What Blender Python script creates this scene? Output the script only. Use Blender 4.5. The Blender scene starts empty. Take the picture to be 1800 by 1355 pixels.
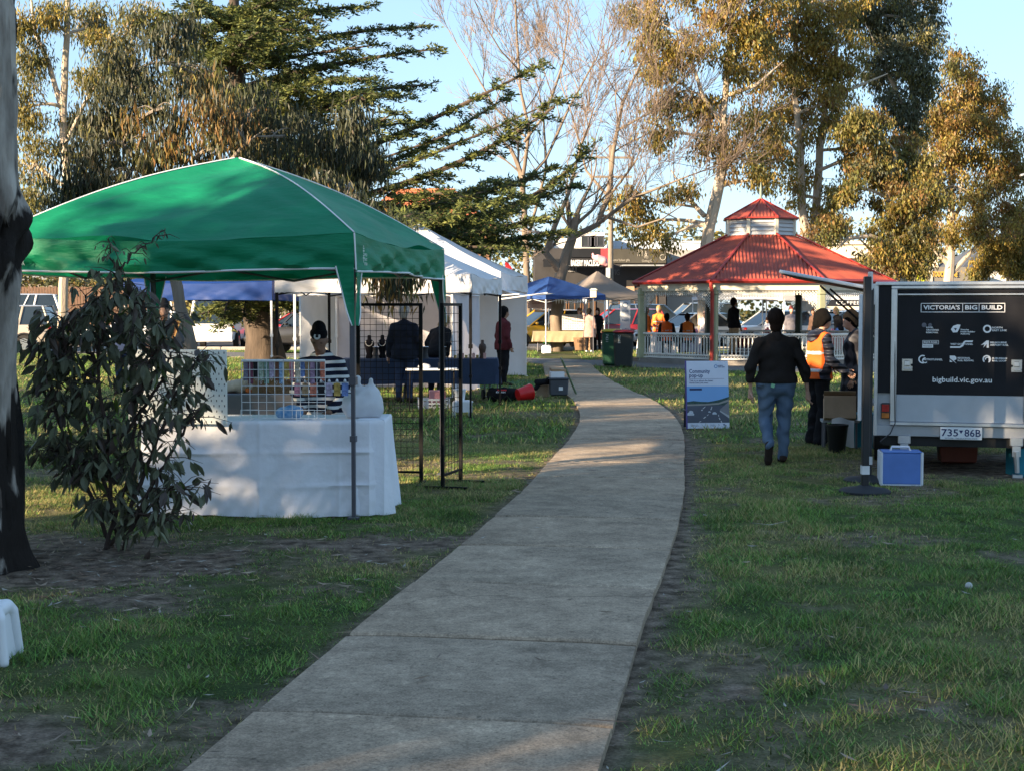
import bpy, math, random
import numpy as np
from mathutils import Vector, Matrix, Euler

# ------------------------------------------------------------------ camera, sky, sun, exposure
SC = bpy.context.scene
COL = SC.collection
F, CX, CY, HOR, CAMH = 2500.0, 900.0, 677.5, 545.0, 1.6
PITCH = math.atan((CY - HOR) / F)
cam_data = bpy.data.cameras.new('camera')
cam_data.sensor_width = 36.0
cam_data.lens = 36.0 * F / 1800.0
cam_data.clip_start = 0.1
cam_data.clip_end = 3000.0
cam = bpy.data.objects.new('camera', cam_data)
cam.location = (0, 0, CAMH)
cam.rotation_euler = (math.pi / 2 - PITCH, 0, 0)
COL.objects.link(cam)
SC.camera = cam

SUN_EL = math.radians(15.0)
SUN_TRAVEL = math.radians(36.0)          # light travels towards +x, turned this much towards +y
world = bpy.data.worlds.new('World')
SC.world = world
world.use_nodes = True
wn = world.node_tree
for n in list(wn.nodes):
    wn.nodes.remove(n)
wo = wn.nodes.new('ShaderNodeOutputWorld')
wb = wn.nodes.new('ShaderNodeBackground')
ws = wn.nodes.new('ShaderNodeTexSky')
ws.sky_type = 'NISHITA'
ws.sun_disc = False
ws.sun_elevation = SUN_EL
tsx, tsy = -math.cos(SUN_TRAVEL), -math.sin(SUN_TRAVEL)     # towards the sun
ws.sun_rotation = math.atan2(tsx, tsy)
ws.altitude = 100
ws.air_density = 1.0
ws.dust_density = 0.2
ws.ozone_density = 7.0
wb.inputs['Strength'].default_value = 0.15
wg = wn.nodes.new('ShaderNodeGamma')             # the whole sky's range compressed evenly, as the phone's exposure did
wg.inputs[1].default_value = 0.45
wn.links.new(ws.outputs[0], wg.inputs[0])
wn.links.new(wg.outputs[0], wb.inputs[0])
wn.links.new(wb.outputs[0], wo.inputs[0])

sl = bpy.data.lights.new('sun', 'SUN')
sl.energy = 4.3
sl.angle = math.radians(0.6)
sl.color = (1.0, 0.78, 0.52)
so = bpy.data.objects.new('sun', sl)
sdir = Vector((math.cos(SUN_TRAVEL) * math.cos(SUN_EL), math.sin(SUN_TRAVEL) * math.cos(SUN_EL), -math.sin(SUN_EL)))
so.rotation_euler = sdir.to_track_quat('-Z', 'Y').to_euler()
so.location = (-60, -20, 40)
COL.objects.link(so)

SC.view_settings.view_transform = 'Standard'
SC.view_settings.look = 'None'
SC.view_settings.exposure = 2.12
SC.view_settings.gamma = 1.0
SC.view_settings.use_curve_mapping = False
SC.render.engine = 'CYCLES'
SC.cycles.max_bounces = 6
SC.cycles.diffuse_bounces = 3
SC.cycles.glossy_bounces = 3
SC.cycles.transmission_bounces = 4
SC.cycles.transparent_max_bounces = 8
SC.cycles.use_denoising = True
SC.cycles.denoising_prefilter = 'ACCURATE'
SC.render.filter_size = 1.05
SC.cycles.sample_clamp_indirect = 6

random.seed(7)
RNG = np.random.default_rng(11)
PI = math.pi
R = math.radians

# ------------------------------------------------------------------ helpers: place
def W(px, py, Y):
    """world point on the sight line of a photo pixel at depth Y"""
    a, b = (px - CX) / F, (CY - py) / F
    d = Vector((a, math.cos(PITCH) + b * math.sin(PITCH), -math.sin(PITCH) + b * math.cos(PITCH)))
    return Vector((0, 0, CAMH)) + d * (Y / d.y)
def GP(px, py):
    a, b = (px - CX) / F, (CY - py) / F
    d = Vector((a, math.cos(PITCH) + b * math.sin(PITCH), -math.sin(PITCH) + b * math.cos(PITCH)))
    return Vector((0, 0, CAMH)) + d * (-CAMH / d.z)
def GX(px, Y):
    """ground point at depth Y under photo column px"""
    p = W(px, 560, Y)
    return Vector((p.x, Y, 0))
def PZ(py, Y):
    return W(900, py, Y).z

# ------------------------------------------------------------------ helpers: materials
MATS = {}
def M(name, col, rough=0.7, var=0.12, scale=6.0, bump=0.0, bscale=None, metal=0.0, trans=0.0, spec=0.4, col2=None,
      isl=0.0, detail=4.0, stretch=None, coat=0.0, alpha=1.0, transmit=0.0):
    """principled procedural material: noise colour variation, optional bump, translucency, random tint by island"""
    if name in MATS:
        return MATS[name]
    m = bpy.data.materials.new(name)
    m.use_nodes = True
    nt = m.node_tree
    b = nt.nodes['Principled BSDF']
    out = nt.nodes['Material Output']
    b.inputs['Roughness'].default_value = rough
    b.inputs['Metallic'].default_value = metal
    b.inputs['Specular IOR Level'].default_value = spec
    b.inputs['Coat Weight'].default_value = coat
    b.inputs['Transmission Weight'].default_value = transmit
    b.inputs['Alpha'].default_value = alpha
    tc = nt.nodes.new('ShaderNodeTexCoord')
    src = tc.outputs['Object']
    if stretch:
        mp = nt.nodes.new('ShaderNodeMapping')
        mp.inputs['Scale'].default_value = stretch
        nt.links.new(src, mp.inputs[0])
        src = mp.outputs[0]
    nz = nt.nodes.new('ShaderNodeTexNoise')
    nz.inputs['Scale'].default_value = scale
    nz.inputs['Detail'].default_value = detail
    nt.links.new(src, nz.inputs['Vector'])
    rp = nt.nodes.new('ShaderNodeValToRGB')
    rp.color_ramp.elements[0].position = 0.3
    rp.color_ramp.elements[1].position = 0.7
    c2 = col2 if col2 else tuple(min(1, c * (1 + var)) for c in col)
    c1 = col if col2 else tuple(c * (1 - var) for c in col)
    rp.color_ramp.elements[0].color = (*c1, 1)
    rp.color_ramp.elements[1].color = (*c2, 1)
    nt.links.new(nz.outputs['Fac'], rp.inputs[0])
    cs = rp.outputs[0]
    if isl > 0:
        g = nt.nodes.new('ShaderNodeNewGeometry')
        hs = nt.nodes.new('ShaderNodeHueSaturation')
        mr = nt.nodes.new('ShaderNodeMapRange')
        mr.inputs['To Min'].default_value = 1 - isl
        mr.inputs['To Max'].default_value = 1 + isl
        nt.links.new(g.outputs['Random Per Island'], mr.inputs[0])
        nt.links.new(mr.outputs[0], hs.inputs['Value'])
        mh = nt.nodes.new('ShaderNodeMapRange')
        mh.inputs['To Min'].default_value = 0.5 - isl * 0.05
        mh.inputs['To Max'].default_value = 0.5 + isl * 0.05
        mu = nt.nodes.new('ShaderNodeMath'); mu.operation = 'MULTIPLY'; mu.inputs[1].default_value = 7.31
        fr = nt.nodes.new('ShaderNodeMath'); fr.operation = 'FRACT'
        nt.links.new(g.outputs['Random Per Island'], mu.inputs[0]); nt.links.new(mu.outputs[0], fr.inputs[0])
        nt.links.new(fr.outputs[0], mh.inputs[0]); nt.links.new(mh.outputs[0], hs.inputs['Hue'])
        nt.links.new(cs, hs.inputs['Color'])
        cs = hs.outputs[0]
    nt.links.new(cs, b.inputs['Base Color'])
    if bump:
        bn = nt.nodes.new('ShaderNodeBump')
        bn.inputs['Strength'].default_value = bump
        bn.inputs['Distance'].default_value = 0.02
        n2 = nt.nodes.new('ShaderNodeTexNoise')
        n2.inputs['Scale'].default_value = bscale or scale * 4
        n2.inputs['Detail'].default_value = 5
        nt.links.new(src, n2.inputs['Vector'])
        nt.links.new(n2.outputs['Fac'], bn.inputs['Height'])
        nt.links.new(bn.outputs[0], b.inputs['Normal'])
    if trans:
        tr = nt.nodes.new('ShaderNodeBsdfTranslucent')
        mx = nt.nodes.new('ShaderNodeMixShader')
        mx.inputs[0].default_value = trans
        nt.links.new(cs, tr.inputs[0])
        nt.links.new(b.outputs[0], mx.inputs[1])
        nt.links.new(tr.outputs[0], mx.inputs[2])
        nt.links.new(mx.outputs[0], out.inputs[0])
    MATS[name] = m
    return m

def rgb(h):
    """sRGB hex of a real surface colour to linear"""
    v = [int(h[i:i + 2], 16) / 255 for i in (0, 2, 4)]
    return tuple(c / 12.92 if c <= 0.04045 else ((c + 0.055) / 1.055) ** 2.4 for c in v)

# ------------------------------------------------------------------ helpers: meshes
class MB:
    def __init__(s):
        s.v = []; s.f = []; s.mi = []; s.cur = 0
    def add(s, vs, fs):
        o = len(s.v)
        s.v.extend([tuple(v) for v in vs])
        s.f.extend([tuple(i + o for i in f) for f in fs])
        s.mi.extend([s.cur] * len(fs))
        return s
    def box(s, c, d, rot=None, bev=0.0, taper=1.0):
        x, y, z = d[0] / 2, d[1] / 2, d[2] / 2
        if bev <= 0:
            t = taper
            vs = [(-x, -y, -z), (x, -y, -z), (x, y, -z), (-x, y, -z), (-x * t, -y * t, z), (x * t, -y * t, z), (x * t, y * t, z), (-x * t, y * t, z)]
            fs = [(0, 3, 2, 1), (4, 5, 6, 7), (0, 1, 5, 4), (1, 2, 6, 5), (2, 3, 7, 6), (3, 0, 4, 7)]
        else:
            b = min(bev, x * .9, y * .9, z * .9)
            vs = []; fs = []
            prof = [(-z, b), (-z + b, 0), (z - b, 0), (z, b)]
            for zz, ins in prof:
                t = 1 + (taper - 1) * (zz + z) / (2 * z)
                X, Y = x - ins, y - ins
                k = b * 0.8
                ring = [(-X + k, -Y), (X - k, -Y), (X, -Y + k), (X, Y - k), (X - k, Y), (-X + k, Y), (-X, Y - k), (-X, -Y + k)]
                vs += [(p[0] * t, p[1] * t, zz) for p in ring]
            for i in range(3):
                for j in range(8):
                    fs.append((i * 8 + j, i * 8 + (j + 1) % 8, i * 8 + 8 + (j + 1) % 8, i * 8 + 8 + j))
            fs.append(tuple(range(7, -1, -1))); fs.append(tuple(range(24, 32)))
        m = Matrix.Translation(c)
        if rot is not None:
            m = m @ (Euler(rot).to_matrix().to_4x4() if len(rot) == 3 else rot)
        return s.add([m @ Vector(v) for v in vs], fs)
    def tube(s, pts, rad, n=6, caps=True, flat=1.0):
        pts = [Vector(p) for p in pts]
        if not hasattr(rad, '__len__'):
            rad = [rad] * len(pts)
        vs = []; fs = []
        u = None
        for i, p in enumerate(pts):
            t = (pts[min(i + 1, len(pts) - 1)] - pts[max(i - 1, 0)])
            if t.length < 1e-9: t = Vector((0, 0, 1))
            t.normalize()
            if u is None:
                u = t.cross(Vector((0, 0, 1)))
                if u.length < 1e-3: u = t.cross(Vector((0, 1, 0)))
            else:
                u = u - t * u.dot(t)
                if u.length < 1e-6: u = t.cross(Vector((0, 1, 0.3)))
            u.normalize(); w = t.cross(u)
            for k in range(n):
                a = 2 * PI * k / n
                vs.append(p + (u * math.cos(a) + w * math.sin(a) * flat) * rad[i])
        for i in range(len(pts) - 1):
            for k in range(n):
                a, b = i * n + k, i * n + (k + 1) % n
                fs.append((a, b, b + n, a + n))
        if caps:
            fs.append(tuple(range(n - 1, -1, -1)))
            o = (len(pts) - 1) * n
            fs.append(tuple(range(o, o + n)))
        return s.add(vs, fs)
    def cyl(s, p0, p1, r0, r1=None, n=12):
        return s.tube([p0, p1], [r0, r0 if r1 is None else r1], n)
    def lathe(s, prof, c=(0, 0, 0), n=20, sx=1.0, sy=1.0):
        vs = []; fs = []
        for r, z in prof:
            for k in range(n):
                a = 2 * PI * k / n
                vs.append((c[0] + r * sx * math.cos(a), c[1] + r * sy * math.sin(a), c[2] + z))
        for i in range(len(prof) - 1):
            for k in range(n):
                a, b = i * n + k, i * n + (k + 1) % n
                fs.append((a, b, b + n, a + n))
        fs.append(tuple(range(n - 1, -1, -1)))
        o = (len(prof) - 1) * n
        fs.append(tuple(range(o, o + n)))
        return s.add(vs, fs)
    def ball(s, c, r, n=10, m=7):
        r = r if hasattr(r, '__len__') else (r, r, r)
        prof = [(math.sin(PI * i / m), -math.cos(PI * i / m)) for i in range(m + 1)]
        vs = []; fs = []
        for q, z in prof:
            q = max(q, 1e-3)
            for k in range(n):
                a = 2 * PI * k / n
                vs.append((c[0] + r[0] * q * math.cos(a), c[1] + r[1] * q * math.sin(a), c[2] + r[2] * z))
        for i in range(m):
            for k in range(n):
                a, b = i * n + k, i * n + (k + 1) % n
                fs.append((a, b, b + n, a + n))
        return s.add(vs, fs)
    def prism(s, poly, t, m=None):
        """polygon in local XZ extruded along +Y by t (m: matrix)"""
        n = len(poly)
        vs = [Vector((p[0], 0, p[1])) for p in poly] + [Vector((p[0], t, p[1])) for p in poly]
        ar = sum(poly[i][0] * poly[(i + 1) % n][1] - poly[(i + 1) % n][0] * poly[i][1] for i in range(n))
        f0, f1 = tuple(range(n)), tuple(range(2 * n - 1, n - 1, -1))
        fs = [f0, f1] + [((i + 1) % n, i, i + n, (i + 1) % n + n) for i in range(n)]
        if ar < 0:
            fs = [tuple(reversed(f)) for f in fs]
        if m is not None:
            vs = [m @ v for v in vs]
        return s.add(vs, fs)
    def grid(s, fn, nu, nv):
        vs = [fn(i / nu, j / nv) for j in range(nv + 1) for i in range(nu + 1)]
        fs = [(j * (nu + 1) + i, j * (nu + 1) + i + 1, (j + 1) * (nu + 1) + i + 1, (j + 1) * (nu + 1) + i) for j in range(nv) for i in range(nu)]
        return s.add(vs, fs)
    def build(s, name, mat, parent=None, smooth=False, loc=None, rot=None):
        me = bpy.data.meshes.new(name)
        me.from_pydata(s.v, [], s.f)
        mats = mat if isinstance(mat, (list, tuple)) else [mat]
        for m in mats:
            me.materials.append(m)
        if len(mats) > 1:
            me.polygons.foreach_set('material_index', s.mi)
        if smooth:
            me.polygons.foreach_set('use_smooth', [True] * len(me.polygons))
            try: me.set_sharp_from_angle(angle=R(42))
            except Exception: pass
        me.update()
        o = bpy.data.objects.new(name, me)
        COL.objects.link(o)
        if parent: o.parent = parent
        if loc is not None: o.location = loc
        if rot is not None: o.rotation_euler = rot
        return o

def np_mesh(name, V, Fq, mat, parent=None, smooth=False, mi=None, nper=4):
    """fast mesh from arrays: V (n,3), Fq (m,nper)"""
    me = bpy.data.meshes.new(name)
    V = np.asarray(V, dtype=np.float32); Fq = np.asarray(Fq, dtype=np.int32)
    me.vertices.add(len(V)); me.vertices.foreach_set('co', V.ravel())
    me.loops.add(Fq.size); me.loops.foreach_set('vertex_index', Fq.ravel())
    me.polygons.add(len(Fq))
    me.polygons.foreach_set('loop_start', np.arange(len(Fq), dtype=np.int32) * nper)
    mats = mat if isinstance(mat, (list, tuple)) else [mat]
    for m in mats: me.materials.append(m)
    if mi is not None: me.polygons.foreach_set('material_index', np.asarray(mi, dtype=np.int32))
    if smooth: me.polygons.foreach_set('use_smooth', np.ones(len(Fq), dtype=bool))
    me.update(calc_edges=True); me.validate()
    o = bpy.data.objects.new(name, me)
    COL.objects.link(o)
    if parent: o.parent = parent
    return o

def tag(o, label=None, cat=None, group=None, kind=None):
    if label: o['label'] = label
    if cat: o['category'] = cat
    if group: o['group'] = group
    if kind: o['kind'] = kind
    return o
def thing(name, label, cat, loc=(0, 0, 0), rz=0.0, group=None):
    o = bpy.data.objects.new(name, None)
    o.empty_display_size = 0.2
    COL.objects.link(o)
    o.location = loc; o.rotation_euler = (0, 0, rz)
    return tag(o, label, cat, group)
KIDS = {}
def copy_tree(o, parent=None):
    c = o.copy(); COL.objects.link(c); c.parent = parent
    for ch in o.children:
        copy_tree(ch, c)
    return c
def dup(o, loc, rz, label, group=None):
    c = copy_tree(o)
    c.location = loc; c.rotation_euler = (0, 0, rz); c['label'] = label
    if group: c['group'] = group
    return c
def text(s, size, mat, parent, loc, rot=(PI / 2, 0, 0), align='CENTER', width=None, name='lettering', ext=0.0006, bold=0.0, squash=1.0):
    cu = bpy.data.curves.new('t', 'FONT')
    cu.body = s; cu.size = size; cu.align_x = align; cu.align_y = 'CENTER'
    cu.extrude = ext; cu.resolution_u = 2; cu.offset = bold
    o = bpy.data.objects.new('t', cu)
    me = bpy.data.meshes.new_from_object(o)
    bpy.data.objects.remove(o); bpy.data.curves.remove(cu)
    me.materials.clear(); me.materials.append(mat); me.name = name
    if len(me.vertices):
        co = np.zeros(len(me.vertices) * 3, dtype=np.float32); me.vertices.foreach_get('co', co); co = co.reshape(-1, 3)
        if width:
            k = width / max(1e-6, co[:, 0].max() - co[:, 0].min()); co[:, 0] *= k
        co[:, 1] *= squash
        me.vertices.foreach_set('co', co.ravel())
    ob = bpy.data.objects.new(name, me); COL.objects.link(ob)
    ob.parent = parent; ob.location = loc; ob.rotation_euler = rot
    return ob

# ------------------------------------------------------------------ helpers: noise and signed-distance bodies
def _h(ix, iy, s):
    n = (ix.astype(np.int64) * 374761393 + iy.astype(np.int64) * 668265263 + s * 974634247) & 0x7fffffff
    n = ((n ^ (n >> 13)) * 1274126177) & 0x7fffffff
    return ((n ^ (n >> 16)) & 0xffff) / 65535.0
def vnoise(x, y, sc, seed=0):
    x = np.asarray(x, float) * sc; y = np.asarray(y, float) * sc
    ix, iy = np.floor(x), np.floor(y); fx, fy = x - ix, y - iy
    fx = fx * fx * (3 - 2 * fx); fy = fy * fy * (3 - 2 * fy)
    a, b, c, d = _h(ix, iy, seed), _h(ix + 1, iy, seed), _h(ix, iy + 1, seed), _h(ix + 1, iy + 1, seed)
    return (a * (1 - fx) + b * fx) * (1 - fy) + (c * (1 - fx) + d * fx) * fy
def fbm(x, y, sc, seed=0, o=3):
    t = 0; a = 0.5; s = 0
    for i in range(o):
        t = t + a * vnoise(x, y, sc * 2 ** i, seed + i); s += a; a *= 0.5
    return t / s
def smooth01(x, a, b):
    t = np.clip((x - a) / (b - a), 0, 1); return t * t * (3 - 2 * t)

def surf_nets(val, org, h):
    """naive surface nets on a grid of distances (negative inside) -> verts, quads"""
    ins = val < 0
    nx, ny, nz = val.shape
    c = np.zeros((nx - 1, ny - 1, nz - 1), dtype=np.int8)
    for dx in (0, 1):
        for dy in (0, 1):
            for dz in (0, 1):
                c += ins[dx:nx - 1 + dx, dy:ny - 1 + dy, dz:nz - 1 + dz]
    act = (c > 0) & (c < 8)
    idx = np.argwhere(act)
    vid = -np.ones(act.shape, dtype=np.int64); vid[act] = np.arange(len(idx))
    acc = np.zeros((len(idx), 3)); cnt = np.zeros(len(idx))
    E = [((0,0,0),(1,0,0)),((0,1,0),(1,1,0)),((0,0,1),(1,0,1)),((0,1,1),(1,1,1)),((0,0,0),(0,1,0)),((1,0,0),(1,1,0)),((0,0,1),(0,1,1)),((1,0,1),(1,1,1)),((0,0,0),(0,0,1)),((1,0,0),(1,0,1)),((0,1,0),(0,1,1)),((1,1,0),(1,1,1))]
    for a, b in E:
        va = val[idx[:, 0] + a[0], idx[:, 1] + a[1], idx[:, 2] + a[2]]
        vb = val[idx[:, 0] + b[0], idx[:, 1] + b[1], idx[:, 2] + b[2]]
        x = (va < 0) != (vb < 0)
        t = np.where(x, va / np.where(x, va - vb, 1), 0)
        p = np.array(a)[None] + t[:, None] * (np.array(b) - np.array(a))[None]
        acc[x] += p[x]; cnt[x] += 1
    V = (idx + acc / np.maximum(cnt, 1)[:, None]) * h + org
    Q = []
    for ax in range(3):
        o1, o2 = [(1, 2), (2, 0), (0, 1)][ax]
        sl0 = [slice(1, -1)] * 3; sl0[ax] = slice(0, -1)
        sl1 = [slice(1, -1)] * 3; sl1[ax] = slice(1, None)
        A = ins[tuple(sl0)]; B = ins[tuple(sl1)]
        ch = np.argwhere(A != B)
        if not len(ch): continue
        base = ch.copy(); base[:, o1] += 1; base[:, o2] += 1
        fl = A[ch[:, 0], ch[:, 1], ch[:, 2]]
        def g(d1, d2):
            q = base.copy(); q[:, o1] += d1; q[:, o2] += d2
            return vid[q[:, 0], q[:, 1], q[:, 2]]
        q = np.stack([g(-1, -1), g(0, -1), g(0, 0), g(-1, 0)], 1)
        q[~fl] = q[~fl][:, ::-1]
        Q.append(q)
    return V, np.concatenate(Q)

def sd_cone(P, p0, p1, r0, r1, k=(1, 1, 1)):
    k = np.array(k); p0 = np.array(p0) / k; p1 = np.array(p1) / k; Q = P / k
    d = p1 - p0; L2 = max(1e-9, float(d @ d))
    t = np.clip(((Q - p0) @ d) / L2, 0, 1)
    return (np.linalg.norm(Q - p0 - t[..., None] * d, axis=-1) - (r0 + (r1 - r0) * t)) * k.min()
def smin(a, b, k):
    h = np.clip(0.5 + 0.5 * (b - a) / k, 0, 1)
    return b + (a - b) * h - k * h * (1 - h)
def sdf_mesh(prims, h, k=0.03, cut=None, wrinkle=0.0, seed=0, off=0.0):
    """prims: (p0, p1, r0, r1[, scale]); cut: function(P)->distance to keep (<0)"""
    lo = np.min([np.minimum(np.array(p[0]), np.array(p[1])) - max(p[2], p[3]) * (max(p[4]) if len(p) > 4 else 1) for p in prims], 0) - 3 * h - off
    hi = np.max([np.maximum(np.array(p[0]), np.array(p[1])) + max(p[2], p[3]) * (max(p[4]) if len(p) > 4 else 1) for p in prims], 0) + 3 * h + off
    n = np.ceil((hi - lo) / h).astype(int) + 1
    G = np.stack(np.meshgrid(*[lo[i] + h * np.arange(n[i]) for i in range(3)], indexing='ij'), -1).astype(np.float32)
    D = np.full(G.shape[:3], 0.5, dtype=np.float32)
    for p in prims:
        q = np.array([p[0], p[1]]); r = max(p[2], p[3]) * (max(p[4]) if len(p) > 4 else 1) + 2 * k + off + 3 * h + .02
        a = np.clip(np.floor((q.min(0) - r - lo) / h).astype(int), 0, n); b = np.clip(np.ceil((q.max(0) + r - lo) / h).astype(int) + 1, 0, n)
        sl = (slice(a[0], b[0]), slice(a[1], b[1]), slice(a[2], b[2]))
        D[sl] = smin(D[sl], sd_cone(G[sl], *p).astype(np.float32), k)
    D = D - off
    if wrinkle:
        x, y, z = G[..., 0], G[..., 1], G[..., 2]
        D = D + wrinkle * (np.sin(38 * z + 9 * np.sin(6 * x + seed) + 7 * np.sin(8 * y + 2 * seed)) * np.sin(11 * x + 7 * z + seed) + 0.6 * np.sin(23 * z - 21 * x + 15 * y + seed * 3) * np.sin(9 * y - 6 * z))
    if cut is not None:
        D = np.maximum(D, cut(G))
    D = D + 1e-5
    return surf_nets(D, lo, h)

# ------------------------------------------------------------------ the setting: lawn, concrete path, asphalt
PC_Y = np.array([-2, 1, 3, 4.94, 6.93, 9.5, 12, 14.8, 17.5, 20, 22.5, 24.5, 28, 33, 42.5])
PC_X = np.array([-1.5, -1.02, -0.71, -0.39, -0.075, 0.365, 0.75, 1.095, 1.42, 1.65, 1.76, 1.78, 1.64, 1.52, 1.62])
PW = 0.70                                       # half width
_ys = np.linspace(-2, 42.5, 900)
def _cr(y):
    i = np.clip(np.searchsorted(PC_Y, y) - 1, 0, len(PC_Y) - 2)
    d = np.gradient(PC_X, PC_Y)
    h = PC_Y[i + 1] - PC_Y[i]; t = (y - PC_Y[i]) / h
    return (2*t**3-3*t**2+1)*PC_X[i] + (t**3-2*t**2+t)*h*d[i] + (-2*t**3+3*t**2)*PC_X[i+1] + (t**3-t**2)*h*d[i+1]
_xs = _cr(_ys)
_dx = np.gradient(_xs, _ys)
def path_dist(x, y):
    """signed distance to the path's edge (positive outside), side"""
    cx = np.interp(y, _ys, _xs); sl = np.interp(y, _ys, _dx)
    d = (x - cx) / np.sqrt(1 + sl ** 2)
    return np.abs(d) - PW, d
CROSS = [(-40, 62), (-14, 53), (-6, 48.5), (0, 45), (3, 42.0), (6, 39.3), (10, 37.8), (16, 37.5), (30, 39)]
def cross_mid(x):
    return np.interp(x, [c[0] for c in CROSS], [c[1] for c in CROSS])
CROSS_HW = 2.3
def dirt_mask(x, y):
    e, s = path_dist(x, y)
    n = fbm(x, y, 1.1, 3); n2 = fbm(x, y, 3.2, 9)
    edge = np.where(s > 0, 0.27 + 0.13 * np.sin(y * .9), 0.13)
    d = np.clip(1.15 - e / (edge * (0.35 + 1.3 * n)), 0, 1) * (y < 24)
    d = np.where((e < -.035) & (y < 42), 1, d)
    # worn, littered soil under the big trunk on the left
    u = np.clip(1.25 - np.sqrt(((x + 3.0) / 2.2) ** 2 + ((y - 8.9) / 1.4) ** 2), 0, 1)
    d = np.maximum(d, np.clip(u * 1.25 + (n2 - 0.5) * 2.0, 0, 1) * (u > 0))
    u = np.clip(1.2 - np.sqrt(((x + 1.0) / 1.3) ** 2 + ((y - 9.6) / 0.9) ** 2), 0, 1)
    d = np.maximum(d, np.clip(u * 1.1 + (n2 - 0.5) * 2.4, 0, 1) * (u > 0))
    u = np.clip(1.2 - np.sqrt(((x + 1.6) / 1.3) ** 2 + ((y - 5.15) / 0.55) ** 2), 0, 1)
    d = np.maximum(d, np.clip(u * .7 + (n2 - 0.5) * 2.2, 0, 1) * (u > 0))
    u = np.clip(1.2 - np.sqrt(((x - 0.95) / 0.75) ** 2 + ((y - 5.9) / 1.3) ** 2), 0, 1)
    d = np.maximum(d, np.clip(u * .35 + (n2 - 0.5) * 2.0, 0, 1) * (u > 0))
    u = np.clip(1.2 - np.sqrt(((x - 5.6) / 2.2) ** 2 + ((y - 14.4) / 1.6) ** 2), 0, 1)
    d = np.maximum(d, np.clip(u * 2.2 + (n - 0.5) * 1.2, 0, 1) * (u > 0))
    # leaf mulch round the rotunda
    g = np.sqrt((x - 7.6) ** 2 + (y - 43.8) ** 2)
    d = np.maximum(d, smooth01(5.0 + n2, g - .6, g + .6) * 0.95)
    d = np.maximum(d, smooth01(n + 0.35 * n2, 0.80, 0.95) * 0.7)
    return np.clip(d, 0, 1)
def dry_mask(x, y):
    n = fbm(x, y, 0.55, 21); n2 = fbm(x, y, 2.1, 5)
    return np.clip(smooth01(n * .7 + n2 * .4 + 0.07 * (x > 1.5), 0.45, 0.72), 0, 1)
def hgt(x, y):
    e, s = path_dist(x, y)
    h = 0.035 * (fbm(x, y, 0.7, 40) - 0.5) + 0.02 * (fbm(x, y, 3.0, 44) - 0.5)
    near = smooth01(e, 0.0, 0.5)
    return h * near * (y < 60) - 0.012 * (1 - near)

def axis(a, b, seg):
    out = []
    for lo, hi, st in seg:
        out.append(np.arange(lo, hi, st))
    return np.unique(np.concatenate([[a], *out, [b]]))
gx = axis(-900, 900, [(-900, -40, 80), (-40, -8, 2), (-8, -4, .4), (-4, 6, .11), (6, 14, .4), (14, 40, 2), (40, 900, 80)])
gy = axis(-60, 2500, [(-60, 2, 6), (2, 16, .11), (16, 30, .22), (30, 56, .6), (56, 120, 5), (120, 2500, 150)])
GXX, GYY = np.meshgrid(gx, gy, indexing='xy')
Z = hgt(GXX, GYY)
V = np.stack([GXX.ravel(), GYY.ravel(), Z.ravel()], 1)
nx_, ny_ = len(gx), len(gy)
ii, jj = np.meshgrid(np.arange(nx_ - 1), np.arange(ny_ - 1), indexing='xy')
a = (jj * nx_ + ii).ravel()
Fq = np.stack([a, a + 1, a + 1 + nx_, a + nx_], 1)

def lawn_mat():
    m = bpy.data.materials.new('lawn'); m.use_nodes = True
    nt = m.node_tree; b = nt.nodes['Principled BSDF']
    b.inputs['Roughness'].default_value = 0.95; b.inputs['Specular IOR Level'].default_value = 0.1
    tc = nt.nodes.new('ShaderNodeTexCoord')
    def noise(sc, det=5):
        n = nt.nodes.new('ShaderNodeTexNoise'); n.inputs['Scale'].default_value = sc; n.inputs['Detail'].default_value = det
        nt.links.new(tc.outputs['Object'], n.inputs['Vector']); return n.outputs['Fac']
    def ramp(f, c0, c1, p0=.35, p1=.65):
        r = nt.nodes.new('ShaderNodeValToRGB'); r.color_ramp.elements[0].position = p0; r.color_ramp.elements[1].position = p1
        r.color_ramp.elements[0].color = (*c0, 1); r.color_ramp.elements[1].color = (*c1, 1); nt.links.new(f, r.inputs[0]); return r.outputs[0]
    def mix(f, c0, c1):
        x = nt.nodes.new('ShaderNodeMix'); x.data_type = 'RGBA'; nt.links.new(f, x.inputs[0]); nt.links.new(c0, x.inputs[6]); nt.links.new(c1, x.inputs[7]); return x.outputs[2]
    at = nt.nodes.new('ShaderNodeAttribute'); at.attribute_name = 'wear'
    sp = nt.nodes.new('ShaderNodeSeparateColor'); nt.links.new(at.outputs['Color'], sp.inputs[0])
    grass = ramp(noise(2.2), (0.035, 0.06, 0.018), (0.09, 0.115, 0.038))
    dry = ramp(noise(9), (0.13, 0.125, 0.05), (0.21, 0.18, 0.08))
    soil = ramp(noise(9, 12), (0.075, 0.055, 0.04), (0.27, 0.21, 0.16))
    sp2 = ramp(noise(70, 2), (0.6, 0.6, 0.6), (1, 1, 1), .4, .6)
    c = mix(sp.outputs[1], grass, dry)
    c = mix(sp.outputs[0], c, soil)
    mu = nt.nodes.new('ShaderNodeMix'); mu.data_type = 'RGBA'; mu.blend_type = 'MULTIPLY'; mu.inputs[0].default_value = 0.8
    nt.links.new(c, mu.inputs[6]); nt.links.new(sp2, mu.inputs[7])
    nt.links.new(mu.outputs[2], b.inputs['Base Color'])
    bn = nt.nodes.new('ShaderNodeBump'); bn.inputs['Strength'].default_value = 0.7; bn.inputs['Distance'].default_value = 0.03
    nt.links.new(noise(45, 6), bn.inputs['Height']); nt.links.new(bn.outputs[0], b.inputs['Normal'])
    return m
ground = np_mesh('ground', V, Fq, lawn_mat(), smooth=True)
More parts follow.
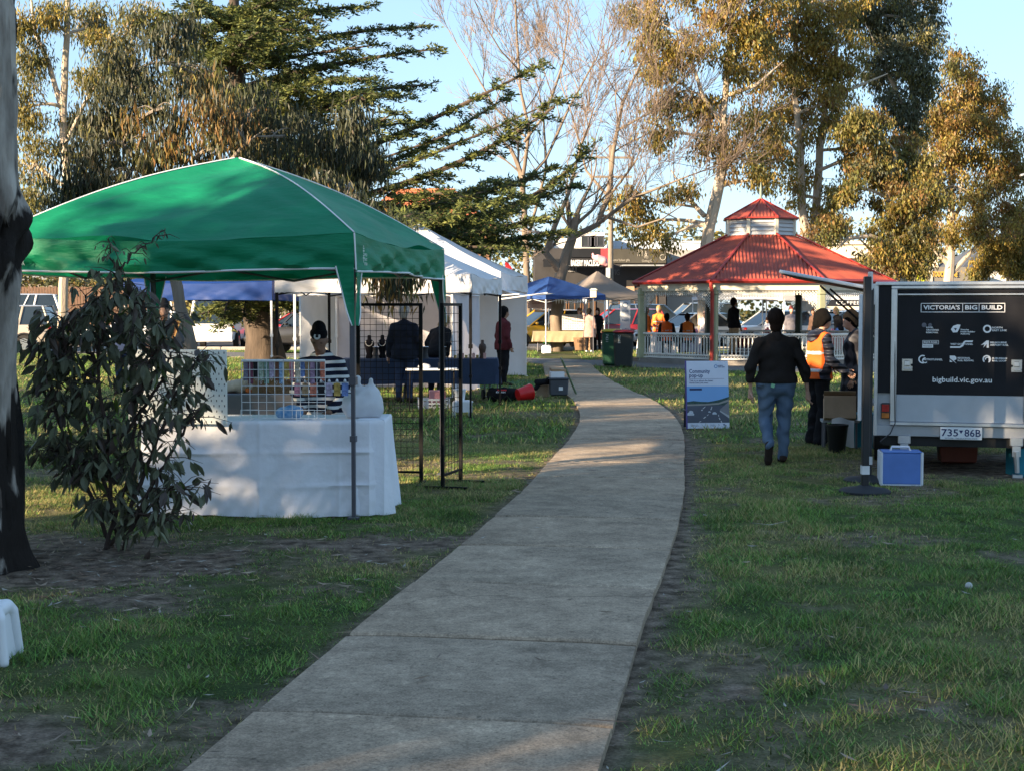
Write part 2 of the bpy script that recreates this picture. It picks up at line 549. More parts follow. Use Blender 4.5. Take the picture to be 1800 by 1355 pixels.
at = ground.data.color_attributes.new('wear', 'FLOAT_COLOR', 'POINT')
wear = np.zeros((len(V), 4), dtype=np.float32)
wear[:, 0] = dirt_mask(V[:, 0], V[:, 1]); wear[:, 1] = dry_mask(V[:, 0], V[:, 1]) * 0.75; wear[:, 3] = 1
at.data.foreach_set('color', wear.ravel())
tag(ground, kind='structure')

# concrete path: every poured bay is a slab of its own, with tooled edges and open joints
def concrete_mat(name, base, seed):
    m = bpy.data.materials.new(name); m.use_nodes = True
    nt = m.node_tree; b = nt.nodes['Principled BSDF']; b.inputs['Roughness'].default_value = .92; b.inputs['Specular IOR Level'].default_value = .2
    tc = nt.nodes.new('ShaderNodeTexCoord'); mp = nt.nodes.new('ShaderNodeMapping'); mp.inputs['Location'].default_value = (seed, seed * 2, 0); nt.links.new(tc.outputs['Object'], mp.inputs[0])
    def noise(sc, det, p0, p1, v0, v1):
        n = nt.nodes.new('ShaderNodeTexNoise'); n.inputs['Scale'].default_value = sc; n.inputs['Detail'].default_value = det; n.inputs['Roughness'].default_value = .65; nt.links.new(mp.outputs[0], n.inputs['Vector'])
        r = nt.nodes.new('ShaderNodeMapRange'); r.inputs['From Min'].default_value = p0; r.inputs['From Max'].default_value = p1; r.inputs['To Min'].default_value = v0; r.inputs['To Max'].default_value = v1; nt.links.new(n.outputs['Fac'], r.inputs[0]); return r.outputs[0]
    def mul(a, b_):
        x = nt.nodes.new('ShaderNodeMath'); x.operation = 'MULTIPLY'; nt.links.new(a, x.inputs[0]); nt.links.new(b_, x.inputs[1]); return x.outputs[0]
    v = mul(mul(noise(.9, 5, .35, .65, .74, 1.14), noise(6, 10, .3, .7, .68, 1.22)), noise(95, 3, .3, .7, .62, 1.28))
    v = mul(v, noise(28, 6, .35, .65, .8, 1.15))
    v = mul(v, noise(1.7, 9, .60, .68, 1.0, .74))                       # darker stains
    v = mul(v, noise(26, 1, .70, .74, 1.0, .6))                        # dropped grit and gum spots
    vo = nt.nodes.new('ShaderNodeTexVoronoi'); vo.feature = 'DISTANCE_TO_EDGE'; vo.inputs['Scale'].default_value = .22
    nw = nt.nodes.new('ShaderNodeTexNoise'); nw.inputs['Scale'].default_value = 3.0; nw.inputs['Detail'].default_value = 6; nt.links.new(mp.outputs[0], nw.inputs['Vector'])
    ad = nt.nodes.new('ShaderNodeVectorMath'); ad.operation = 'MULTIPLY_ADD'; ad.inputs[1].default_value = (.5, .5, .5); nt.links.new(nw.outputs['Color'], ad.inputs[0]); nt.links.new(mp.outputs[0], ad.inputs[2]); nt.links.new(ad.outputs[0], vo.inputs['Vector'])
    cr = nt.nodes.new('ShaderNodeMapRange'); cr.inputs['From Min'].default_value = .0; cr.inputs['From Max'].default_value = .006; cr.inputs['To Min'].default_value = .7; cr.inputs['To Max'].default_value = 1; nt.links.new(vo.outputs['Distance'], cr.inputs[0])
    v = mul(v, cr.outputs[0])
    mx = nt.nodes.new('ShaderNodeVectorMath'); mx.operation = 'SCALE'; mx.inputs[0].default_value = base; nt.links.new(v, mx.inputs['Scale']); nt.links.new(mx.outputs[0], b.inputs['Base Color'])
    bn = nt.nodes.new('ShaderNodeBump'); bn.inputs['Strength'].default_value = .35; bn.inputs['Distance'].default_value = .006; nt.links.new(v, bn.inputs['Height']); nt.links.new(bn.outputs[0], b.inputs['Normal'])
    return m
concrete, concrete2, concrete3 = concrete_mat('concrete', (.385, .297, .212), 0), concrete_mat('concrete_bay_pale', (.41, .32, .23), 3.3), concrete_mat('concrete_bay_grey', (.35, .275, .20), 7.1)
path = bpy.data.objects.new('path', None); COL.objects.link(path); tag(path, kind='structure')
def path_frame(y):
    cx = float(np.interp(y, _ys, _xs)); sl = float(np.interp(y, _ys, _dx))
    t = Vector((sl, 1, 0)).normalized(); n = Vector((t.y, -t.x, 0))
    return Vector((cx, y, 0)), t, n
yj = 5.46 - 1.33 * 5
cuts = []
while yj < 42.4:
    cuts.append(yj); yj += 1.33 / math.sqrt(1 + float(np.interp(yj, _ys, _dx)) ** 2) * (1 + 0.01 * math.sin(yj * 5))
cuts.append(42.4)
for k in range(len(cuts) - 1):
    y0, y1 = cuts[k] + 0.010, cuts[k + 1] - 0.010
    if y1 - y0 < .2: continue
    mb = MB()
    nw = 6
    ts = [0, .008, .02, .25, .5, .75, .98, .992, 1]; ns = len(ts) - 1
    top = 0.036 + 0.004 * math.sin(k * 2.3)
    rows = []
    for i in range(ns + 1):
        c, t, n = path_frame(y0 + (y1 - y0) * ts[i])
        row = []
        for j in range(-1, nw + 2):
            jj_ = min(max(j, 0), nw)
            o = -PW + 2 * PW * jj_ / nw
            chip = 0.012 * (float(vnoise(c.y * 1.0, o, 6.0, 77)) - .5) if jj_ in (0, nw) else 0
            z = top - (0.008 if jj_ in (0, nw) else 0) - (0.014 if i in (0, ns) else 0.004 if i in (1, ns - 1) else 0) + 0.002 * math.sin(k + o * 2)
            if j in (-1, nw + 1): z = -0.09
            p = c + n * (o + chip); row.append((p.x, p.y, z))
        rows.append(row)
    vs = [v for r in rows for v in r]; w = nw + 3
    fs = [(i * w + j, i * w + j + 1, (i + 1) * w + j + 1, (i + 1) * w + j) for i in range(ns) for j in range(w - 1)]
    o = len(vs)
    vs += [(v[0], v[1], -0.09) for v in rows[0]] + [(v[0], v[1], -0.09) for v in rows[-1]]
    fs += [(j + 1, j, o + j, o + j + 1) for j in range(w - 1)]
    b0 = ns * w
    fs += [(b0 + j, b0 + j + 1, o + w + j + 1, o + w + j) for j in range(w - 1)]
    mb.add(vs, fs)
    mb.build('slab', [concrete, concrete2, concrete, concrete3][(k * 7) % 4], path, smooth=False)

bed = MB(); _b = [path_frame(y) for y in np.linspace(-1.2, 42.3, 120)]
bed.add([tuple(c + n * sx * (PW - .03) + Vector((0, 0, .012))) for c, t, n in _b for sx in (-1, 1)], [(2 * i, 2 * i + 1, 2 * i + 3, 2 * i + 2) for i in range(119)])
bed.build('joint_bed', M('joint_soil', (.035, .026, .02), .95, .3, 20), path)
asphalt = M('asphalt', (0.085, 0.083, 0.082), 0.92, 0.25, 3.0, 0.4, 90, spec=0.2, detail=8)
asph_old = M('asphalt_faded', (0.15, 0.145, 0.14), 0.92, 0.2, 2.0, 0.4, 90, spec=0.2, detail=8)
mb = MB()
pts = []
for x in np.linspace(-40, 30, 60):
    y = float(cross_mid(x)); pts.append((x, y))
vs = []; fs = []
for i, (x, y) in enumerate(pts):
    hw = CROSS_HW + 0.15 * math.sin(x * 1.3)
    vs += [(x, y - hw, -0.1), (x, y - hw, 0.022), (x, y, 0.03), (x, y + hw, 0.022), (x, y + hw, -0.1)]
fs = [(i * 5 + j, (i + 1) * 5 + j, (i + 1) * 5 + j + 1, i * 5 + j + 1) for i in range(len(pts) - 1) for j in range(4)]
mb.add(vs, fs)
tag(mb.build('asphalt_footpath', asph_old), kind='structure')
# car park and street beyond the park
mb = MB()
def slab(mb, poly, z0, z1):
    n = len(poly)
    vs = [(p[0], p[1], z0) for p in poly] + [(p[0], p[1], z1) for p in poly]
    fs = [tuple(range(n, 2 * n)), tuple(range(n - 1, -1, -1))] + [(i, (i + 1) % n, (i + 1) % n + n, i + n) for i in range(n)]
    mb.add(vs, fs)
slab(mb, [(-120, 57.5), (-20, 56.5), (40, 56.5), (120, 57.5), (120, 84), (-120, 84)], -0.05, 0.03)
tag(mb.build('road', asphalt), kind='structure')
mb = MB()
for i in range(60):
    x = -40 + i * 1.5
    mb.box((x + .745, 56.3, 0.06), (1.485, 0.16, 0.16), bev=0.03)
tag(mb.build('kerb', M('kerb_concrete', (0.33, 0.31, 0.28), .9, .2, 3, .2)), kind='structure')
mb = MB(); slab(mb, [(-120, 84.1), (120, 84.1), (120, 89), (-120, 89)], -.05, 0.16)
tag(mb.build('pavement', M('shop_pavement', (0.22, 0.2, 0.18), .9, .2, 2, .2)), kind='structure')
mb = MB()
for i in range(16):
    mb.box((-20 + i * 2.7, 66.5, 0.034), (0.1, 4.6, 0.006))
tag(mb.build('parking_marking', M('road_paint', (0.7, 0.7, 0.68), .7, .2, 8)), kind='structure')

# grass blades: uncountable, one mass
def grass(name, n, y0, y1, hmin, hmax, wid, seed):
    g = np.random.default_rng(seed)
    u = g.random(n)
    y = np.sqrt(y0 ** 2 + u * (y1 ** 2 - y0 ** 2))
    x = (g.random(n) - .5) * 2 * (0.37 * y + 0.5)
    e, s = path_dist(x, y)
    d = dirt_mask(x, y); dr = dry_mask(x, y)
    ov = -0.03 * (fbm(x, y, 2.3, 91) > .5) * (g.random(n) < .7)
    keep = (e > ov) & (g.random(n) > d * 1.02 - 0.03) & (np.abs(y - cross_mid(x)) > CROSS_HW) & (y < 56)
    gz = np.sqrt((x - 7.6) ** 2 + (y - 43.8) ** 2) > 4.6
    keep &= gz
    x, y, d, dr = x[keep], y[keep], d[keep], dr[keep]; m = len(x)
    clump = fbm(x, y, 5.0, 60, 2); big = fbm(x, y, 0.9, 66, 2)
    h = (hmin + (hmax - hmin) * g.random(m) ** 1.4) * (0.1 + 1.8 * np.clip(clump * 1.6 - .3, 0, 1.1)) * (1 - 0.55 * d) * (.55 + .9 * big)
    a = g.random(m) * 2 * PI; lean = (0.3 + 1.7 * g.random(m)) * h
    w = wid * (0.6 + 0.8 * g.random(m))
    z = hgt(x, y) - 0.002
    b = a + PI / 2
    P0 = np.stack([x - np.cos(b) * w, y - np.sin(b) * w, z], 1)
    P1 = np.stack([x + np.cos(b) * w, y + np.sin(b) * w, z], 1)
    P2 = np.stack([x + np.cos(a) * lean, y + np.sin(a) * lean, z + h], 1)
    V = np.stack([P0, P1, P2], 1).reshape(-1, 3)
    Fq = np.arange(3 * m).reshape(-1, 3)
    r = g.random(m)
    mi = np.where(r < 0.05 + 0.5 * dr + .25 * d, 1, 0)
    mi[(mi == 0) & (g.random(m) < .22)] = 2
    o = np_mesh(name, V, Fq, [M('grass_green', (0.135, 0.225, 0.05), .6, .45, 1.6, isl=.55, trans=.3, spec=.25),
                              M('grass_straw', (0.42, 0.36, 0.15), .7, .3, 2, isl=.3, trans=.3, spec=.2),
                              M('grass_lush', (0.165, 0.30, 0.055), .55, .4, 1.0, isl=.45, trans=.35, spec=.25)], None, False, mi, 3)
    return o
tag(grass('near_grass', 480000, 4.0, 17.0, 0.014, 0.038, 0.0030, 1), 'short uneven grass of the shaded lawn in front', 'grass', kind='stuff')
tag(grass('far_grass', 230000, 17.0, 56.0, 0.035, 0.085, 0.009, 2), 'short grass of the lawn beyond the stalls', 'grass', kind='stuff')

# fallen gum leaves, bark strips and twigs
def litter():
    g = np.random.default_rng(5)
    n = 9000
    y = np.sqrt(4.2 ** 2 + g.random(n) * (16 ** 2 - 4.2 ** 2)); x = (g.random(n) - .5) * 2 * (0.37 * y + .4)
    m2 = 3600
    y = np.concatenate([y, 8.9 + g.normal(0, 1.0, m2)]); x = np.concatenate([x, -2.7 + g.normal(0, 1.3, m2)])
    d = dirt_mask(x, y); e, s = path_dist(x, y)
    keep = ((g.random(len(x)) < 0.08 + 0.5 * d) & (e > 0)) | ((e < 0) & (g.random(len(x)) < 0.035))
    x, y, e = x[keep], y[keep], e[keep]; n = len(x)
    L = 0.012 + 0.045 * g.random(n) ** 1.8; wd = L * (0.09 + 0.14 * g.random(n))
    st = g.random(n) < 0.09
    L[st] *= 1.5 + 2.6 * g.random(st.sum()) ** 2; wd[st] = 0.003 + .004 * g.random(st.sum())
    a = g.random(n) * 2 * PI; ca, sa = np.cos(a), np.sin(a)
    z = np.where(e < 0, 0.046, hgt(x, y) + 0.008 + 0.02 * g.random(n))
    tl = (g.random(n) - .5) * 0.5 * L
    def pt(u, v, dz): return np.stack([x + ca * u - sa * v, y + sa * u + ca * v, z + dz], 1)
    V = np.stack([pt(-L, 0 * L, np.abs(tl)*.5), pt(0 * L, -wd, 0 * L), pt(L, 0.3 * wd, np.abs(tl)), pt(0 * L, wd, 0.25 * wd)], 1).reshape(-1, 3)
    mi = g.choice(4, n, p=[.42, .3, .12, .16])
    return np_mesh('leaf_litter', V, np.arange(4 * n).reshape(-1, 4),
                   [M('dead_leaf_brown', (0.17, 0.11, 0.07), .8, .3, 4, isl=.4), M('dead_leaf_tan', (0.28, 0.21, 0.15), .8, .3, 4, isl=.3),
                    M('dead_leaf_pale', (0.3, 0.28, 0.24), .8, .2, 4, isl=.25), M('dead_leaf_dark', (0.08, 0.055, 0.04), .8, .3, 4, isl=.3)], None, False, mi)
tag(litter(), 'fallen gum leaves, bark strips and twigs on the ground', 'leaf litter', kind='stuff')

# ------------------------------------------------------------------ trees
bark_gum = M('bark_gum_pale', (0.36, 0.29, 0.22), .85, .3, 1.6, .5, 12, col2=(0.5, 0.42, 0.33), stretch=(3, 3, .6))
bark_grey = M('bark_grey', (0.15, 0.125, 0.1), .9, .3, 2.2, .7, 14, col2=(0.26, 0.22, 0.18), stretch=(3, 3, .5))
bark_dark = M('bark_cedar', (0.045, 0.034, 0.027), .95, .3, 3, .8, 12, col2=(0.10, 0.074, 0.056), stretch=(2, 2, .5))
bark_bare = M('bark_bare_tree', (0.13, 0.10, 0.075), .9, .3, 2.5, .5, 14, col2=(0.23, 0.18, 0.135), stretch=(2, 2, .6))
leaf_gold = M('leaf_gum_sunlit_tint', (0.44, 0.31, 0.07), .5, .3, .7, isl=.4, trans=.45, spec=.4, col2=(0.19, 0.165, 0.042))  # golden sunlight on the crowns is put into this leaf colour
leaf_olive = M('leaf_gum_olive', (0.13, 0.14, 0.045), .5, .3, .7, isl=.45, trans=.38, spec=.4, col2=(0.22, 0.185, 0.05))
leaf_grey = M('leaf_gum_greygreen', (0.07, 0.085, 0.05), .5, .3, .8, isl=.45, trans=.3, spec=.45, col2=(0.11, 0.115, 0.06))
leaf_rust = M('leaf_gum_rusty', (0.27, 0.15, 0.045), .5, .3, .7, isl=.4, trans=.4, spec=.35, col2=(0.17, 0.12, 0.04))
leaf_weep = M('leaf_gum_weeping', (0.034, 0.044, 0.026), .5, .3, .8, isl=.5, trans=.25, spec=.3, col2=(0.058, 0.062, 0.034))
leaf_juv = M('leaf_juvenile_gum', (0.075, 0.085, 0.055), .5, .3, 2.0, isl=.6, trans=.25, spec=.35, col2=(0.13, 0.135, 0.08))
needle = M('cedar_needles', (0.05, 0.072, 0.026), .6, .3, .8, isl=.45, trans=.3, spec=.25, col2=(0.095, 0.115, 0.036))
needle_tip = M('cedar_needle_tips', (0.16, 0.18, 0.045), .6, .3, .8, isl=.3, trans=.35, spec=.3, col2=(0.15, 0.16, 0.045))

def bez(a, b, c, n=6):
    return [a * (1 - t) ** 2 + b * 2 * t * (1 - t) + c * t * t for t in [i / n for i in range(n + 1)]]
def leaves_np(C, D, L, Wd, g, bend=0.25):
    """kite-shaped leaves: centres C, hang directions D, lengths, widths -> verts, quads"""
    n = len(C)
    D = D / np.linalg.norm(D, axis=1)[:, None]
    rnd = g.normal(size=(n, 3)); S = np.cross(D, rnd); S /= np.linalg.norm(S, axis=1)[:, None] + 1e-9
    N = np.cross(D, S)
    a = C; m = C + D * (L * .42)[:, None] + N * (L * bend * .3)[:, None]; t = C + D * L[:, None]
    V = np.stack([a, m - S * Wd[:, None], t, m + S * Wd[:, None]], 1).reshape(-1, 3)
    return V, np.arange(4 * n).reshape(-1, 4)
def gum_tree(name, label, cat, base, trunk, limbs, clumps, leafmats, weights, nleaf=18000, leaf=(.13, .25), lw=.17, barkm=bark_gum, seed=1, dens_sub=.60, hang=.75, group=None, twig_r=.018, nsub=None, thick=.62):
    """trunk / limbs: [(point, radius) ...]; clumps: (centre, (rx,ry,rz))"""
    g = np.random.default_rng(seed); rr = random.Random(seed)
    root = thing(name, label, cat, base, 0, group)
    B = Vector(base)
    mb = MB()
    nodes = []
    trunk = [(p, r * thick) for p, r in trunk]; limbs = [[(p, r * thick * (1 if i < len(l) - 1 else .35)) for i, (p, r) in enumerate(l)] for l in limbs]
    for pl in [trunk] + limbs:
        P = [p for p, r in pl]; rad = [r for p, r in pl]
        q = []; qr = []
        for i in range(len(P) - 1):
            k = max(2, int((P[i + 1] - P[i]).length / .7))
            for j in range(k):
                t = j / k
                w = Vector((rr.uniform(-1, 1), rr.uniform(-1, 1), 0)) * rad[i] * .18
                q.append(P[i].lerp(P[i + 1], t) + w * (1 if (i or j) else 0)); qr.append((rad[i] * (1 - t) + rad[i + 1] * t) * rr.uniform(.94, 1.06))
        q.append(P[-1]); qr.append(rad[-1])
        if pl is trunk:
            qr[0] *= 1.35
        mb.tube([p - B for p in q], qr, 8)
        nodes += [(p, r) for p, r in zip(q[len(q) // 3:], qr[len(q) // 3:])]
    subs = []
    tot = sum(c[1][0] * c[1][1] * c[1][2] for c in clumps) ** 1
    for c, r in clumps:
        c = Vector(c)
        # limb from the nearest node lower than the clump
        best = min(nodes, key=lambda n: (n[0] - c).length + max(0, n[0].z - c.z) * 1.5)
        r0 = min(best[1] * .6, .12)
        mid = best[0].lerp(c, .5) + Vector((rr.uniform(-.3, .3), rr.uniform(-.3, .3), rr.uniform(-.1, .6)))
        br = bez(best[0], mid, c, 6)
        mb.tube([p - B for p in br], [r0 + (0.03 - r0) * i / 6 for i in range(7)], 6, caps=False)
        vol = (r[0] * r[1] * r[2]) ** (1 / 3)
        ns = nsub or max(6, int(7 * (vol / dens_sub) ** 1.9))
        for i in range(ns):
            while True:
                d = Vector((rr.uniform(-1, 1), rr.uniform(-1, 1), rr.uniform(-1, 1)))
                if d.length <= 1: break
            d = d * (.55 + .5 * d.length)
            p = c + Vector((d.x * r[0], d.y * r[1], d.z * r[2]))
            subs.append((p, rr.uniform(.55, 1.25)))
            st = br[rr.randint(3, 6)]
            m2 = st.lerp(p, .5) + Vector((0, 0, .15))
            if rr.random() < .75:
                mb.tube([q - B for q in bez(st, m2, p, 4)], [twig_r * 1.5, twig_r * 1.3, twig_r, twig_r * .8, twig_r * .5], 4, caps=False)
    mb.build('trunk', barkm, root, smooth=True)
    per = max(4, nleaf // max(1, len(subs)))
    Cs = []; sel = []
    wts = np.array(weights) / sum(weights)
    for p, s in subs:
        k = int(per * s * s)
        o = g.normal(size=(k, 3)) * np.array([.42, .42, .30]) * s * dens_sub
        o[:, 2] -= np.abs(g.normal(size=k)) * .22 * dens_sub
        Cs.append(np.array(p)[None] - np.array(B)[None] + o)
        sel.append(np.full(k, g.choice(len(leafmats), p=wts)))
    C = np.concatenate(Cs); mi = np.concatenate(sel); n = len(C)
    flip = g.random(n) < .25
    mi[flip] = g.choice(len(leafmats), flip.sum(), p=wts)
    D = g.normal(size=(n, 3)) * (1 - hang) * 1.2; D[:, 2] -= hang
    L = leaf[0] + (leaf[1] - leaf[0]) * g.random(n)
    V, Q = leaves_np(C, D, L, L * lw * (0.7 + .6 * g.random(n)), g)
    np_mesh('crown', V, Q, leafmats, root, False, mi)
    return root
def PX(pts, Y, rk=None):
    """[(px, py, radius_px, dY)] -> [(point, radius)] at depth Y"""
    out = []
    for p in pts:
        y = Y + (p[3] if len(p) > 3 else 0)
        out.append((W(p[0], p[1], y), p[2] * y / F))
    return out
def CL(cl, Y, depth=.8):
    out = []
    rr = random.Random(len(cl) * 13 + int(Y))
    for c in cl:
        y = Y + (c[4] if len(c) > 4 else rr.uniform(-1.2, 1.2))
        rx, rz = c[2] * y / F, c[3] * y / F
        out.append((W(c[0], c[1], y), (rx, (rx + rz) / 2 * depth, rz)))
    return out

# gum behind the rotunda, left one
Y = 58.0
gum_tree('gum_tree', 'tall pale-trunked gum with golden crown just left of the red rotunda cupola', 'tree', GX(1238, Y),
    PX([(1238, 612, 20), (1242, 430, 17), (1263, 330, 15), (1270, 290, 14), (1272, 200, 10), (1284, 60, 7), (1290, -60, 4)], Y),
    [PX([(1270, 300, 11), (1300, 265, 8, .5), (1335, 235, 6, 1)], Y), PX([(1268, 215, 7), (1235, 170, 6, -.6), (1200, 60, 4, -1)], Y), PX([(1238, 380, 8), (1210, 350, 6, 1), (1180, 300, 4, 1.5)], Y), PX([(1275, 170, 6), (1330, 150, 5, -1), (1375, 110, 4, -1.5)], Y)],
    CL([(1135, 25, 55, 45), (1190, 95, 55, 60), (1255, 40, 60, 60), (1300, 120, 55, 55), (1245, 180, 55, 45), (1180, 170, 40, 40), (1330, 30, 60, 60), (1330, 200, 45, 45), (1300, 255, 50, 50), (1350, 265, 40, 50),
        (1240, 245, 35, 30), (1345, 320, 28, 28), (1280, -60, 130, 70), (1140, 110, 40, 40), (1215, -50, 90, 60), (1165, 230, 30, 35), (1130, 390, 45, 40), (1165, 425, 22, 30), (1105, 350, 40, 30), (1195, 330, 30, 30)], Y),
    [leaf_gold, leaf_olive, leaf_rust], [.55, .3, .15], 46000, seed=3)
Y = 62.0
gum_tree('gum_tree', 'twin-stemmed gum with broad golden crown rising right of the cupola', 'tree', GX(1415, Y),
    PX([(1422, 610, 22), (1420, 420, 17), (1410, 380, 12), (1405, 240, 10), (1395, 160, 7), (1400, 60, 5)], Y),
    [PX([(1425, 430, 13), (1436, 360, 13, .6), (1442, 260, 11, .8), (1450, 190, 8, 1), (1470, 90, 6, 1.4), (1490, 0, 4, 1.6)], Y), PX([(1440, 300, 6), (1475, 285, 5, -.5), (1510, 275, 4, -1)], Y), PX([(1445, 225, 6), (1490, 160, 5, 0), (1560, 130, 4, 1)], Y), PX([(1440, 265, 5), (1480, 262, 4, 0), (1540, 250, 3, 1)], Y)],
    CL([(1390, 55, 60, 55), (1375, 120, 55, 50), (1440, 75, 55, 55), (1470, 120, 50, 45), (1420, 150, 60, 50), (1400, 200, 45, 50), (1440, 210, 40, 45), (1480, 60, 50, 45), (1430, 10, 70, 40), (1370, 250, 30, 45),
        (1410, 300, 25, 40), (1465, 180, 35, 40), (1380, -50, 90, 60), (1480, -40, 90, 60), (1500, 230, 30, 40), (1440, 350, 30, 45), (1460, 400, 30, 40), (1395, 330, 18, 40)], Y),
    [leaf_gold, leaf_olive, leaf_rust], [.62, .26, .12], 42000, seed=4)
Y = 66.0
gum_tree('gum_tree', 'dark grey-green gum with drooping crown against the sky right of the golden gums', 'tree', GX(1590, Y),
    PX([(1580, 605, 22), (1585, 450, 17), (1605, 330, 13), (1610, 200, 10), (1590, 60, 7), (1570, -40, 4)], Y),
    [PX([(1608, 240, 7), (1570, 150, 6, -1), (1530, 60, 4, -1)], Y), PX([(1605, 180, 6), (1630, 90, 5, 1), (1640, 20, 4, 1)], Y)],
    CL([(1540, 30, 55, 55), (1600, 20, 60, 55), (1620, 80, 40, 45), (1560, 90, 50, 40), (1590, 130, 45, 45), (1545, 140, 35, 35), (1580, 180, 35, 45), (1625, 140, 25, 40), (1560, -50, 120, 60), (1575, 215, 25, 35), (1610, 200, 22, 45), (1640, 40, 22, 35), (1500, 30, 40, 40)], Y),
    [leaf_grey, leaf_olive], [.8, .2], 36000, seed=5)
Y = 60.0
gum_tree('gum_tree', 'lower bushy gum with rusty olive crown standing behind the trailer awning', 'tree', GX(1560, Y),
    PX([(1555, 612, 15), (1558, 500, 12), (1570, 430, 10), (1560, 350, 8), (1575, 270, 6)], Y),
    [PX([(1565, 430, 7), (1530, 415, 6, -.5), (1490, 420, 5, -.8), (1470, 440, 4, -1)], Y), PX([(1565, 400, 6), (1600, 330, 5, .6), (1620, 260, 4, 1)], Y), PX([(1560, 470, 6), (1530, 440, 4, .5), (1505, 415, 3, 1)], Y)],
    CL([(1500, 225, 35, 35), (1540, 230, 45, 40), (1530, 280, 45, 35), (1580, 270, 45, 45), (1610, 290, 35, 50), (1560, 330, 55, 40), (1600, 360, 50, 50), (1570, 390, 45, 40), (1610, 420, 40, 45), (1640, 330, 30, 35), (1500, 330, 25, 40),
        (1560, 450, 45, 40), (1520, 470, 30, 30), (1610, 475, 35, 25), (1495, 280, 25, 30), (1470, 370, 25, 40), (1450, 400, 25, 30)], Y),
    [leaf_olive, leaf_rust, leaf_gold, leaf_grey], [.35, .25, .25, .15], 42000, seed=6)
Y = 74.0
gum_tree('gum_tree', 'rounded gum with orange-tinted crown against the sky at far right', 'tree', GX(1672, Y),
    PX([(1670, 600, 19), (1668, 500, 15), (1672, 440, 12), (1672, 330, 9), (1680, 240, 6)], Y),
    [PX([(1672, 470, 8), (1640, 440, 6, 0), (1620, 420, 4, 0)], Y), PX([(1672, 390, 7), (1710, 330, 5, 1), (1740, 270, 4, 1)], Y), PX([(1672, 370, 6), (1650, 310, 5, -1), (1630, 250, 4, -1)], Y), PX([(1674, 480, 8), (1720, 430, 5, 0), (1790, 370, 4, 1)], Y)],
    CL([(1690, 130, 45, 35), (1700, 165, 60, 35), (1660, 190, 45, 40), (1730, 200, 50, 40), (1690, 220, 60, 40), (1760, 240, 45, 40), (1640, 240, 40, 40), (1780, 290, 40, 45), (1720, 270, 55, 40), (1665, 270, 45, 40), (1690, 330, 50, 35),
        (1750, 330, 50, 40), (1640, 320, 35, 40), (1740, 390, 55, 35), (1690, 400, 40, 30), (1790, 380, 40, 40), (1640, 400, 35, 40), (1680, 95, 18, 15)], Y),
    [leaf_gold, leaf_rust, leaf_olive], [.4, .35, .25], 46000, (.14, .26), seed=8)
Y = 78.0
gum_tree('gum_tree', 'small golden gum at the right edge behind the trailer roof', 'tree', GX(1770, Y),
    PX([(1772, 598, 10), (1774, 480, 8), (1770, 430, 6)], Y), [PX([(1773, 470, 6), (1790, 430, 4), (1820, 390, 3)], Y)],
    CL([(1770, 420, 45, 30), (1800, 440, 45, 35), (1750, 455, 30, 25), (1810, 400, 40, 40), (1735, 470, 25, 20), (1790, 475, 30, 15), (1740, 430, 20, 20)], Y), [leaf_gold, leaf_olive], [.7, .3], 16000, (.18, .3), seed=9)

# gum at the far left with a pale leaning trunk
Y = 45.0
gum_tree('gum_tree', 'pale-trunked gum behind the parked white cars at far left', 'tree', GX(108, Y),
    PX([(108, 640, 15), (112, 500, 13), (118, 330, 12), (110, 190, 11), (118, 60, 9), (122, -60, 6)], Y),
    [PX([(108, 190, 8), (85, 110, 7, .3), (62, 60, 6, .5), (50, -40, 4, .6)], Y), PX([(112, 260, 6), (150, 180, 5, -.6), (200, 100, 4, -1)], Y), PX([(115, 330, 5), (60, 290, 4, .5), (35, 260, 3, .6)], Y)],
    CL([(60, 110, 35, 40), (50, 190, 30, 50), (75, 250, 35, 35), (55, 300, 30, 35), (160, 50, 40, 45), (175, 130, 35, 45), (150, 210, 35, 45), (200, 60, 50, 45), (85, 25, 35, 30), (60, 345, 35, 25), (160, 290, 35, 35), (220, 150, 45, 45), (40, 30, 25, 30), (250, 30, 50, 35), (140, 345, 30, 25), (230, 230, 40, 40)], Y),
    [leaf_olive, leaf_grey, leaf_gold], [.45, .35, .2], 30000, (.11, .22), lw=.12, seed=10)

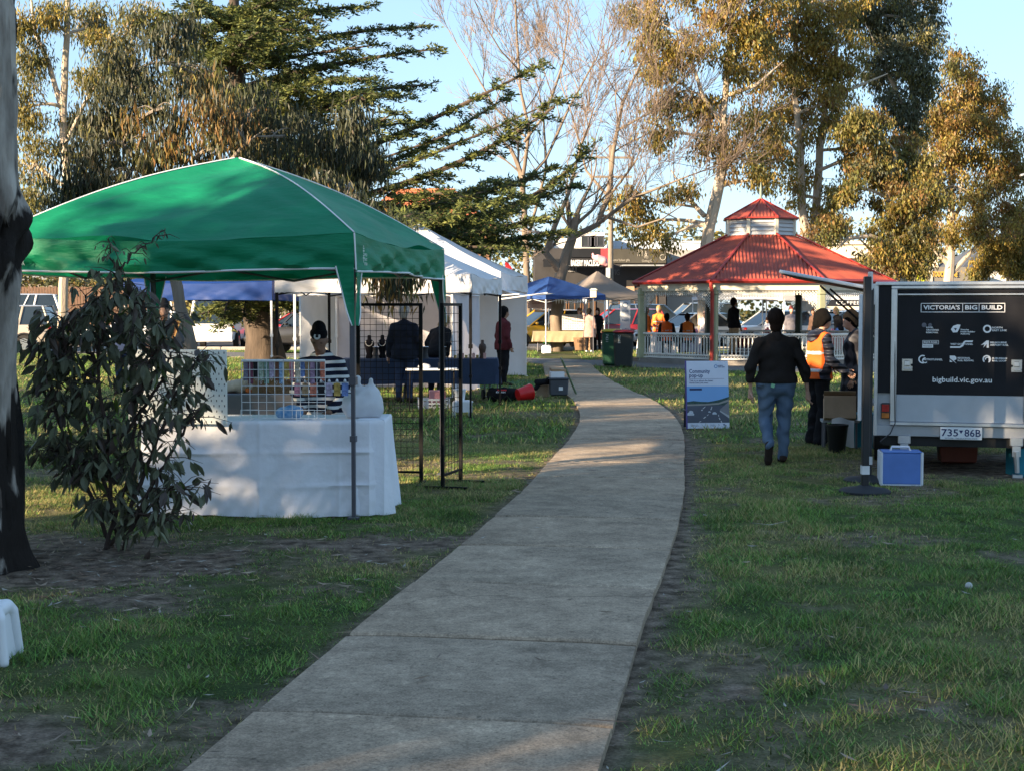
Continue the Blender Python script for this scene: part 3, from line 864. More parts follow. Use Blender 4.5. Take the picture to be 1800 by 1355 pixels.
# near weeping gum whose branches hang over the green marquee
Y = 21.0
gum_tree('weeping_gum', 'leaning grey gum with long drooping leaves hanging over the green marquee', 'tree', GX(350, Y),
    PX([(352, 740, 15), (336, 610, 13), (318, 540, 12), (303, 470, 11), (285, 380, 9), (262, 305, 7), (215, 255, 5), (170, 225, 3)], Y),
    [PX([(300, 450, 8), (350, 350, 6, -.5), (430, 255, 4, -1), (470, 225, 2, -1.2)], Y), PX([(305, 480, 8), (400, 400, 6, .6), (520, 330, 5, .8), (610, 290, 3, .6)], Y), PX([(290, 390, 5), (250, 250, 4, .4), (230, 140, 3, .6)], Y), PX([(520, 330, 4, .8), (600, 330, 3, .2), (660, 390, 2, -1.5), (690, 450, 1.4, -2.8)], Y)],
    CL([(230, 130, 50, 60), (290, 190, 55, 60), (340, 130, 45, 50), (380, 210, 55, 60), (450, 190, 40, 45), (270, 250, 55, 50), (340, 280, 50, 50), (430, 270, 45, 50), (500, 240, 50, 50), (560, 250, 50, 60), (610, 270, 40, 60), (560, 330, 45, 40), (620, 350, 35, 40),
        (220, 310, 45, 40), (160, 280, 35, 40), (190, 210, 35, 40), (640, 300, 25, 50), (500, 300, 45, 40), (660, 400, 16, 25, -1.5), (692, 478, 14, 12, -3.2), (650, 430, 14, 20, -2), (310, 60, 40, 45), (620, 210, 30, 40), (130, 330, 30, 30)], Y, .9),
    [leaf_weep, leaf_olive, leaf_rust], [.84, .13, .03], 30000, (.09, .20), lw=.08, barkm=bark_grey, seed=12, dens_sub=.42, hang=.85, twig_r=.008, thick=.85)

# cedar: long rising limbs carrying flat sprays
def cedar():
    Y = 37.0
    g = np.random.default_rng(31); rr = random.Random(31)
    base = GX(462, Y)
    root = thing('cedar_tree', 'big dark cedar with long upswept limbs and flat sprays of needles', 'tree', base)
    B = Vector(base)
    mb = MB()
    tp = PX([(468, 655, 42), (462, 590, 30), (440, 480, 24), (425, 300, 20), (416, 150, 15), (412, 40, 10), (410, -80, 6)], Y)
    mb.tube([p - B for p, r in tp], [r for p, r in tp], 12)
    limbs = [  # start px, mid px, end px, depth offsets at mid and end, radius px, spray width in metres
        ((425, 330), (640, 262), (945, 118), -.6, -1.5, 8, 1.0), ((425, 350), (650, 300), (880, 178), .6, 1.2, 7, .9), ((428, 380), (720, 320), (975, 188), -1.0, -2.6, 8, 1.0),
        ((430, 400), (800, 395), (1028, 268), -.4, -1.2, 9, 1.1), ((430, 420), (760, 360), (960, 300), 1.2, 2.8, 7, 1.0), ((435, 440), (740, 400), (1000, 330), 1.5, 3.0, 8, 1.2),
        ((435, 460), (720, 430), (960, 380), -.8, -2.0, 8, 1.2), ((440, 480), (700, 440), (930, 430), .4, .6, 7, 1.1), ((440, 470), (680, 420), (860, 470), 1.5, 2.8, 7, 1.0),
        ((438, 450), (640, 370), (780, 340), -1.5, -3.2, 7, 1.0), ((440, 480), (640, 410), (850, 385), -1.4, -3.4, 7, 1.0), ((440, 490), (660, 440), (905, 440), -1.2, -3.6, 6, .8),
        ((418, 160), (560, 120), (755, 88), -.5, -1.0, 7, .9), ((418, 130), (560, 70), (742, 48), .5, 1.0, 7, .9), ((415, 80), (520, 30), (640, 12), 0, 0, 6, .9), ((420, 210), (580, 170), (745, 150), .8, 1.8, 7, 1.0),
        ((420, 240), (560, 190), (700, 168), -1.2, -2.6, 7, 1.0), ((418, 190), (530, 150), (650, 140), -1.5, -3.4, 6, 1.0), ((422, 290), (560, 240), (735, 215), 1.0, 2.2, 7, 1.0),
        ((415, 60), (480, 0), (560, -30), .6, 1.2, 6, .9), ((414, 50), (500, -30), (600, -40), -1, -2, 6, .9), ((415, 100), (460, 60), (560, 55), -1.6, -3.2, 5, .8),
        ((416, 140), (360, 60), (300, 30), .3, .6, 6, .8), ((418, 200), (370, 110), (310, 105), -.3, -.6, 6, .7), ((412, 60), (350, 0), (280, -20), 0, 0, 5, .8), ((418, 180), (350, 130), (300, 135), .9, 2.0, 5, .7),
        ((416, 110), (440, 60), (460, 30), -2, -3.6, 5, .8), ((420, 260), (440, 210), (470, 180), -2, -3.8, 5, .8), ((425, 330), (480, 290), (540, 260), -2, -4, 5, .9), ((440, 440), (540, 400), (640, 390), -2, -4, 6, 1.0),
        ((440, 470), (720, 400), (900, 345), -2.2, -4.4, 6, 1.2), ((440, 480), (700, 430), (880, 400), 2.0, 4.0, 6, 1.2), ((440, 485), (760, 440), (985, 410), -.2, -.4, 6, 1.1), ((438, 450), (700, 380), (860, 320), 2.6, 5.0, 6, 1.2), ((440, 490), (640, 450), (800, 455), .5, 1.2, 6, 1.1), ((440, 490), (660, 455), (820, 440), 2.6, 4.6, 6, 1.1), ((450, 540), (420, 530), (350, 555), -1, -2, 5, .8), ((450, 535), (530, 520), (600, 545), -1.5, -3, 5, .7), ((450, 520), (410, 520), (395, 560), -2, -3, 4, .6), ((452, 520), (500, 525), (540, 540), 1, 2, 4, .7)]
    extra = []
    for s, m, e, dm, de, rp, sw in limbs:
        for q in range(1):
            f = rr.uniform(.55, .92); j = lambda v, a: (v[0] + rr.uniform(-a, a), v[1] + rr.uniform(-a, a))
            e2 = (s[0] + (e[0] - s[0]) * f, s[1] + (e[1] - s[1]) * f)
            extra.append((j(s, 8), j(((s[0] + m[0]) / 2, (s[1] + m[1]) / 2), 14), j(e2, 26), dm + rr.uniform(-2.2, 2.2), de + rr.uniform(-3.2, 3.2), rp * .6, sw))
    limbs = limbs + extra
    C = []; Dn = []; mi = []
    for s, m, e, dm, de, rp, sw in limbs:
        sw = sw * 1.3
        a, b, c = W(*s, Y), W(*m, Y + dm), W(*e, Y + de)
        L = (c - a).length
        n = max(8, int(L / .45))
        cpt = b * 2 - (a + c) * .5
        P = bez(a, cpt, c, n)
        r0 = rp * Y / F
        mb.tube([p - B for p in P], [r0 * (1 - .85 * i / n) + .01 for i in range(n + 1)], 6, caps=False)
        for i in range(int(n * .22), n + 1):
            t = i / n
            fw = (P[min(i + 1, n)] - P[max(i - 1, 0)]).normalized()
            side = fw.cross(Vector((0, 0, 1))).normalized()
            for sg in (-1, 1):
                for q in range(2):
                    ln = sw * (1.15 - .75 * t) * rr.uniform(.55, 1.15)
                    d = (side * sg * rr.uniform(.55, 1) + fw * rr.uniform(.3, .9) + Vector((0, 0, rr.uniform(-.32, .12)))).normalized()
                    p0 = P[i] + fw * rr.uniform(-.2, .2)
                    p1 = p0 + d * ln + Vector((0, 0, -ln * ln * rr.uniform(.05, .34)))
                    if rr.random() < .6: mb.tube([p0 - B, p0.lerp(p1, .5) + Vector((0, 0, .04)) - B, p1 - B], [.016, .012, .005], 3, caps=False)
                    k = int(ln / .055)
                    for w_ in range(k):
                        u = (w_ + rr.random()) / k
                        pp = p0.lerp(p1, u) + Vector((0, 0, .04 * math.sin(PI * u)))
                        tip = u > .72 and rr.random() < .5
                        nd = 5
                        for z_ in range(nd):
                            C.append((pp.x + rr.gauss(0, .05), pp.y + rr.gauss(0, .05), pp.z + rr.gauss(-.005, .028)))
                            v = Vector((rr.gauss(0, .6), rr.gauss(0, .6), rr.gauss(.12, .3))) + d * .5
                            Dn.append(tuple(v)); mi.append(1 if tip or rr.random() < .16 else 0)
    mb.build('trunk', bark_dark, root, smooth=True)
    C = np.array(C) - np.array(B); Dn = np.array(Dn); n = len(C)
    L = .08 + .10 * g.random(n)
    V, Q = leaves_np(C, Dn, L, L * .15, g, 0)
    np_mesh('crown', V, Q, [needle, needle_tip], root, False, mi)
    return root
cedar()

# leafless trees with fine reddish twigs
def bare_tree(name, label, base, trunk, limbs, seed, depth=5, twig=.013, spread=.55, droop=0.0, rmin=.0095):
    rr = random.Random(seed)
    root = thing(name, label, 'tree', base); B = Vector(base)
    big = MB(); tw = MB()
    def grow(p, d, L, r, lvl):
        n = 4 if lvl >= depth - 1 else 3
        pts = [p]; q = p; dd = d.copy()
        for i in range(n):
            dd = (dd + Vector((rr.uniform(-1, 1), rr.uniform(-1, 1), rr.uniform(-.6, .9) - droop * (lvl < 3))) * .2).normalized()
            q = q + dd * L / n; pts.append(q)
        r1 = max(rmin * .5, r * .62)
        (big if r > .05 else tw).tube([x - B for x in pts], [r + (r1 - r) * i / n for i in range(n + 1)], 6 if r > .05 else 3, caps=False)
        if lvl <= 0: return
        kids = rr.choice([3, 3, 4]) if lvl > 1 else rr.choice([3, 4])
        for k in range(kids):
            at_ = pts[-1] if k == 0 else pts[rr.randint(1, n)]
            ax = Vector((rr.uniform(-1, 1), rr.uniform(-1, 1), rr.uniform(-1, 1))).normalized()
            nd = (dd + ax * spread * (.35 if k == 0 else 1.15) + Vector((0, 0, .12))).normalized()
            grow(at_, nd, L * rr.uniform(.62, .82), max(rmin, r1 * rr.uniform(.6, .9)), lvl - 1)
    tips = []
    trunk = [(p, r * .5) for p, r in trunk]; limbs = [[(p, r * .42) for p, r in l] for l in limbs]
    for pl in [trunk] + limbs:
        P = [p for p, r in pl]; rad = [r for p, r in pl]
        q = []; qr = []
        for i in range(len(P) - 1):
            k = max(2, int((P[i + 1] - P[i]).length / .8))
            for j in range(k):
                t = j / k
                q.append(P[i].lerp(P[i + 1], t) + Vector((rr.uniform(-1, 1), rr.uniform(-1, 1), 0)) * rad[i] * .2); qr.append(rad[i] * (1 - t) + rad[i + 1] * t)
        q.append(P[-1]); qr.append(rad[-1])
        big.tube([x - B for x in q], qr, 9)
        tips.append((P[-1], (P[-1] - P[-2]).normalized(), rad[-1]))
        if pl is not trunk:
            for i in range(2, len(q) - 1):
                if rr.random() < .65:
                    d = (q[i + 1] - q[i]).normalized(); ax = Vector((rr.uniform(-1, 1), rr.uniform(-1, 1), rr.uniform(-.2, .8)))
                    tips.append((q[i], (d * .6 + ax).normalized(), qr[i] * .5))
    for p, d, r in tips:
        grow(p, d, rr.uniform(1.5, 2.2), max(r, .03), depth - 1)
    big.build('trunk', bark_bare, root, smooth=True)
    tw.build('crown', M('bare_twigs', (0.17, 0.125, 0.095), .85, .3, 2), root)
    return root
Y = 55.0
bare_tree('bare_tree', 'leafless tree with thick crooked trunk behind the blue marquee', GX(978, Y),
    PX([(980, 618, 24), (978, 560, 22), (982, 505, 21), (992, 465, 20)], Y),
    [PX([(988, 470, 17), (1010, 415, 14, .3), (1050, 395, 12, .6), (1068, 350, 11, .8), (1078, 270, 9, 1), (1095, 180, 7, 1.2), (1130, 105, 4, 1.4)], Y),
     PX([(985, 480, 16), (960, 445, 14, -.4), (975, 400, 11, -.8), (1000, 340, 8, -1.1), (1020, 260, 5, -1.4)], Y),
     PX([(1050, 395, 9, .6), (1110, 350, 7, 0), (1160, 330, 5, -.4), (1210, 310, 3, -.8)], Y), PX([(1068, 345, 7, .8), (1030, 300, 5, 1.5), (1010, 220, 4, 2)], Y), PX([(1060, 380, 7, .6), (1120, 400, 5, -.5), (1165, 385, 3, -1.2)], Y), PX([(1085, 230, 5, 1.1), (1140, 200, 4, .6), (1190, 150, 3, .2)], Y)], 21, depth=5)
Y = 68.0
bare_tree('bare_tree', 'upright leafless tree with fine twigs against the sky above the white marquees', GX(925, Y),
    PX([(930, 600, 13), (925, 440, 11), (918, 320, 10)], Y),
    [PX([(918, 320, 9), (930, 230, 7, 0), (915, 160, 6, .4), (908, 60, 5, .6), (905, -20, 3, .6)], Y), PX([(922, 250, 6, 0), (960, 200, 5, -.8), (990, 110, 4, -1), (1000, 30, 3, -1.4)], Y), PX([(915, 330, 7), (960, 280, 6, .6), (1000, 190, 5, 1.2), (1050, 100, 3, 1.6)], Y), PX([(922, 240, 5), (870, 190, 4, .6), (830, 120, 3, 1)], Y), PX([(925, 430, 7), (960, 300, 6, 1.5), (955, 200, 4, 2)], Y), PX([(918, 130, 4, .5), (880, 90, 3, -.6), (850, 40, 2.4, -1)], Y)], 23, depth=5, spread=.5)

# big trunk in front on the left
def near_trunk():
    Y = 8.75
    base = Vector((-3.32, Y, 0))
    t = thing('charred_gum', 'thick gum trunk at the left edge, pale peeling bark over charred black patches', 'tree', base)
    m = bpy.data.materials.new('bark_peeling'); m.use_nodes = True
    nt = m.node_tree; b = nt.nodes['Principled BSDF']; b.inputs['Roughness'].default_value = .9; b.inputs['Specular IOR Level'].default_value = .2
    tc = nt.nodes.new('ShaderNodeTexCoord'); mp = nt.nodes.new('ShaderNodeMapping'); mp.inputs['Scale'].default_value = (3.0, 3.0, .8)
    nt.links.new(tc.outputs['Object'], mp.inputs[0])
    def nz(sc, d=6):
        n = nt.nodes.new('ShaderNodeTexNoise'); n.inputs['Scale'].default_value = sc; n.inputs['Detail'].default_value = d; nt.links.new(mp.outputs[0], n.inputs['Vector']); return n.outputs['Fac']
    pale = nt.nodes.new('ShaderNodeValToRGB'); pale.color_ramp.elements[0].color = (.16, .135, .115, 1); pale.color_ramp.elements[1].color = (.46, .41, .36, 1); pale.color_ramp.elements[0].position = .35; pale.color_ramp.elements[1].position = .62
    nt.links.new(nz(2.2), pale.inputs[0])
    at = nt.nodes.new('ShaderNodeAttribute'); at.attribute_name = 'char'
    ad = nt.nodes.new('ShaderNodeMath'); ad.operation = 'ADD'; nt.links.new(at.outputs['Fac'], ad.inputs[0])
    ms = nt.nodes.new('ShaderNodeMath'); ms.operation = 'MULTIPLY_ADD'; ms.inputs[1].default_value = 1.3; ms.inputs[2].default_value = -.65
    nt.links.new(nz(3.1, 8), ms.inputs[0]); nt.links.new(ms.outputs[0], ad.inputs[1])
    st = nt.nodes.new('ShaderNodeValToRGB'); st.color_ramp.elements[0].position = .42; st.color_ramp.elements[1].position = .56
    nt.links.new(ad.outputs[0], st.inputs[0])
    mx = nt.nodes.new('ShaderNodeMix'); mx.data_type = 'RGBA'; nt.links.new(st.outputs[0], mx.inputs[0]); nt.links.new(pale.outputs[0], mx.inputs[6]); mx.inputs[7].default_value = (.018, .014, .012, 1)
    nt.links.new(mx.outputs[2], b.inputs['Base Color'])
    bn = nt.nodes.new('ShaderNodeBump'); bn.inputs['Strength'].default_value = .9; bn.inputs['Distance'].default_value = .04
    nt.links.new(nz(5, 9), bn.inputs['Height']); nt.links.new(bn.outputs[0], b.inputs['Normal'])
    # profile: right edge of the trunk in the photograph by height
    prof = [(0.0, .28), (.12, .26), (.35, .25), (.7, .24), (1.05, .23), (1.45, .215), (1.75, .21), (1.95, .215), (2.1, .225), (2.25, .205), (2.5, .19), (2.9, .19), (3.4, .20), (4.2, .19), (6, .17), (9, .12)]
    nv, nu = 260, 72
    vs = []; ch = []
    for j in range(nv + 1):
        z = 9 * (j / nv) ** 1.25 - .05
        r0 = float(np.interp(z, [p[0] for p in prof], [p[1] for p in prof]))
        cx = .10 * float(smooth01(z, .9, 2.2)) - .009 * max(0, z - 3)
        for i in range(nu):
            a = 2 * PI * i / nu
            lump = .05 * math.exp(-((z - 2.05) / .22) ** 2) * (math.sin(3 * a + 9 * z) + .7 * math.sin(7 * a - 17 * z))
            fl = .06 * math.exp(-z / .18) * (0.5 + .5 * math.sin(5 * a + 1))
            r = r0 * (1 + .06 * math.sin(3 * a + z * 1.1) + .035 * math.sin(8 * a + 2.2 * z)) + lump + fl + .03 * (float(vnoise(a * 9, z * 1.6, 1.7, 8)) - .5) + .02 * (float(vnoise(a * 22, z * 5, 1.7, 18)) - .5)
            vs.append((cx + r * math.cos(a), r * math.sin(a), z))
            c = .12 + .75 * math.exp(-((z - 2.0) / .26) ** 2) + (.65 if z < 1.15 else 0) * smooth01(1.3 - z, 0, .5) * (.45 + .55 * math.sin(a + 1.0)) + .22 * smooth01(math.cos(a - .15), .72, 1.0) * (z > 2.3)
            ch.append(min(1, float(c)))
    fs = [(j * nu + i, j * nu + (i + 1) % nu, (j + 1) * nu + (i + 1) % nu, (j + 1) * nu + i) for j in range(nv) for i in range(nu)]
    o = MB().add(vs, fs).build('trunk', m, t, smooth=True)
    a_ = o.data.attributes.new('char', 'FLOAT', 'POINT'); a_.data.foreach_set('value', ch)
    # second, charred stem leaning behind it
    mb = MB()
    P = [Vector(p) for p in [(-.05, .5, -.05), (.0, .48, .35), (.02, .45, .8), (-.04, .42, 1.4), (-.1, .4, 2.2), (-.4, .5, 3.4), (-.9, .7, 5.2)]]
    mb.tube(P, [.16, .135, .13, .13, .13, .1, .06], 14)
    mb.build('charred_stem', M('bark_charred', (.014, .011, .01), .95, .4, 9, .9, 30), t, smooth=True)
    # loose strips of bark
    for i in range(7):
        z = [2.35, 2.9, 3.15, 1.55, .75, 3.3, 2.6][i]; a = [-.3, -1.1, -.2, -.9, -.6, -1.5, .1][i]
        r = .23
        mb = MB()
        p0 = Vector((r * math.cos(a), r * math.sin(a), z)); out = Vector((math.cos(a), math.sin(a), 0)); sd = Vector((-math.sin(a), math.cos(a), 0))
        L = .25 + .1 * (i % 3)
        mb.grid(lambda u, v: tuple(p0 + sd * (u - .5) * .06 * (1 - .5 * v) + Vector((0, 0, -L * v)) + out * (.05 * v * v * (1 + .6 * math.sin(i)) + .012 * math.cos(u * PI))), 3, 6)
        mb.build('bark_strip', M('bark_strip', (.10, .075, .06), .9, .3, 12), t)
near_trunk()

# young gum regrowth in front of the marquee: big hanging juvenile leaves, each leaf built
def sapling():
    base = Vector((-2.66, 9.45, 0))
    t = thing('gum_sapling', 'leafy gum sapling with big drooping leaves in front of the white tablecloth', 'shrub', base)
    rr = random.Random(44); g = np.random.default_rng(44)
    mb = MB(); C = []; D = []; L = []
    stems = [[(215, 950), (190, 800), (170, 640), (185, 540), (215, 470)], [(205, 955), (230, 820), (240, 700), (235, 600), (232, 520)], [(195, 955), (140, 820), (95, 720), (85, 640), (80, 600)], [(220, 950), (280, 830), (320, 760), (350, 720)],
             [(215, 940), (270, 880), (310, 850), (335, 860)], [(225, 900), (280, 770), (310, 690), (340, 640), (352, 620)], [(200, 900), (150, 740), (120, 640), (110, 560)], [(215, 470), (235, 445), (262, 425), (290, 405)], [(215, 480), (195, 450), (190, 420)],
             [(190, 800), (250, 720), (290, 660), (300, 620)], [(200, 930), (250, 900), (280, 905), (300, 915)], [(205, 850), (130, 800), (90, 790)], [(240, 700), (280, 600), (250, 540)], [(170, 640), (140, 580), (150, 520)]]
    for si, s in enumerate(stems):
        dy = rr.uniform(-.35, .35)
        P = [W(p[0], p[1], base.y + dy * i / len(s)) for i, p in enumerate(s)]
        if s[0][1] > 930: P[0] = base + Vector((rr.uniform(-.08, .08), rr.uniform(-.08, .08), 0))
        q = []
        for i in range(len(P) - 1):
            for j in range(5): q.append(P[i].lerp(P[i + 1], j / 5) + Vector((rr.gauss(0, .008), rr.gauss(0, .01), rr.gauss(0, .008))))
        q.append(P[-1])
        n = len(q)
        thin = si in (7, 8)
        mb.tube([p - base for p in q], [(.006 if thin else .014) * (1 - .75 * i / n) + .002 for i in range(n)], 5)
        for i in range(3, n):
            nb = 1 if thin else (rr.choice([2, 2, 3]) if si in (3, 4, 5, 9, 10) else rr.choice([4, 5, 5, 6]))
            for k in range(nb):
                d = Vector((rr.uniform(-1, 1), rr.uniform(-1, 1), rr.uniform(-.5, .5))).normalized()
                ln = rr.uniform(.06, .30) * (.5 if thin else 1)
                e = q[i] + d * ln
                mb.tube([q[i] - base, q[i].lerp(e, .5) + Vector((0, 0, .02)) - base, e - base], [.004, .003, .0015], 3, caps=False)
                nl = rr.choice([1, 1, 2]) if thin else (rr.choice([2, 3, 3]) if si in (3, 4, 5, 9, 10) else rr.choice([3, 4, 4, 5]))
                for w_ in range(nl):
                    u = rr.uniform(.3, 1)
                    C.append(q[i].lerp(e, u) - base); D.append(Vector((rr.gauss(0, .5), rr.gauss(0, .5), -1 + .25 * rr.random())) + d * .3); L.append(rr.uniform(.05, .15) * (.45 if thin else 1))
    mb.build('stem', M('sapling_stem', (.05, .032, .025), .8, .3, 8), t, smooth=True)
    # leaf shape: ovate with a folded midrib, six variants shared by all leaves
    mats = [leaf_juv, M('leaf_juvenile_pale', (.14, .15, .09), .5, .3, 3, isl=.0, trans=.15, spec=.3), M('leaf_juvenile_bronze', (.07, .05, .04), .5, .3, 3, trans=.2, spec=.5), M('leaf_juvenile_fresh', (.09, .13, .03), .45, .2, 3, trans=.4, spec=.4)]
    vs = [(0, 0, 0), (.30, .02, .28), (.36, .03, .45), (.22, .0, .78), (0, -.05, 1), (-.22, .0, .78), (-.36, .03, .45), (-.30, .02, .28), (0, -.06, .40), (0, -.08, .75)]
    fs = [(0, 1, 8), (1, 2, 8), (2, 3, 9, 8), (3, 4, 9), (4, 5, 9), (5, 6, 8, 9), (6, 7, 8), (7, 0, 8)]
    meshes = []
    for k, m in enumerate(mats):
        for wv in (.38, .58):
            me = bpy.data.meshes.new('leaf')
            me.from_pydata([(v[0] * wv, v[1], -v[2]) for v in vs], [], fs); me.materials.append(m); me.update()
            meshes.append(me)
    ks = sorted(range(len(C)), key=lambda i: -L[i])
    tri = []
    for r_, i in enumerate(ks):
        q = D[i].normalized().to_track_quat('-Z', 'Y') @ Euler((0, 0, rr.uniform(0, 2 * PI))).to_quaternion()
        px_x = (C[i] + base).x
        k = rr.choices([0, 1, 2, 3], [.60, .2, .17, .03])[0]
        if r_ < 300:
            o = bpy.data.objects.new('leaf', meshes[k * 2 + rr.randint(0, 1)]); COL.objects.link(o); o.parent = t
            o.location = C[i]; o.rotation_mode = 'QUATERNION'; o.rotation_quaternion = q; o.scale = (L[i],) * 3
        else:
            wv = rr.choice([.38, .58])
            tri.append((k, [tuple(C[i] + q @ (Vector((v[0] * wv, v[1], -v[2])) * L[i])) for v in vs]))
    mb = MB()
    for k, vv in tri:
        mb.cur = k; mb.add(vv, fs)
    tag(mb.build('foliage', mats, t), kind='stuff')
sapling()

# trees added out of frame at left to cast shade on the lawn
def added_shade_tree(name, label, loc, h, rx, seed, n=8500, low=1.2):
    g = np.random.default_rng(seed); rr = random.Random(seed)
    root = thing(name, label, 'tree', loc, rr.uniform(0, 6), 'gums added out of frame to shade the lawn')
    mb = MB()
    mb.tube([(0, 0, -.1), (.1, 0, h * .3), (0, .15, h * .6), (.1, .1, h * .9)], [.32, .24, .16, .05], 9)
    cl = []
    for i in range(34):
        a = rr.uniform(0, 2 * PI); z = rr.uniform(low, h); k = math.sin(min(1, (z - low) / (h - low) * .85 + .15) * PI) ** .5
        r = rx * k * math.sqrt(rr.random())
        c = Vector((r * math.cos(a), r * math.sin(a), z)); cl.append(c)
        mb.tube([(0, 0, max(.5, z - 1)), (c.x * .5, c.y * .5, z - .2), tuple(c)], [.07, .05, .02], 5, caps=False)
    mb.build('trunk', bark_gum, root, smooth=True)
    C = np.concatenate([np.array(c)[None] + g.normal(size=(n // 34, 3)) * np.array([.55, .55, .5]) for c in cl])
    m = len(C); D = g.normal(size=(m, 3)) * .5; D[:, 2] -= .8
    L = .2 + .2 * g.random(m)
    V, Q = leaves_np(C, D, L, L * .2, g)
    np_mesh('crown', V, Q, [leaf_olive], root)
    return root

# ------------------------------------------------------------------ rotunda
red_roof = M('red_corrugated_iron', (0.37, 0.082, 0.046), .6, .25, 1.2, 0, spec=.3, col2=(0.23, 0.047, 0.035), detail=8)
red_trim = M('red_trim_paint', (0.30, 0.03, 0.022), .45, .15, 3)
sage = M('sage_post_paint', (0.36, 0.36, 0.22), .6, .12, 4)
dark_post = M('dark_green_rear_post', (0.05, 0.06, 0.045), .6, .2, 4)
cream = M('cream_paint', (0.66, 0.60, 0.47), .6, .1, 4)
lace_white = M('white_iron_lace', (0.68, 0.66, 0.60), .55, .1, 6)
def rotunda():
    cx, cy = 7.62, 43.8
    t = thing('rotunda', 'octagonal park rotunda with red corrugated roof, louvred cupola and white railings', 'rotunda', (cx, cy, 0))
    th = [R(74 + 45 * k) for k in range(8)]
    def P(k, r, z):
        a = th[k % 8]; return Vector((r * math.cos(a), -r * math.sin(a), z))
    RE, RT, ZE, ZT = 4.08, 1.08, 2.44, 3.86
    # floor
    mb = MB(); n = 8
    vs = [P(k, 4.0, -.05) for k in range(8)] + [P(k, 4.0, .16) for k in range(8)]
    mb.add(vs, [tuple(range(8)), tuple(range(15, 7, -1))] + [((k + 1) % 8, k, k + 8, (k + 1) % 8 + 8) for k in range(8)])
    mb.build('floor', M('rotunda_floor', (.2, .18, .16), .9, .2, 3), t)
    def corr_panel(k, r0, z0, r1, z1, pitch, amp, name, parent):
        A, B, C, D = P(k, r0, z0), P(k + 1, r0, z0), P(k + 1, r1, z1), P(k, r1, z1)
        ex = (B - A); L = ex.length; ex.normalize()
        up = ((C + D) / 2 - (A + B) / 2); H = up.length; upn = up.normalized(); nr = ex.cross(upn)
        if nr.z < 0: nr = -nr
        w1 = (C - D).length
        sx0 = (D - A).dot(ex)
        nc = int(L / pitch) * 6; vs = []; fs = []
        for i in range(nc + 1):
            s = L * i / nc
            # top limit for this rib line (runs straight up slope)
            if s < sx0: h = H * s / sx0
            elif s > L - sx0: h = H * (L - s) / sx0
            else: h = H
            o = nr * (amp * math.sin(2 * PI * s / pitch))
            vs += [A + ex * s + o, A + ex * s + upn * h * .5 + o, A + ex * s + upn * h + o]
        for i in range(nc):
            for j in range(2): fs.append((3 * i + j, 3 * i + 3 + j, 3 * i + 4 + j, 3 * i + 1 + j))
        m2 = MB(); m2.add(vs, fs); return m2.build(name, red_roof, parent, smooth=True)
    for k in range(8):
        corr_panel(k, RE, ZE, RT - .05, ZT, .105, .016, 'roof_panel', t)
    for k in range(8):
        mb = MB(); mb.tube([P(k, RE + .03, ZE + .01), P(k, RT, ZT + .03)], .045, 8, flat=.6); mb.build('hip_cap', red_trim, t, smooth=True)
        mb = MB()
        a, b = P(k, RE + .07, ZE - .03), P(k + 1, RE + .07, ZE - .03)
        mb.tube([a, b], .06, 4); mb.build('gutter', red_trim, t)
        a, b = P(k, RE - .18, ZE - .19), P(k + 1, RE - .18, ZE - .19)
        d = b - a
        mb = MB(); mb.box((a + b) / 2, (d.length + .02, .09, .20), rot=(0, 0, math.atan2(d.y, d.x))); mb.build('beam', cream, t)
        p = P(k, RE - .2, 0)
        front = k in (7, 0, 1, 2)
        mb = MB(); mb.box((p.x, p.y, 1.16), (.19, .19, 2.16), rot=(0, 0, -th[k]), bev=.02)
        mb.box((p.x, p.y, .3), (.24, .24, .3), rot=(0, 0, -th[k]), bev=.02); mb.box((p.x, p.y, 2.05), (.23, .23, .06), rot=(0, 0, -th[k]), bev=.02)
        mb.build('post', sage if front else dark_post, t, smooth=True)  # rear posts take a darker tone than the front ones
    # iron lace frieze with corner brackets, railing with balusters
    for k in range(8):
        a, b = P(k, RE - .2, 0), P(k + 1, RE - .2, 0)
        d = b - a; L = d.length - .2; ex = d.normalized(); a = a + ex * .1
        rz = math.atan2(d.y, d.x)
        mb = MB(); c = .085
        nn = int(L / c)
        for i in range(nn):
            s = (i + .5) * L / nn
            u = min(s, L - s)
            depth = .20 + (.62 * (1 - u / .62) ** 2 if u < .62 else 0)
            for j in range(int(depth / c)):
                z = 2.24 - (j + .5) * c
                p = a + ex * s
                for sg in (-1, 1):
                    mb.box((p.x, p.y, z), (c * 1.35, .014, .016), rot=(0, sg * PI / 4, rz) if False else Matrix.Rotation(rz, 4, 'Z') @ Matrix.Rotation(sg * PI / 4, 4, 'Y'))
                if (i + j) % 2 == 0: mb.box((p.x, p.y, z), (.04, .018, .04), rot=Matrix.Rotation(rz, 4, 'Z'))
            zb = 2.24 - int(depth / c) * c
            p = a + ex * s
            mb.box((p.x, p.y, zb - .02), (.045, .014, .06), rot=Matrix.Rotation(rz, 4, 'Z'), taper=.3)
        mb.build('lace_frieze', lace_white, t)
        if k in (3, 6): continue           # entrances at the back
        rail = MB()
        m0 = a + ex * L / 2
        rail.box((m0.x, m0.y, .90), (L, .09, .06), rot=(0, 0, rz), bev=.012); rail.box((m0.x, m0.y, .30), (L, .05, .04), rot=(0, 0, rz))
        rail.box((m0.x, m0.y, .20), (L, .05, .035), rot=(0, 0, rz))
        ro = rail.build('railing', lace_white, t)
        lat = MB()
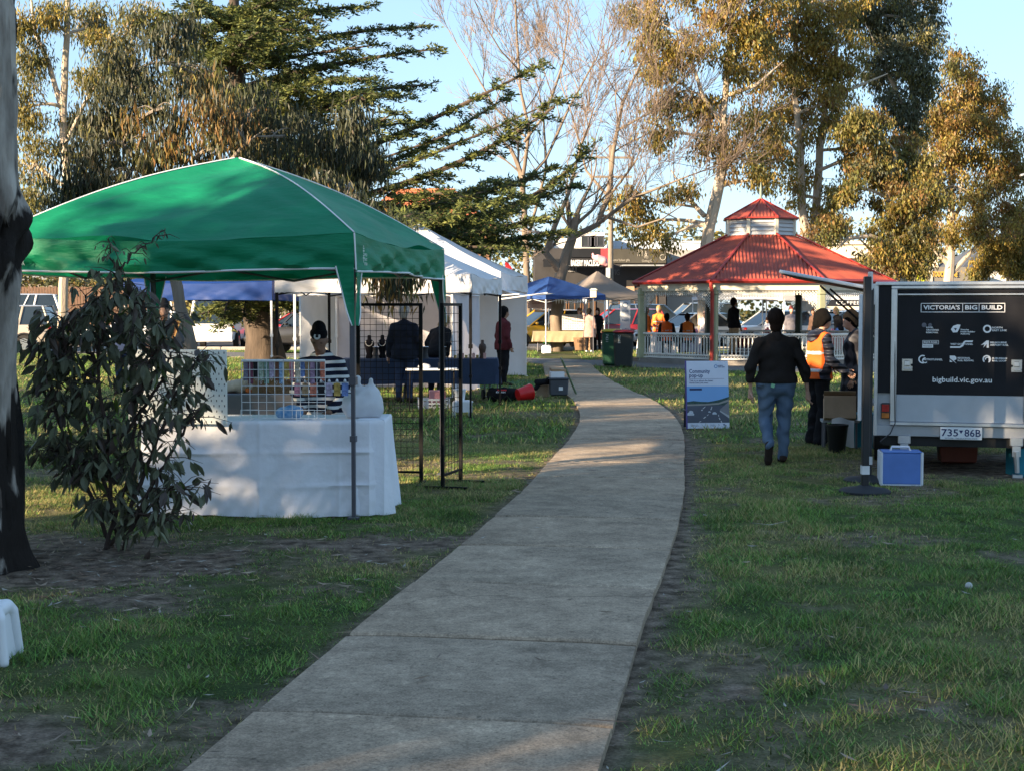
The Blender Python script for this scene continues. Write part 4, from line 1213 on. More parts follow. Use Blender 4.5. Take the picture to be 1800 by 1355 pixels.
        for i in range(int(L / .09)):
            s = (i + .5) * .09; p = a + ex * s
            for sg in (-1, 1):
                lat.box((p.x, p.y, .25), (.12, .012, .014), rot=Matrix.Rotation(rz, 4, 'Z') @ Matrix.Rotation(sg * PI / 4.2, 4, 'Y'))
                lat.box((p.x, p.y, .835), (.10, .012, .016), rot=Matrix.Rotation(rz, 4, 'Z') @ Matrix.Rotation(sg * PI / 4.2, 4, 'Y'))
        lat.build('lattice', lace_white, ro)
        if k in (0, 1, 7):
            mb = MB(); mb.box((0, 0, 0), (.026, .022, .50)); mb.ball((0, 0, .1), (.022, .02, .03), 6, 4); mb.ball((0, 0, -.16), (.022, .02, .03), 6, 4)
            b0 = None
            nb = int(L / .115)
            for i in range(nb):
                p = a + ex * ((i + .5) * L / nb)
                if b0 is None: b0 = mb.build('baluster', lace_white, ro); o = b0
                else: o = bpy.data.objects.new('baluster', b0.data); COL.objects.link(o); o.parent = ro
                o.location = (p.x, p.y, .555); o.rotation_euler = (0, 0, rz)
        else:
            mb = MB(); nb = int(L / .115)
            for i in range(nb):
                p = a + ex * ((i + .5) * L / nb); mb.box((p.x, p.y, .555), (.026, .022, .5))
            tag(mb.build('baluster_row', lace_white, ro), kind='stuff')
    # cupola
    zc0, zc1, rc = ZT - .04, 4.37, 1.06
    for k in range(8):
        a, b = P(k, rc, 0), P(k + 1, rc, 0); d = b - a; rz = math.atan2(d.y, d.x); m0 = (a + b) / 2
        nrm = Vector((m0.x, m0.y, 0)).normalized()
        mb = MB(); mb.box((a.x, a.y, (zc0 + zc1) / 2), (.11, .11, zc1 - zc0), rot=(0, 0, -th[k]), bev=.012); mb.build('cupola_post', cream, t, smooth=True)
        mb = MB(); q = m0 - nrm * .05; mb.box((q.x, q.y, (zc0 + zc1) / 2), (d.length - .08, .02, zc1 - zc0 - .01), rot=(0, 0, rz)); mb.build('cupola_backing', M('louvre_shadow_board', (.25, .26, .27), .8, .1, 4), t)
        for j in range(4):
            z = zc0 + .08 + j * .12
            q = m0 + nrm * .0
            mb = MB(); mb.box((q.x, q.y, z), (d.length - .10, .022, .118), rot=Matrix.Rotation(rz, 4, 'Z') @ Matrix.Rotation(R(-24 if (Vector((-math.sin(rz), math.cos(rz), 0)).dot(nrm) < 0) else 24), 4, 'X')); mb.build('louvre', M('louvre_white', (.46, .47, .47), .6, .08, 4), t)
        corr_panel(k, 1.17, 4.36, .04, 4.97, .105, .012, 'cupola_roof_panel', t)
        mb = MB(); mb.tube([P(k, 1.19, 4.37), P(k, .04, 4.985)], .025, 6); mb.tube([P(k, 1.18, 4.355), P(k + 1, 1.18, 4.355)], .028, 5); mb.build('cupola_hip_cap', red_trim, t)
    mb = MB(); mb.lathe([(.05, 4.94), (.07, 5.0), (.04, 5.05), (.045, 5.3), (.03, 5.36), (.01, 5.5)], n=10); mb.build('finial', M('finial_green', (.16, .2, .17), .6, .1, 4), t, smooth=True)
    # red downpipe on the front left post
    p = P(1, RE - .02, 0); q = P(1, RE + .06, 0)
    mb = MB(); mb.tube([(q.x, q.y, ZE - .08), (q.x, q.y, ZE - .18), (p.x, p.y - .02, ZE - .36), (p.x, p.y - .02, .1)], .055, 10); mb.build('downpipe', red_trim, t, smooth=True)
rotunda()

# ------------------------------------------------------------------ pop-up marquees
leg_white = M('leg_white_steel', (.72, .72, .72), .4, .05, 6)
leg_black = M('leg_black_steel', (.006, .006, .007), .6, .1, 6, spec=.15)
leg_grey = M('leg_grey_steel', (.10, .10, .12), .4, .1, 6, metal=.3)
def marquee(name, label, loc, rz, w, eave, val, peak, fab, trim=None, legm=leg_white, d=None, seed=1, walls=(), legs=True, flaps=False, truss=True, wrinkle=.012, sag=.06, wall_mat=None, leg_base=0.0):
    d = d or w
    t = thing(name, label, 'marquee', loc, rz)
    rr = random.Random(seed)
    cs = [Vector((w / 2, -d / 2, 0)), Vector((w / 2, d / 2, 0)), Vector((-w / 2, d / 2, 0)), Vector((-w / 2, -d / 2, 0))]
    ap = Vector((0, 0, peak))
    tube_parts = []
    mb = MB(); ph = rr.uniform(0, 9)
    cap = .10                                    # small flat cap at the apex so that the panels share an edge
    for k in range(4):
        A, B = cs[k] + Vector((0, 0, eave)), cs[(k + 1) % 4] + Vector((0, 0, eave))
        def fn(u, v, A=A, B=B, k=k):
            e = A.lerp(B, u); p = e.lerp(ap, v * .985)
            mid = math.sin(PI * u)
            p.z -= sag * math.sin(PI * v) * (1.0 - .55 * mid)
            p.z += wrinkle * mid * (math.sin(9 * u + 4 * v + ph + k) * (1 - v) + .7 * math.sin(17 * u * (1 - v) - 6 * v + ph)) - .05 * mid * (1 - v) ** 3
            for cu in (u, 1 - u):                          # creases running out from the corners
                an = math.atan2(v, cu + .02); rd = math.hypot(cu, v)
                p.z += wrinkle * .55 * math.sin(an * 17 + ph) * math.exp(-((rd - .28) / .22) ** 2)
            return tuple(p)
        mb.grid(fn, 44, 30)
    mb.build('canopy', fab, t, smooth=True)
    for k in range(4):
        A, B = cs[k], cs[(k + 1) % 4]; dr = (B - A).normalized(); nr = Vector((dr.y, -dr.x, 0))
        mb = MB()
        def fv(u, v, A=A, B=B, k=k, nr=nr):
            p = A.lerp(B, u)
            h = eave + (val - eave) * v
            mid = math.sin(PI * u)
            z = h - .05 * mid * (1 - v) - .012 * v * math.sin(PI * 2 * u + ph + k)
            o = v * (.010 + wrinkle * (1.3 * math.sin(14 * u + 5 * v + ph + k) + 1.0 * math.sin(31 * u - 9 * v + 2 * k + ph) + .6 * math.sin(55 * u + 14 * v)) * min(1, mid * 4))
            return tuple(p + nr * o + Vector((0, 0, z)))
        mb.grid(fv, 60, 8)
        vo = mb.build('valance', fab, t, smooth=True)
        if trim:
            mb = MB()
            mb.tube([Vector(fv(i / 60, 1)) for i in range(61)], .008, 4, caps=False)
            mb.tube([cs[k] + Vector((0, 0, val + .002)) + nr * .012, cs[k] + Vector((0, 0, eave))], .007, 4)
            mb.build('piping', trim, vo)
            mb = MB()
            def hip(u, k=k):
                p = (cs[k] + Vector((0, 0, eave))).lerp(ap, u * .985); p.z -= sag * math.sin(PI * u) - .006; return p
            mb.tube([hip(i / 18) for i in range(19)], .007, 4, caps=False)
            mb.build('hip_piping', trim, vo)
    if legs:
        for k in range(4):
            c = cs[k] * .985
            mb = MB(); mb.box((c.x, c.y, (eave - .08 + 1.05) / 2), (.040, .040, eave - .08 - 1.05))
            mb.box((c.x, c.y, (1.10 + leg_base) / 2), (.028, .028, 1.10 - leg_base)); mb.box((c.x, c.y, 1.06), (.056, .056, .06)); mb.box((c.x, c.y, leg_base + .012), (.08, .08, .016)); mb.box((c.x, c.y, .62), (.046, .046, .045))
            mb.build('leg', legm, t)
    if truss:
        for k in range(4):
            A, B = cs[k] * .97, cs[(k + 1) % 4] * .97
            mb = MB()
            n = 2
            for i in range(n):
                p, q = A.lerp(B, i / n), A.lerp(B, (i + 1) / n)
                m_ = p.lerp(q, .5)
                z0, z1 = eave - .06, eave - .30
                mb.tube([p + Vector((0, 0, z0)), q + Vector((0, 0, z1 if i % 2 == 0 else z1))], .011, 4) if i % 2 == 0 else mb.tube([p + Vector((0, 0, z1)), q + Vector((0, 0, z0))], .011, 4)
                mb.tube([p + Vector((0, 0, z1 if i % 2 == 0 else z0)), q + Vector((0, 0, z0 if i % 2 == 0 else z1))], .011, 4)
            mb.build('truss', legm, t)
    if flaps:
        for k in range(4):
            for e in (1, -1):
                dr = (cs[(k + e) % 4] - cs[k]).normalized()
                nrm = Vector((dr.y, -dr.x, 0)) * e
                mb = MB()
                def ff(u, v, k=k, dr=dr, nrm=nrm):
                    wd = .13 * (1 - v) ** .8 + .012
                    p = cs[k] + dr * (wd * u) + nrm * (.016 + .014 * math.sin(6 * v + 3 * u) * v)
                    return (p.x, p.y, val + .03 - .45 * v)
                mb.grid(ff, 4, 10); fo = mb.build('corner_flap', fab, t, smooth=True)
                if trim:
                    mb = MB(); mb.tube([Vector(ff(1, i / 10)) + nrm * .003 for i in range(11)], .006, 4, caps=False); mb.build('flap_piping', trim, fo)
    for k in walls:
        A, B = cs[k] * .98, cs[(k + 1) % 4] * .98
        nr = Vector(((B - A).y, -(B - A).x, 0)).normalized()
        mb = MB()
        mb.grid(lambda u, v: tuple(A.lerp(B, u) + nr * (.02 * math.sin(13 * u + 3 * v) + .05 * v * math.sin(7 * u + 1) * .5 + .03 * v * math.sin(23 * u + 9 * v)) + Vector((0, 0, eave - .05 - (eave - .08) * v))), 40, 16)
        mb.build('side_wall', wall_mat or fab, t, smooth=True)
    return t
fab_green = M('green_marquee_fabric', (0.006, 0.235, 0.115), .55, .10, 1.5, .9, 3.2, trans=.24, stretch=(1.2, 1.2, 5), spec=.3)
fab_white = M('white_marquee_fabric', (0.74, 0.74, 0.77), .6, .05, 2.0, .12, 9, trans=.25, spec=.3)
fab_blue = M('blue_marquee_fabric', (0.012, 0.05, 0.22), .55, .1, 2.0, .12, 9, trans=.2, spec=.3)
fab_navy = M('deep_blue_marquee_fabric', (0.02, 0.06, 0.21), .55, .1, 2.0, .12, 9, trans=.15, spec=.3)
fab_taupe = M('taupe_marquee_fabric', (0.27, 0.225, 0.19), .6, .08, 2.0, .12, 9, trans=.15)
white_trim = M('white_piping', (.75, .76, .77), .6, .05, 4)
gm = marquee('marquee', 'green pop-up marquee with white piping over the white-clothed table', (-2.40, 12.54, 0), R(-10.3), 3.0, 2.18, 1.90, 2.93, fab_green, white_trim, leg_grey, flaps=True, seed=4, wrinkle=.022, sag=-.085)
pale_print = M('pale_print', (.5, .62, .56), .7, .05, 5)
text('Track', .12, pale_print, gm, (-1.25, -1.535, 1.98), width=.13, name='lettering', squash=.85)
# pale tree mark with small lettering beside the right corner
mb = MB()
for i in range(7):
    z = 2.085 - i * .018; mb.box((1.532, -1.36, z), (.002, .012 + .012 * (i % 3), .012))
mb.box((1.532, -1.36, 1.99), (.002, .008, .06)); mb.build('printed_tree_mark', pale_print, gm)
for j, s_ in enumerate(('WILD', 'TRACK', 'OUTDOOR')):
    text(s_, .032, pale_print, gm, (1.531, -1.30, 2.02 - .035 * j), rot=(PI / 2, 0, PI / 2), width=.08)
wm = marquee('marquee', 'white pop-up marquee with black legs right behind the green one', (-1.87, 22.7, 0), R(-8), 3.0, 2.13, 1.85, 2.93, fab_white, None, leg_black, seed=6, wrinkle=.012)
text('VUE MARQUEES', .05, M('dark_print', (.02, .02, .025), .6), wm, (-1.2, -1.515, 2.05), width=.28)
marquee('marquee', 'white marquee with closed back wall behind the jewellery table', (-2.35, 27.6, 0), R(-8), 3.0, 2.15, 1.88, 2.95, fab_white, None, leg_white, seed=7, walls=(1, 0), wrinkle=.012, wall_mat=M('shaded_wall_fabric', (.5, .48, .52), .7, .08, 2, .2, 8, trans=.15))  # shade on the walls is put into a greyer fabric colour
tw = marquee('marquee', 'tall white marquee with raised side awning beside the person in maroon', (-2.11, 32.5, 0), R(-8), 4.4, 2.40, 2.02, 3.55, fab_white, None, leg_white, seed=8, walls=(1, 2), wrinkle=.014)
mb = MB()
mb.grid(lambda u, v: (2.2 + 1.0 * u, -2.2 + 1.5 * v - .1 * u, 2.03 - .08 * u - .1 * math.sin(PI * u) * (1 - .3 * v)), 10, 6)
mb.build('side_awning', fab_white, tw, smooth=True)
mb = MB(); mb.tube([(2.18, -2.18, 1.82), (3.2, -2.3, 1.95)], .016, 6); mb.tube([(2.18, -2.18, 1.9), (2.6, -2.24, 1.93)], .012, 6); mb.build('awning_pole', leg_white, tw)
marquee('marquee', 'bright blue marquee seen under the green marquee at left', (-6.55, 31.8, 0), R(-4), 3.2, 2.2, 1.80, 2.9, fab_blue, None, leg_white, seed=9)
marquee('marquee', 'blue marquee with one leg in a white block beside the bakery tree', (1.42, 54.0, 0), R(40), 3.0, 2.16, 1.98, 2.86, fab_navy, None, leg_white, seed=10, sag=-.02)
marquee('marquee', 'taupe marquee with pointed top next to the rotunda', (3.42, 57.2, 0), R(28), 2.9, 2.16, 1.98, 3.15, fab_taupe, None, leg_white, seed=11, sag=.10)
marquee('marquee', 'white marquee seen through the rotunda near the wide gum trunk', (9.1, 57.6, 0), R(6), 3.0, 2.3, 2.0, 2.75, fab_white, None, leg_white, seed=12)
m5 = marquee('marquee', 'white marquee with a dark lettered valance seen through the rotunda at right', (12.6, 57.2, 0), R(3), 4.2, 2.25, 1.95, 2.75, fab_white, None, leg_white, d=3.0, seed=13)
mb = MB(); mb.box((.35, -1.54, 1.86), (1.5, .02, .26)); mb.build('valance_banner', M('banner_black', (.012, .014, .02), .6), m5)
text('COFFEE', .2, M('banner_white', (.7, .7, .7), .6), m5, (.45, -1.556, 1.86), width=.95)

# ------------------------------------------------------------------ trailer
def trailer():
    YT = 13.9
    xl, xr = 3.56, 5.13
    cx = (xl + xr) / 2
    t = thing('trailer', 'black and silver enclosed trailer lettered VICTORIA\'S BIG BUILD with raised side hatch', 'trailer', (xl + (cx - xl) * math.cos(R(15)), YT - (cx - xl) * math.sin(R(15)), 0), R(-15))
    w = xr - xl; LEN = 2.6
    X = lambda px: (px - 900) / F * YT - cx
    Zp = lambda py: PZ(py, YT)
    black = M('trailer_black_vinyl', (0.008, 0.008, 0.011), .5, .3, 3, spec=.22)
    silver = M('trailer_silver', (.36, .37, .39), .45, .10, 5, metal=.35)
    alu = M('trailer_aluminium', (.58, .59, .61), .32, .10, 8, metal=.75)
    wht = M('trailer_white_print', (.80, .80, .80), .5, .03, 6)
    z0, z1, zm = Zp(765), Zp(497), Zp(692)
    mb = MB(); mb.box((0, LEN / 2 + .01, (z0 + z1) / 2), (w - .01, LEN, z1 - z0 - .01)); mb.build('body', silver, t)
    mb = MB(); mb.box((X(1552) + .003, 0, (zm + z1) / 2 - .01), (X(1566) - X(1540) - .006, .02, z1 - zm - .04)); mb.build('corner_panel', black, t)
    mb = MB(); mb.box((w / 2 - .035, 0, (zm + z1) / 2 - .01), (.06, .02, z1 - zm - .04)); mb.build('corner_panel', black, t)
    # edge extrusions
    def bar(c, d, name='edge_trim', m=alu, bev=.006):
        b = MB(); b.box(c, d, bev=bev); return b.build(name, m, t, smooth=True)
    bar((0, -.012, z1 - .012), (w + .02, .05, .035)); bar((0, .0, z0 + .055), (w + .01, .04, .11), m=silver)
    bar((-w / 2, .004, (z0 + z1) / 2), (.035, .055, z1 - z0)); bar((w / 2, .004, (z0 + z1) / 2), (.035, .055, z1 - z0))
    dl, dr_, dt, db = X(1565), X(1797), Zp(503), Zp(745)
    # door: frame and two panels
    fr = []
    bar(((dl + dr_) / 2, -.02, dt - .016), (dr_ - dl, .035, .032), 'door_frame'); bar(((dl + dr_) / 2, -.028, db + .014), (dr_ - dl, .05, .034), 'door_frame')
    bar((dl + .028, -.018, (dt + db) / 2), (.056, .035, dt - db - .06), 'door_frame'); bar((dr_ - .028, -.018, (dt + db) / 2), (.056, .035, dt - db - .06), 'door_frame')
    bar(((dl + dr_) / 2, -.014, dt - .055), (dr_ - dl - .115, .02, .030), 'door_trim', black); bar(((dl + dr_) / 2, -.018, dt - .085), (dr_ - dl - .115, .024, .022), 'door_trim')
    bar(((dl + dr_) / 2, -.008, (dt - .1 + zm) / 2), (dr_ - dl - .118, .012, dt - .1 - zm), 'door_panel', black, .002)
    bar(((dl + dr_) / 2, -.008, (db + .03 + zm) / 2), (dr_ - dl - .118, .012, zm - db - .036), 'lower_door_panel', M('trailer_pale_grey_panel', (.42, .44, .47), .5, .06, 6, metal=.15), .002)
    # printed panel
    yp = -.0152
    def line(px0, py0, px1, py1, th):
        b = MB()
        x0, x1, za, zb = X(px0), X(px1), Zp(py0), Zp(py1)
        b.box(((x0 + x1) / 2, yp, (za + zb) / 2), (abs(x1 - x0) + th, .0012, abs(za - zb) + th)); return b
    b = MB()
    for a in [(1615, 534, 1753, 534), (1615, 549, 1753, 549), (1615, 534, 1615, 549), (1753, 534, 1753, 549), (1684, 534, 1684, 549), (1711, 534, 1711, 549)]:
        q = line(*a, .006); b.add(q.v, q.f)
    b.build('title_box', wht, t)
    def tx(s, px0, px1, py, hpx, bold=.0006, align=None, name='lettering'):
        wd = (px1 - px0) / F * YT
        return text(s, hpx / F * YT * 1.35, wht, t, (X((px0 + px1) / 2), yp - .0005, Zp(py)), width=wd, bold=bold, name=name)
    tx("VICTORIA'S", 1619, 1680, 541.5, 7.5, .0016); tx('BIG', 1688, 1708, 541.5, 7.5, .0016); tx('BUILD', 1715, 1749, 541.5, 7.5, .0016)
    tx('bigbuild.vic.gov.au', 1636, 1734, 666, 9.5, .0008)
    for j, s in enumerate(('LEVEL', 'CROSSING', 'REMOVAL')): tx(s, 1624, 1624 + (12, 21, 20)[j], 576 + 4.3 * j, 2.7)
    for j, s in enumerate(('Victorian', 'Health Building', 'Authority')): tx(s, 1681, 1681 + (14, 24, 16)[j], 579.5 + 3.6 * j, 2.6)
    for j, s in enumerate(('NORTH', 'EAST LINK')): tx(s, 1733, 1733 + (17, 24)[j], 576 + 4.6 * j, 3.2)
    tx('MAJOR ROAD', 1620, 1643, 601.5, 3.2)
    tx('WEST GATE TUNNEL', 1665, 1702, 604.5, 3.0)
    for j, s in enumerate(('MELBOURNE', 'AIRPORT RAIL')): tx(s, 1730, 1730 + (27, 30)[j], 601.5 + 4.2 * j, 3.0)
    tx('METROTUNNEL', 1620, 1652, 631.5, 3.2)
    for j, s in enumerate(('REGIONAL', 'RAIL REVIVAL')): tx(s, 1677, 1677 + (21, 27)[j], 628.5 + 4.2 * j, 3.0)
    for j, s in enumerate(('SUBURBAN', 'RAIL LOOP')): tx(s, 1734, 1734 + (24, 23)[j], 628.5 + 4.2 * j, 3.0)
    def ring(px, py, ro, ri, a0=0, a1=360, n=28, name='emblem'):
        b = MB(); vs = []; k = YT / F
        for i in range(n + 1):
            a = R(a0 + (a1 - a0) * i / n)
            for r in (ri, ro): vs.append((X(px) + r * k * math.cos(a), yp, Zp(py) + r * k * math.sin(a)))
        b.add(vs, [(2 * i, 2 * i + 1, 2 * i + 3, 2 * i + 2) for i in range(n)]); return b
    def poly(pts):
        b = MB(); b.add([(X(p[0]), yp, Zp(p[1])) for p in pts], [tuple(range(len(pts)))]); return b
    def join(*bs):
        b = MB()
        for q in bs: b.add(q.v, q.f)
        return b.build('emblem', wht, t)
    join(ring(1725, 578, 7, 4.2)); join(ring(1725, 630, 7, 4.6, -60, 230), ring(1726, 630, 4, 2.2, -40, 200))
    join(ring(1619, 631, 7.4, 5.2, 60, 300), ring(1623, 633, 5, 3.2, 80, 320))
    dim = M('trailer_grey_print', (.12, .12, .14), .5)
    b = MB(); q1 = ring(1620.5, 571.5, 4, 0); q2 = ring(1630.5, 571.5, 3.2, 0); b.add(q1.v, q1.f); b.add(q2.v, q2.f); b.build('emblem', dim, t)
    join(poly([(1665, 579), (1669, 573), (1676, 570.5), (1681, 571), (1679, 578), (1676, 584), (1669, 584.5)])); 
    b = poly([(1670, 577), (1675, 577), (1673, 581)]); [None]; bb = MB(); bb.add([(v[0], v[1] - .0008, v[2]) for v in b.v], b.f); bb.build('emblem_cutout', black, t)
    join(line(1618.5, 598.5, 1645, 598.5, .0035), line(1618.5, 604.5, 1645, 604.5, .0035), line(1618.5, 598.5, 1618.5, 604.5, .0035), line(1645, 598.5, 1645, 604.5, .0035), poly([(1618, 605.2), (1636, 605.2), (1636, 611), (1618, 611)]))
    rd = text('ROADS', .022, black, t, (X(1627), yp - .0012, Zp(608.2)), width=14 / F * YT)
    join(poly([(1664.5, 608.3), (1680, 608.3), (1684, 605), (1686, 600.5), (1689, 598.2), (1702, 598.2), (1701, 601), (1690, 601), (1688, 603), (1686, 608), (1681, 611), (1664.5, 611)]))
    join(poly([(1715, 606), (1724, 598), (1728, 598), (1728, 610.5), (1724.5, 610.5), (1724.5, 604), (1719, 610.5), (1721, 604.5)]))
    join(poly([(1664, 624.5), (1672, 624.5), (1675, 627), (1675, 631), (1671, 633), (1675.5, 638), (1664, 629)]), poly([(1664, 631), (1669, 635.5), (1664, 635.5)]))
    # recessed latches
    for px in (1593, 1774):
        b = MB(); b.box((X(px), -.018, Zp(641)), (.10, .012, .125), bev=.01); lo = b.build('latch', M('latch_steel', (.5, .5, .5), .28, .1, 9, metal=.85), t, smooth=True)
        b = MB(); b.box((X(px) , -.024, Zp(638)), (.055, .012, .05), bev=.006); b.box((X(px) + .005, -.028, Zp(647)), (.075, .014, .02), bev=.005); b.build('latch_handle', alu, lo, smooth=True)
        b = MB(); b.cyl((X(px) + (.045 if px < 1700 else -.045), -.03, Zp(641)), (X(px) + (.045 if px < 1700 else -.045), -.018, Zp(641)), .012, n=10); b.build('keyhole', black, lo)
    # tail lamp, plate, wire
    b = MB(); b.box((X(1557.5), -.02, Zp(721)), (.088, .03, .155), bev=.008); lamp = b.build('tail_light', M('lamp_bezel', (.03, .03, .03), .5), t)
    b = MB(); b.box((X(1557.5), -.036, Zp(716)), (.07, .008, .07)); b.build('red_lens', M('lens_red', (.32, .012, .012), .25, .2, 30), lamp)
    b = MB(); b.box((X(1557.5), -.036, Zp(729)), (.07, .008, .05)); b.build('amber_lens', M('lens_amber', (.42, .13, .02), .25, .2, 30), lamp)
    b = MB(); b.box((X(1684.5), -.045, Zp(757.5)), (.385, .012, .122), bev=.004); pl = b.build('number_plate', M('plate_white', (.72, .73, .74), .4, .03, 6), t)
    navy = M('plate_navy', (.01, .02, .10), .4)
    text('735', .085, navy, pl, (X(1666), -.052, Zp(757)), width=.155, bold=.001, squash=1.15); text('86B', .085, navy, pl, (X(1703.5), -.052, Zp(757)), width=.15, bold=.001, squash=1.15)
    b = MB(); b.add([(X(1681), -.0525, Zp(752)), (X(1688), -.0525, Zp(752)), (X(1684.5), -.0525, Zp(758))], [(0, 2, 1)]); b.build('plate_emblem', navy, pl)
    text('VICTORIA - THE EDUCATION STATE', .018, navy, pl, (X(1684.5), -.052, Zp(766)), width=.30)
    b = MB(); b.tube([(X(1572), -.03, Zp(600)), (X(1573), -.04, Zp(700)), (X(1574), -.05, Zp(742)), (X(1566), -.05, Zp(760)), (X(1549), -.03, Zp(775))], .006, 6); b.build('cable', M('cable_grey', (.05, .05, .06), .5), t)
    # chassis, wheels, stabiliser legs
    b = MB(); b.box((0, LEN / 2, z0 - .05), (w - .15, LEN - .05, .09)); b.box((0, .06, z0 - .04), (w - .1, .08, .08)); b.build('chassis', M('chassis_black', (.015, .015, .015), .7), t)
    for sx in (-1, 1):
        b = MB(); b.tube([(sx * (w / 2 - .06) - .08, 1.35, .30), (sx * (w / 2 - .06) + .08, 1.35, .30)], .30, 24); wo_ = b.build('wheel', M('tyre', (.02, .02, .02), .85), t, smooth=True)
        b = MB(); b.tube([(sx * (w / 2 + .022) - .015, 1.35, .30), (sx * (w / 2 + .022) + .015, 1.35, .30)], .17, 16); b.build('rim', silver, wo_)
        b = MB(); b.box((sx * (w / 2 + .01), 1.35, .62), (.16, .8, .03)); b.build('mudguard', silver, t)
    for px, full in ((1590, False), (1776, True)):
        b = MB(); b.box((X(px), -.01, z0 - .03), (.12, .05, .09), bev=.01); b.box((X(px), -.02, z0 - .12), (.075, .05, .1)); so_ = b.build('stabiliser_bracket', alu, t, smooth=True)
        if full:
            b = MB(); b.tube([(X(px - 1), -.04, z0 - .12), (X(px + 2), -.04, .05)], [.028, .022], 8); b.box((X(px + 2), -.04, .02), (.09, .09, .03)); b.build('stabiliser_leg', alu, t, smooth=True)
    # left side: opening, hinges, raised hatch, swung-out side door seen edge on
    for zz in (1.70, 1.05):
        b = MB(); b.box((-w / 2 - .03, -.005, zz), (.06, .03, .11), bev=.008); b.build('hinge', alu, t, smooth=True)
    hz = R(-11)
    b = MB()
    b.box((0, 0, 0), (.98, 2.3, .035), bev=.008); hh = b.build('side_hatch', M('hatch_white', (.62, .64, .67), .45, .06, 5, metal=.1), t, loc=(-w / 2 - .47, 1.25, 1.89), rot=(0, R(11), 0))
    b = MB(); b.box((0, 0, -.02), (.92, 2.2, .012)); b.build('hatch_lining', M('hatch_dark_lining', (.02, .02, .025), .6), hh)
    for yy in (.12, 2.4):
        b = MB(); b.tube([(-w / 2 - .01, yy, 1.35), (-w / 2 - .55, yy, 1.84)], .012, 6); b.build('gas_strut', leg_black, t)
    b = MB(); b.box((X(1513), .25, (Zp(518) + Zp(740)) / 2), (.035, .55, Zp(518) - Zp(740)), bev=.008); b.build('side_door', M('hatch_white', (.62, .64, .67)), t, smooth=True)
    b = MB(); b.box((-w / 2 + .008, LEN / 2 + .1, (z0 + z1) / 2 + .1), (.03, LEN - .5, z1 - z0 - .4)); b.build('side_opening_panel', M('trailer_interior_shade', (.02, .02, .022), .8), t)  # dark panel on the solid body stands for the shaded interior
trailer()
def stand(label, loc, h):
    t = thing('post_stand', label, 'post', loc, 0, 'black post stands beside the trailer')
    b = MB(); b.lathe([(.225, 0), (.225, .018), (.20, .032), (.08, .05), (.05, .065)], n=36); b.build('base', M('stand_rubber', (.022, .023, .027), .65, .15, 8), t, smooth=True)
    b = MB(); b.box((0, 0, .06 + (h - .06) / 2), (.06, .06, h - .06), bev=.006); b.build('post', M('stand_black', (.016, .017, .021), .4, .15, 8), t, smooth=True)
    b = MB(); b.box((0, -.001, .20), (.066, .066, .075)); b.build('sticker', M('sticker_white', (.7, .7, .7), .6), t)
    b = MB(); b.box((.03, .02, h - .04), (.03, .07, .16), bev=.005); b.build('clamp', alu_m, t, smooth=True)
alu_m = M('dull_aluminium', (.5, .51, .53), .4, .1, 8, metal=.6)
stand('front black square post with white sticker on a round base beside the trailer', GX(1524, 12.45), 1.89)
stand('black post on a round base half hidden behind the front post by the trailer', GX(1529, 13.25), 1.80)

# ------------------------------------------------------------------ people
skin_l = M('skin_light', (.48, .28, .20), .55, .08, 9, spec=.35)
skin_m = M('skin_medium', (.30, .165, .105), .55, .08, 9, spec=.35)
skin_d = M('skin_brown', (.19, .10, .065), .55, .08, 9, spec=.35)
def cloth(name, col, var=.2, rough=.9, scale=9, **k): return M('cloth_' + name, col, rough, var, scale, .25, 60, spec=.15, **k)
def hairm(name, col): return M('hair_' + name, col, .7, .35, 14, .8, 60, stretch=(6, 6, 1.5), spec=.08)
hair_black, hair_brown, hair_grey, hair_blonde, hair_ginger = hairm('black', (.007, .006, .0055)), hairm('brown', (.024, .013, .009)), hairm('grey', (.42, .41, .40)), hairm('blonde', (.34, .23, .11)), hairm('ginger', (.22, .09, .035))
def rotx(v, a, z0):
    y, z = v[1], v[2] - z0
    return (v[0], y * math.cos(a) + z * math.sin(a), z0 + z * math.cos(a) - y * math.sin(a))
def limb3(a, b, c): return a, b, c
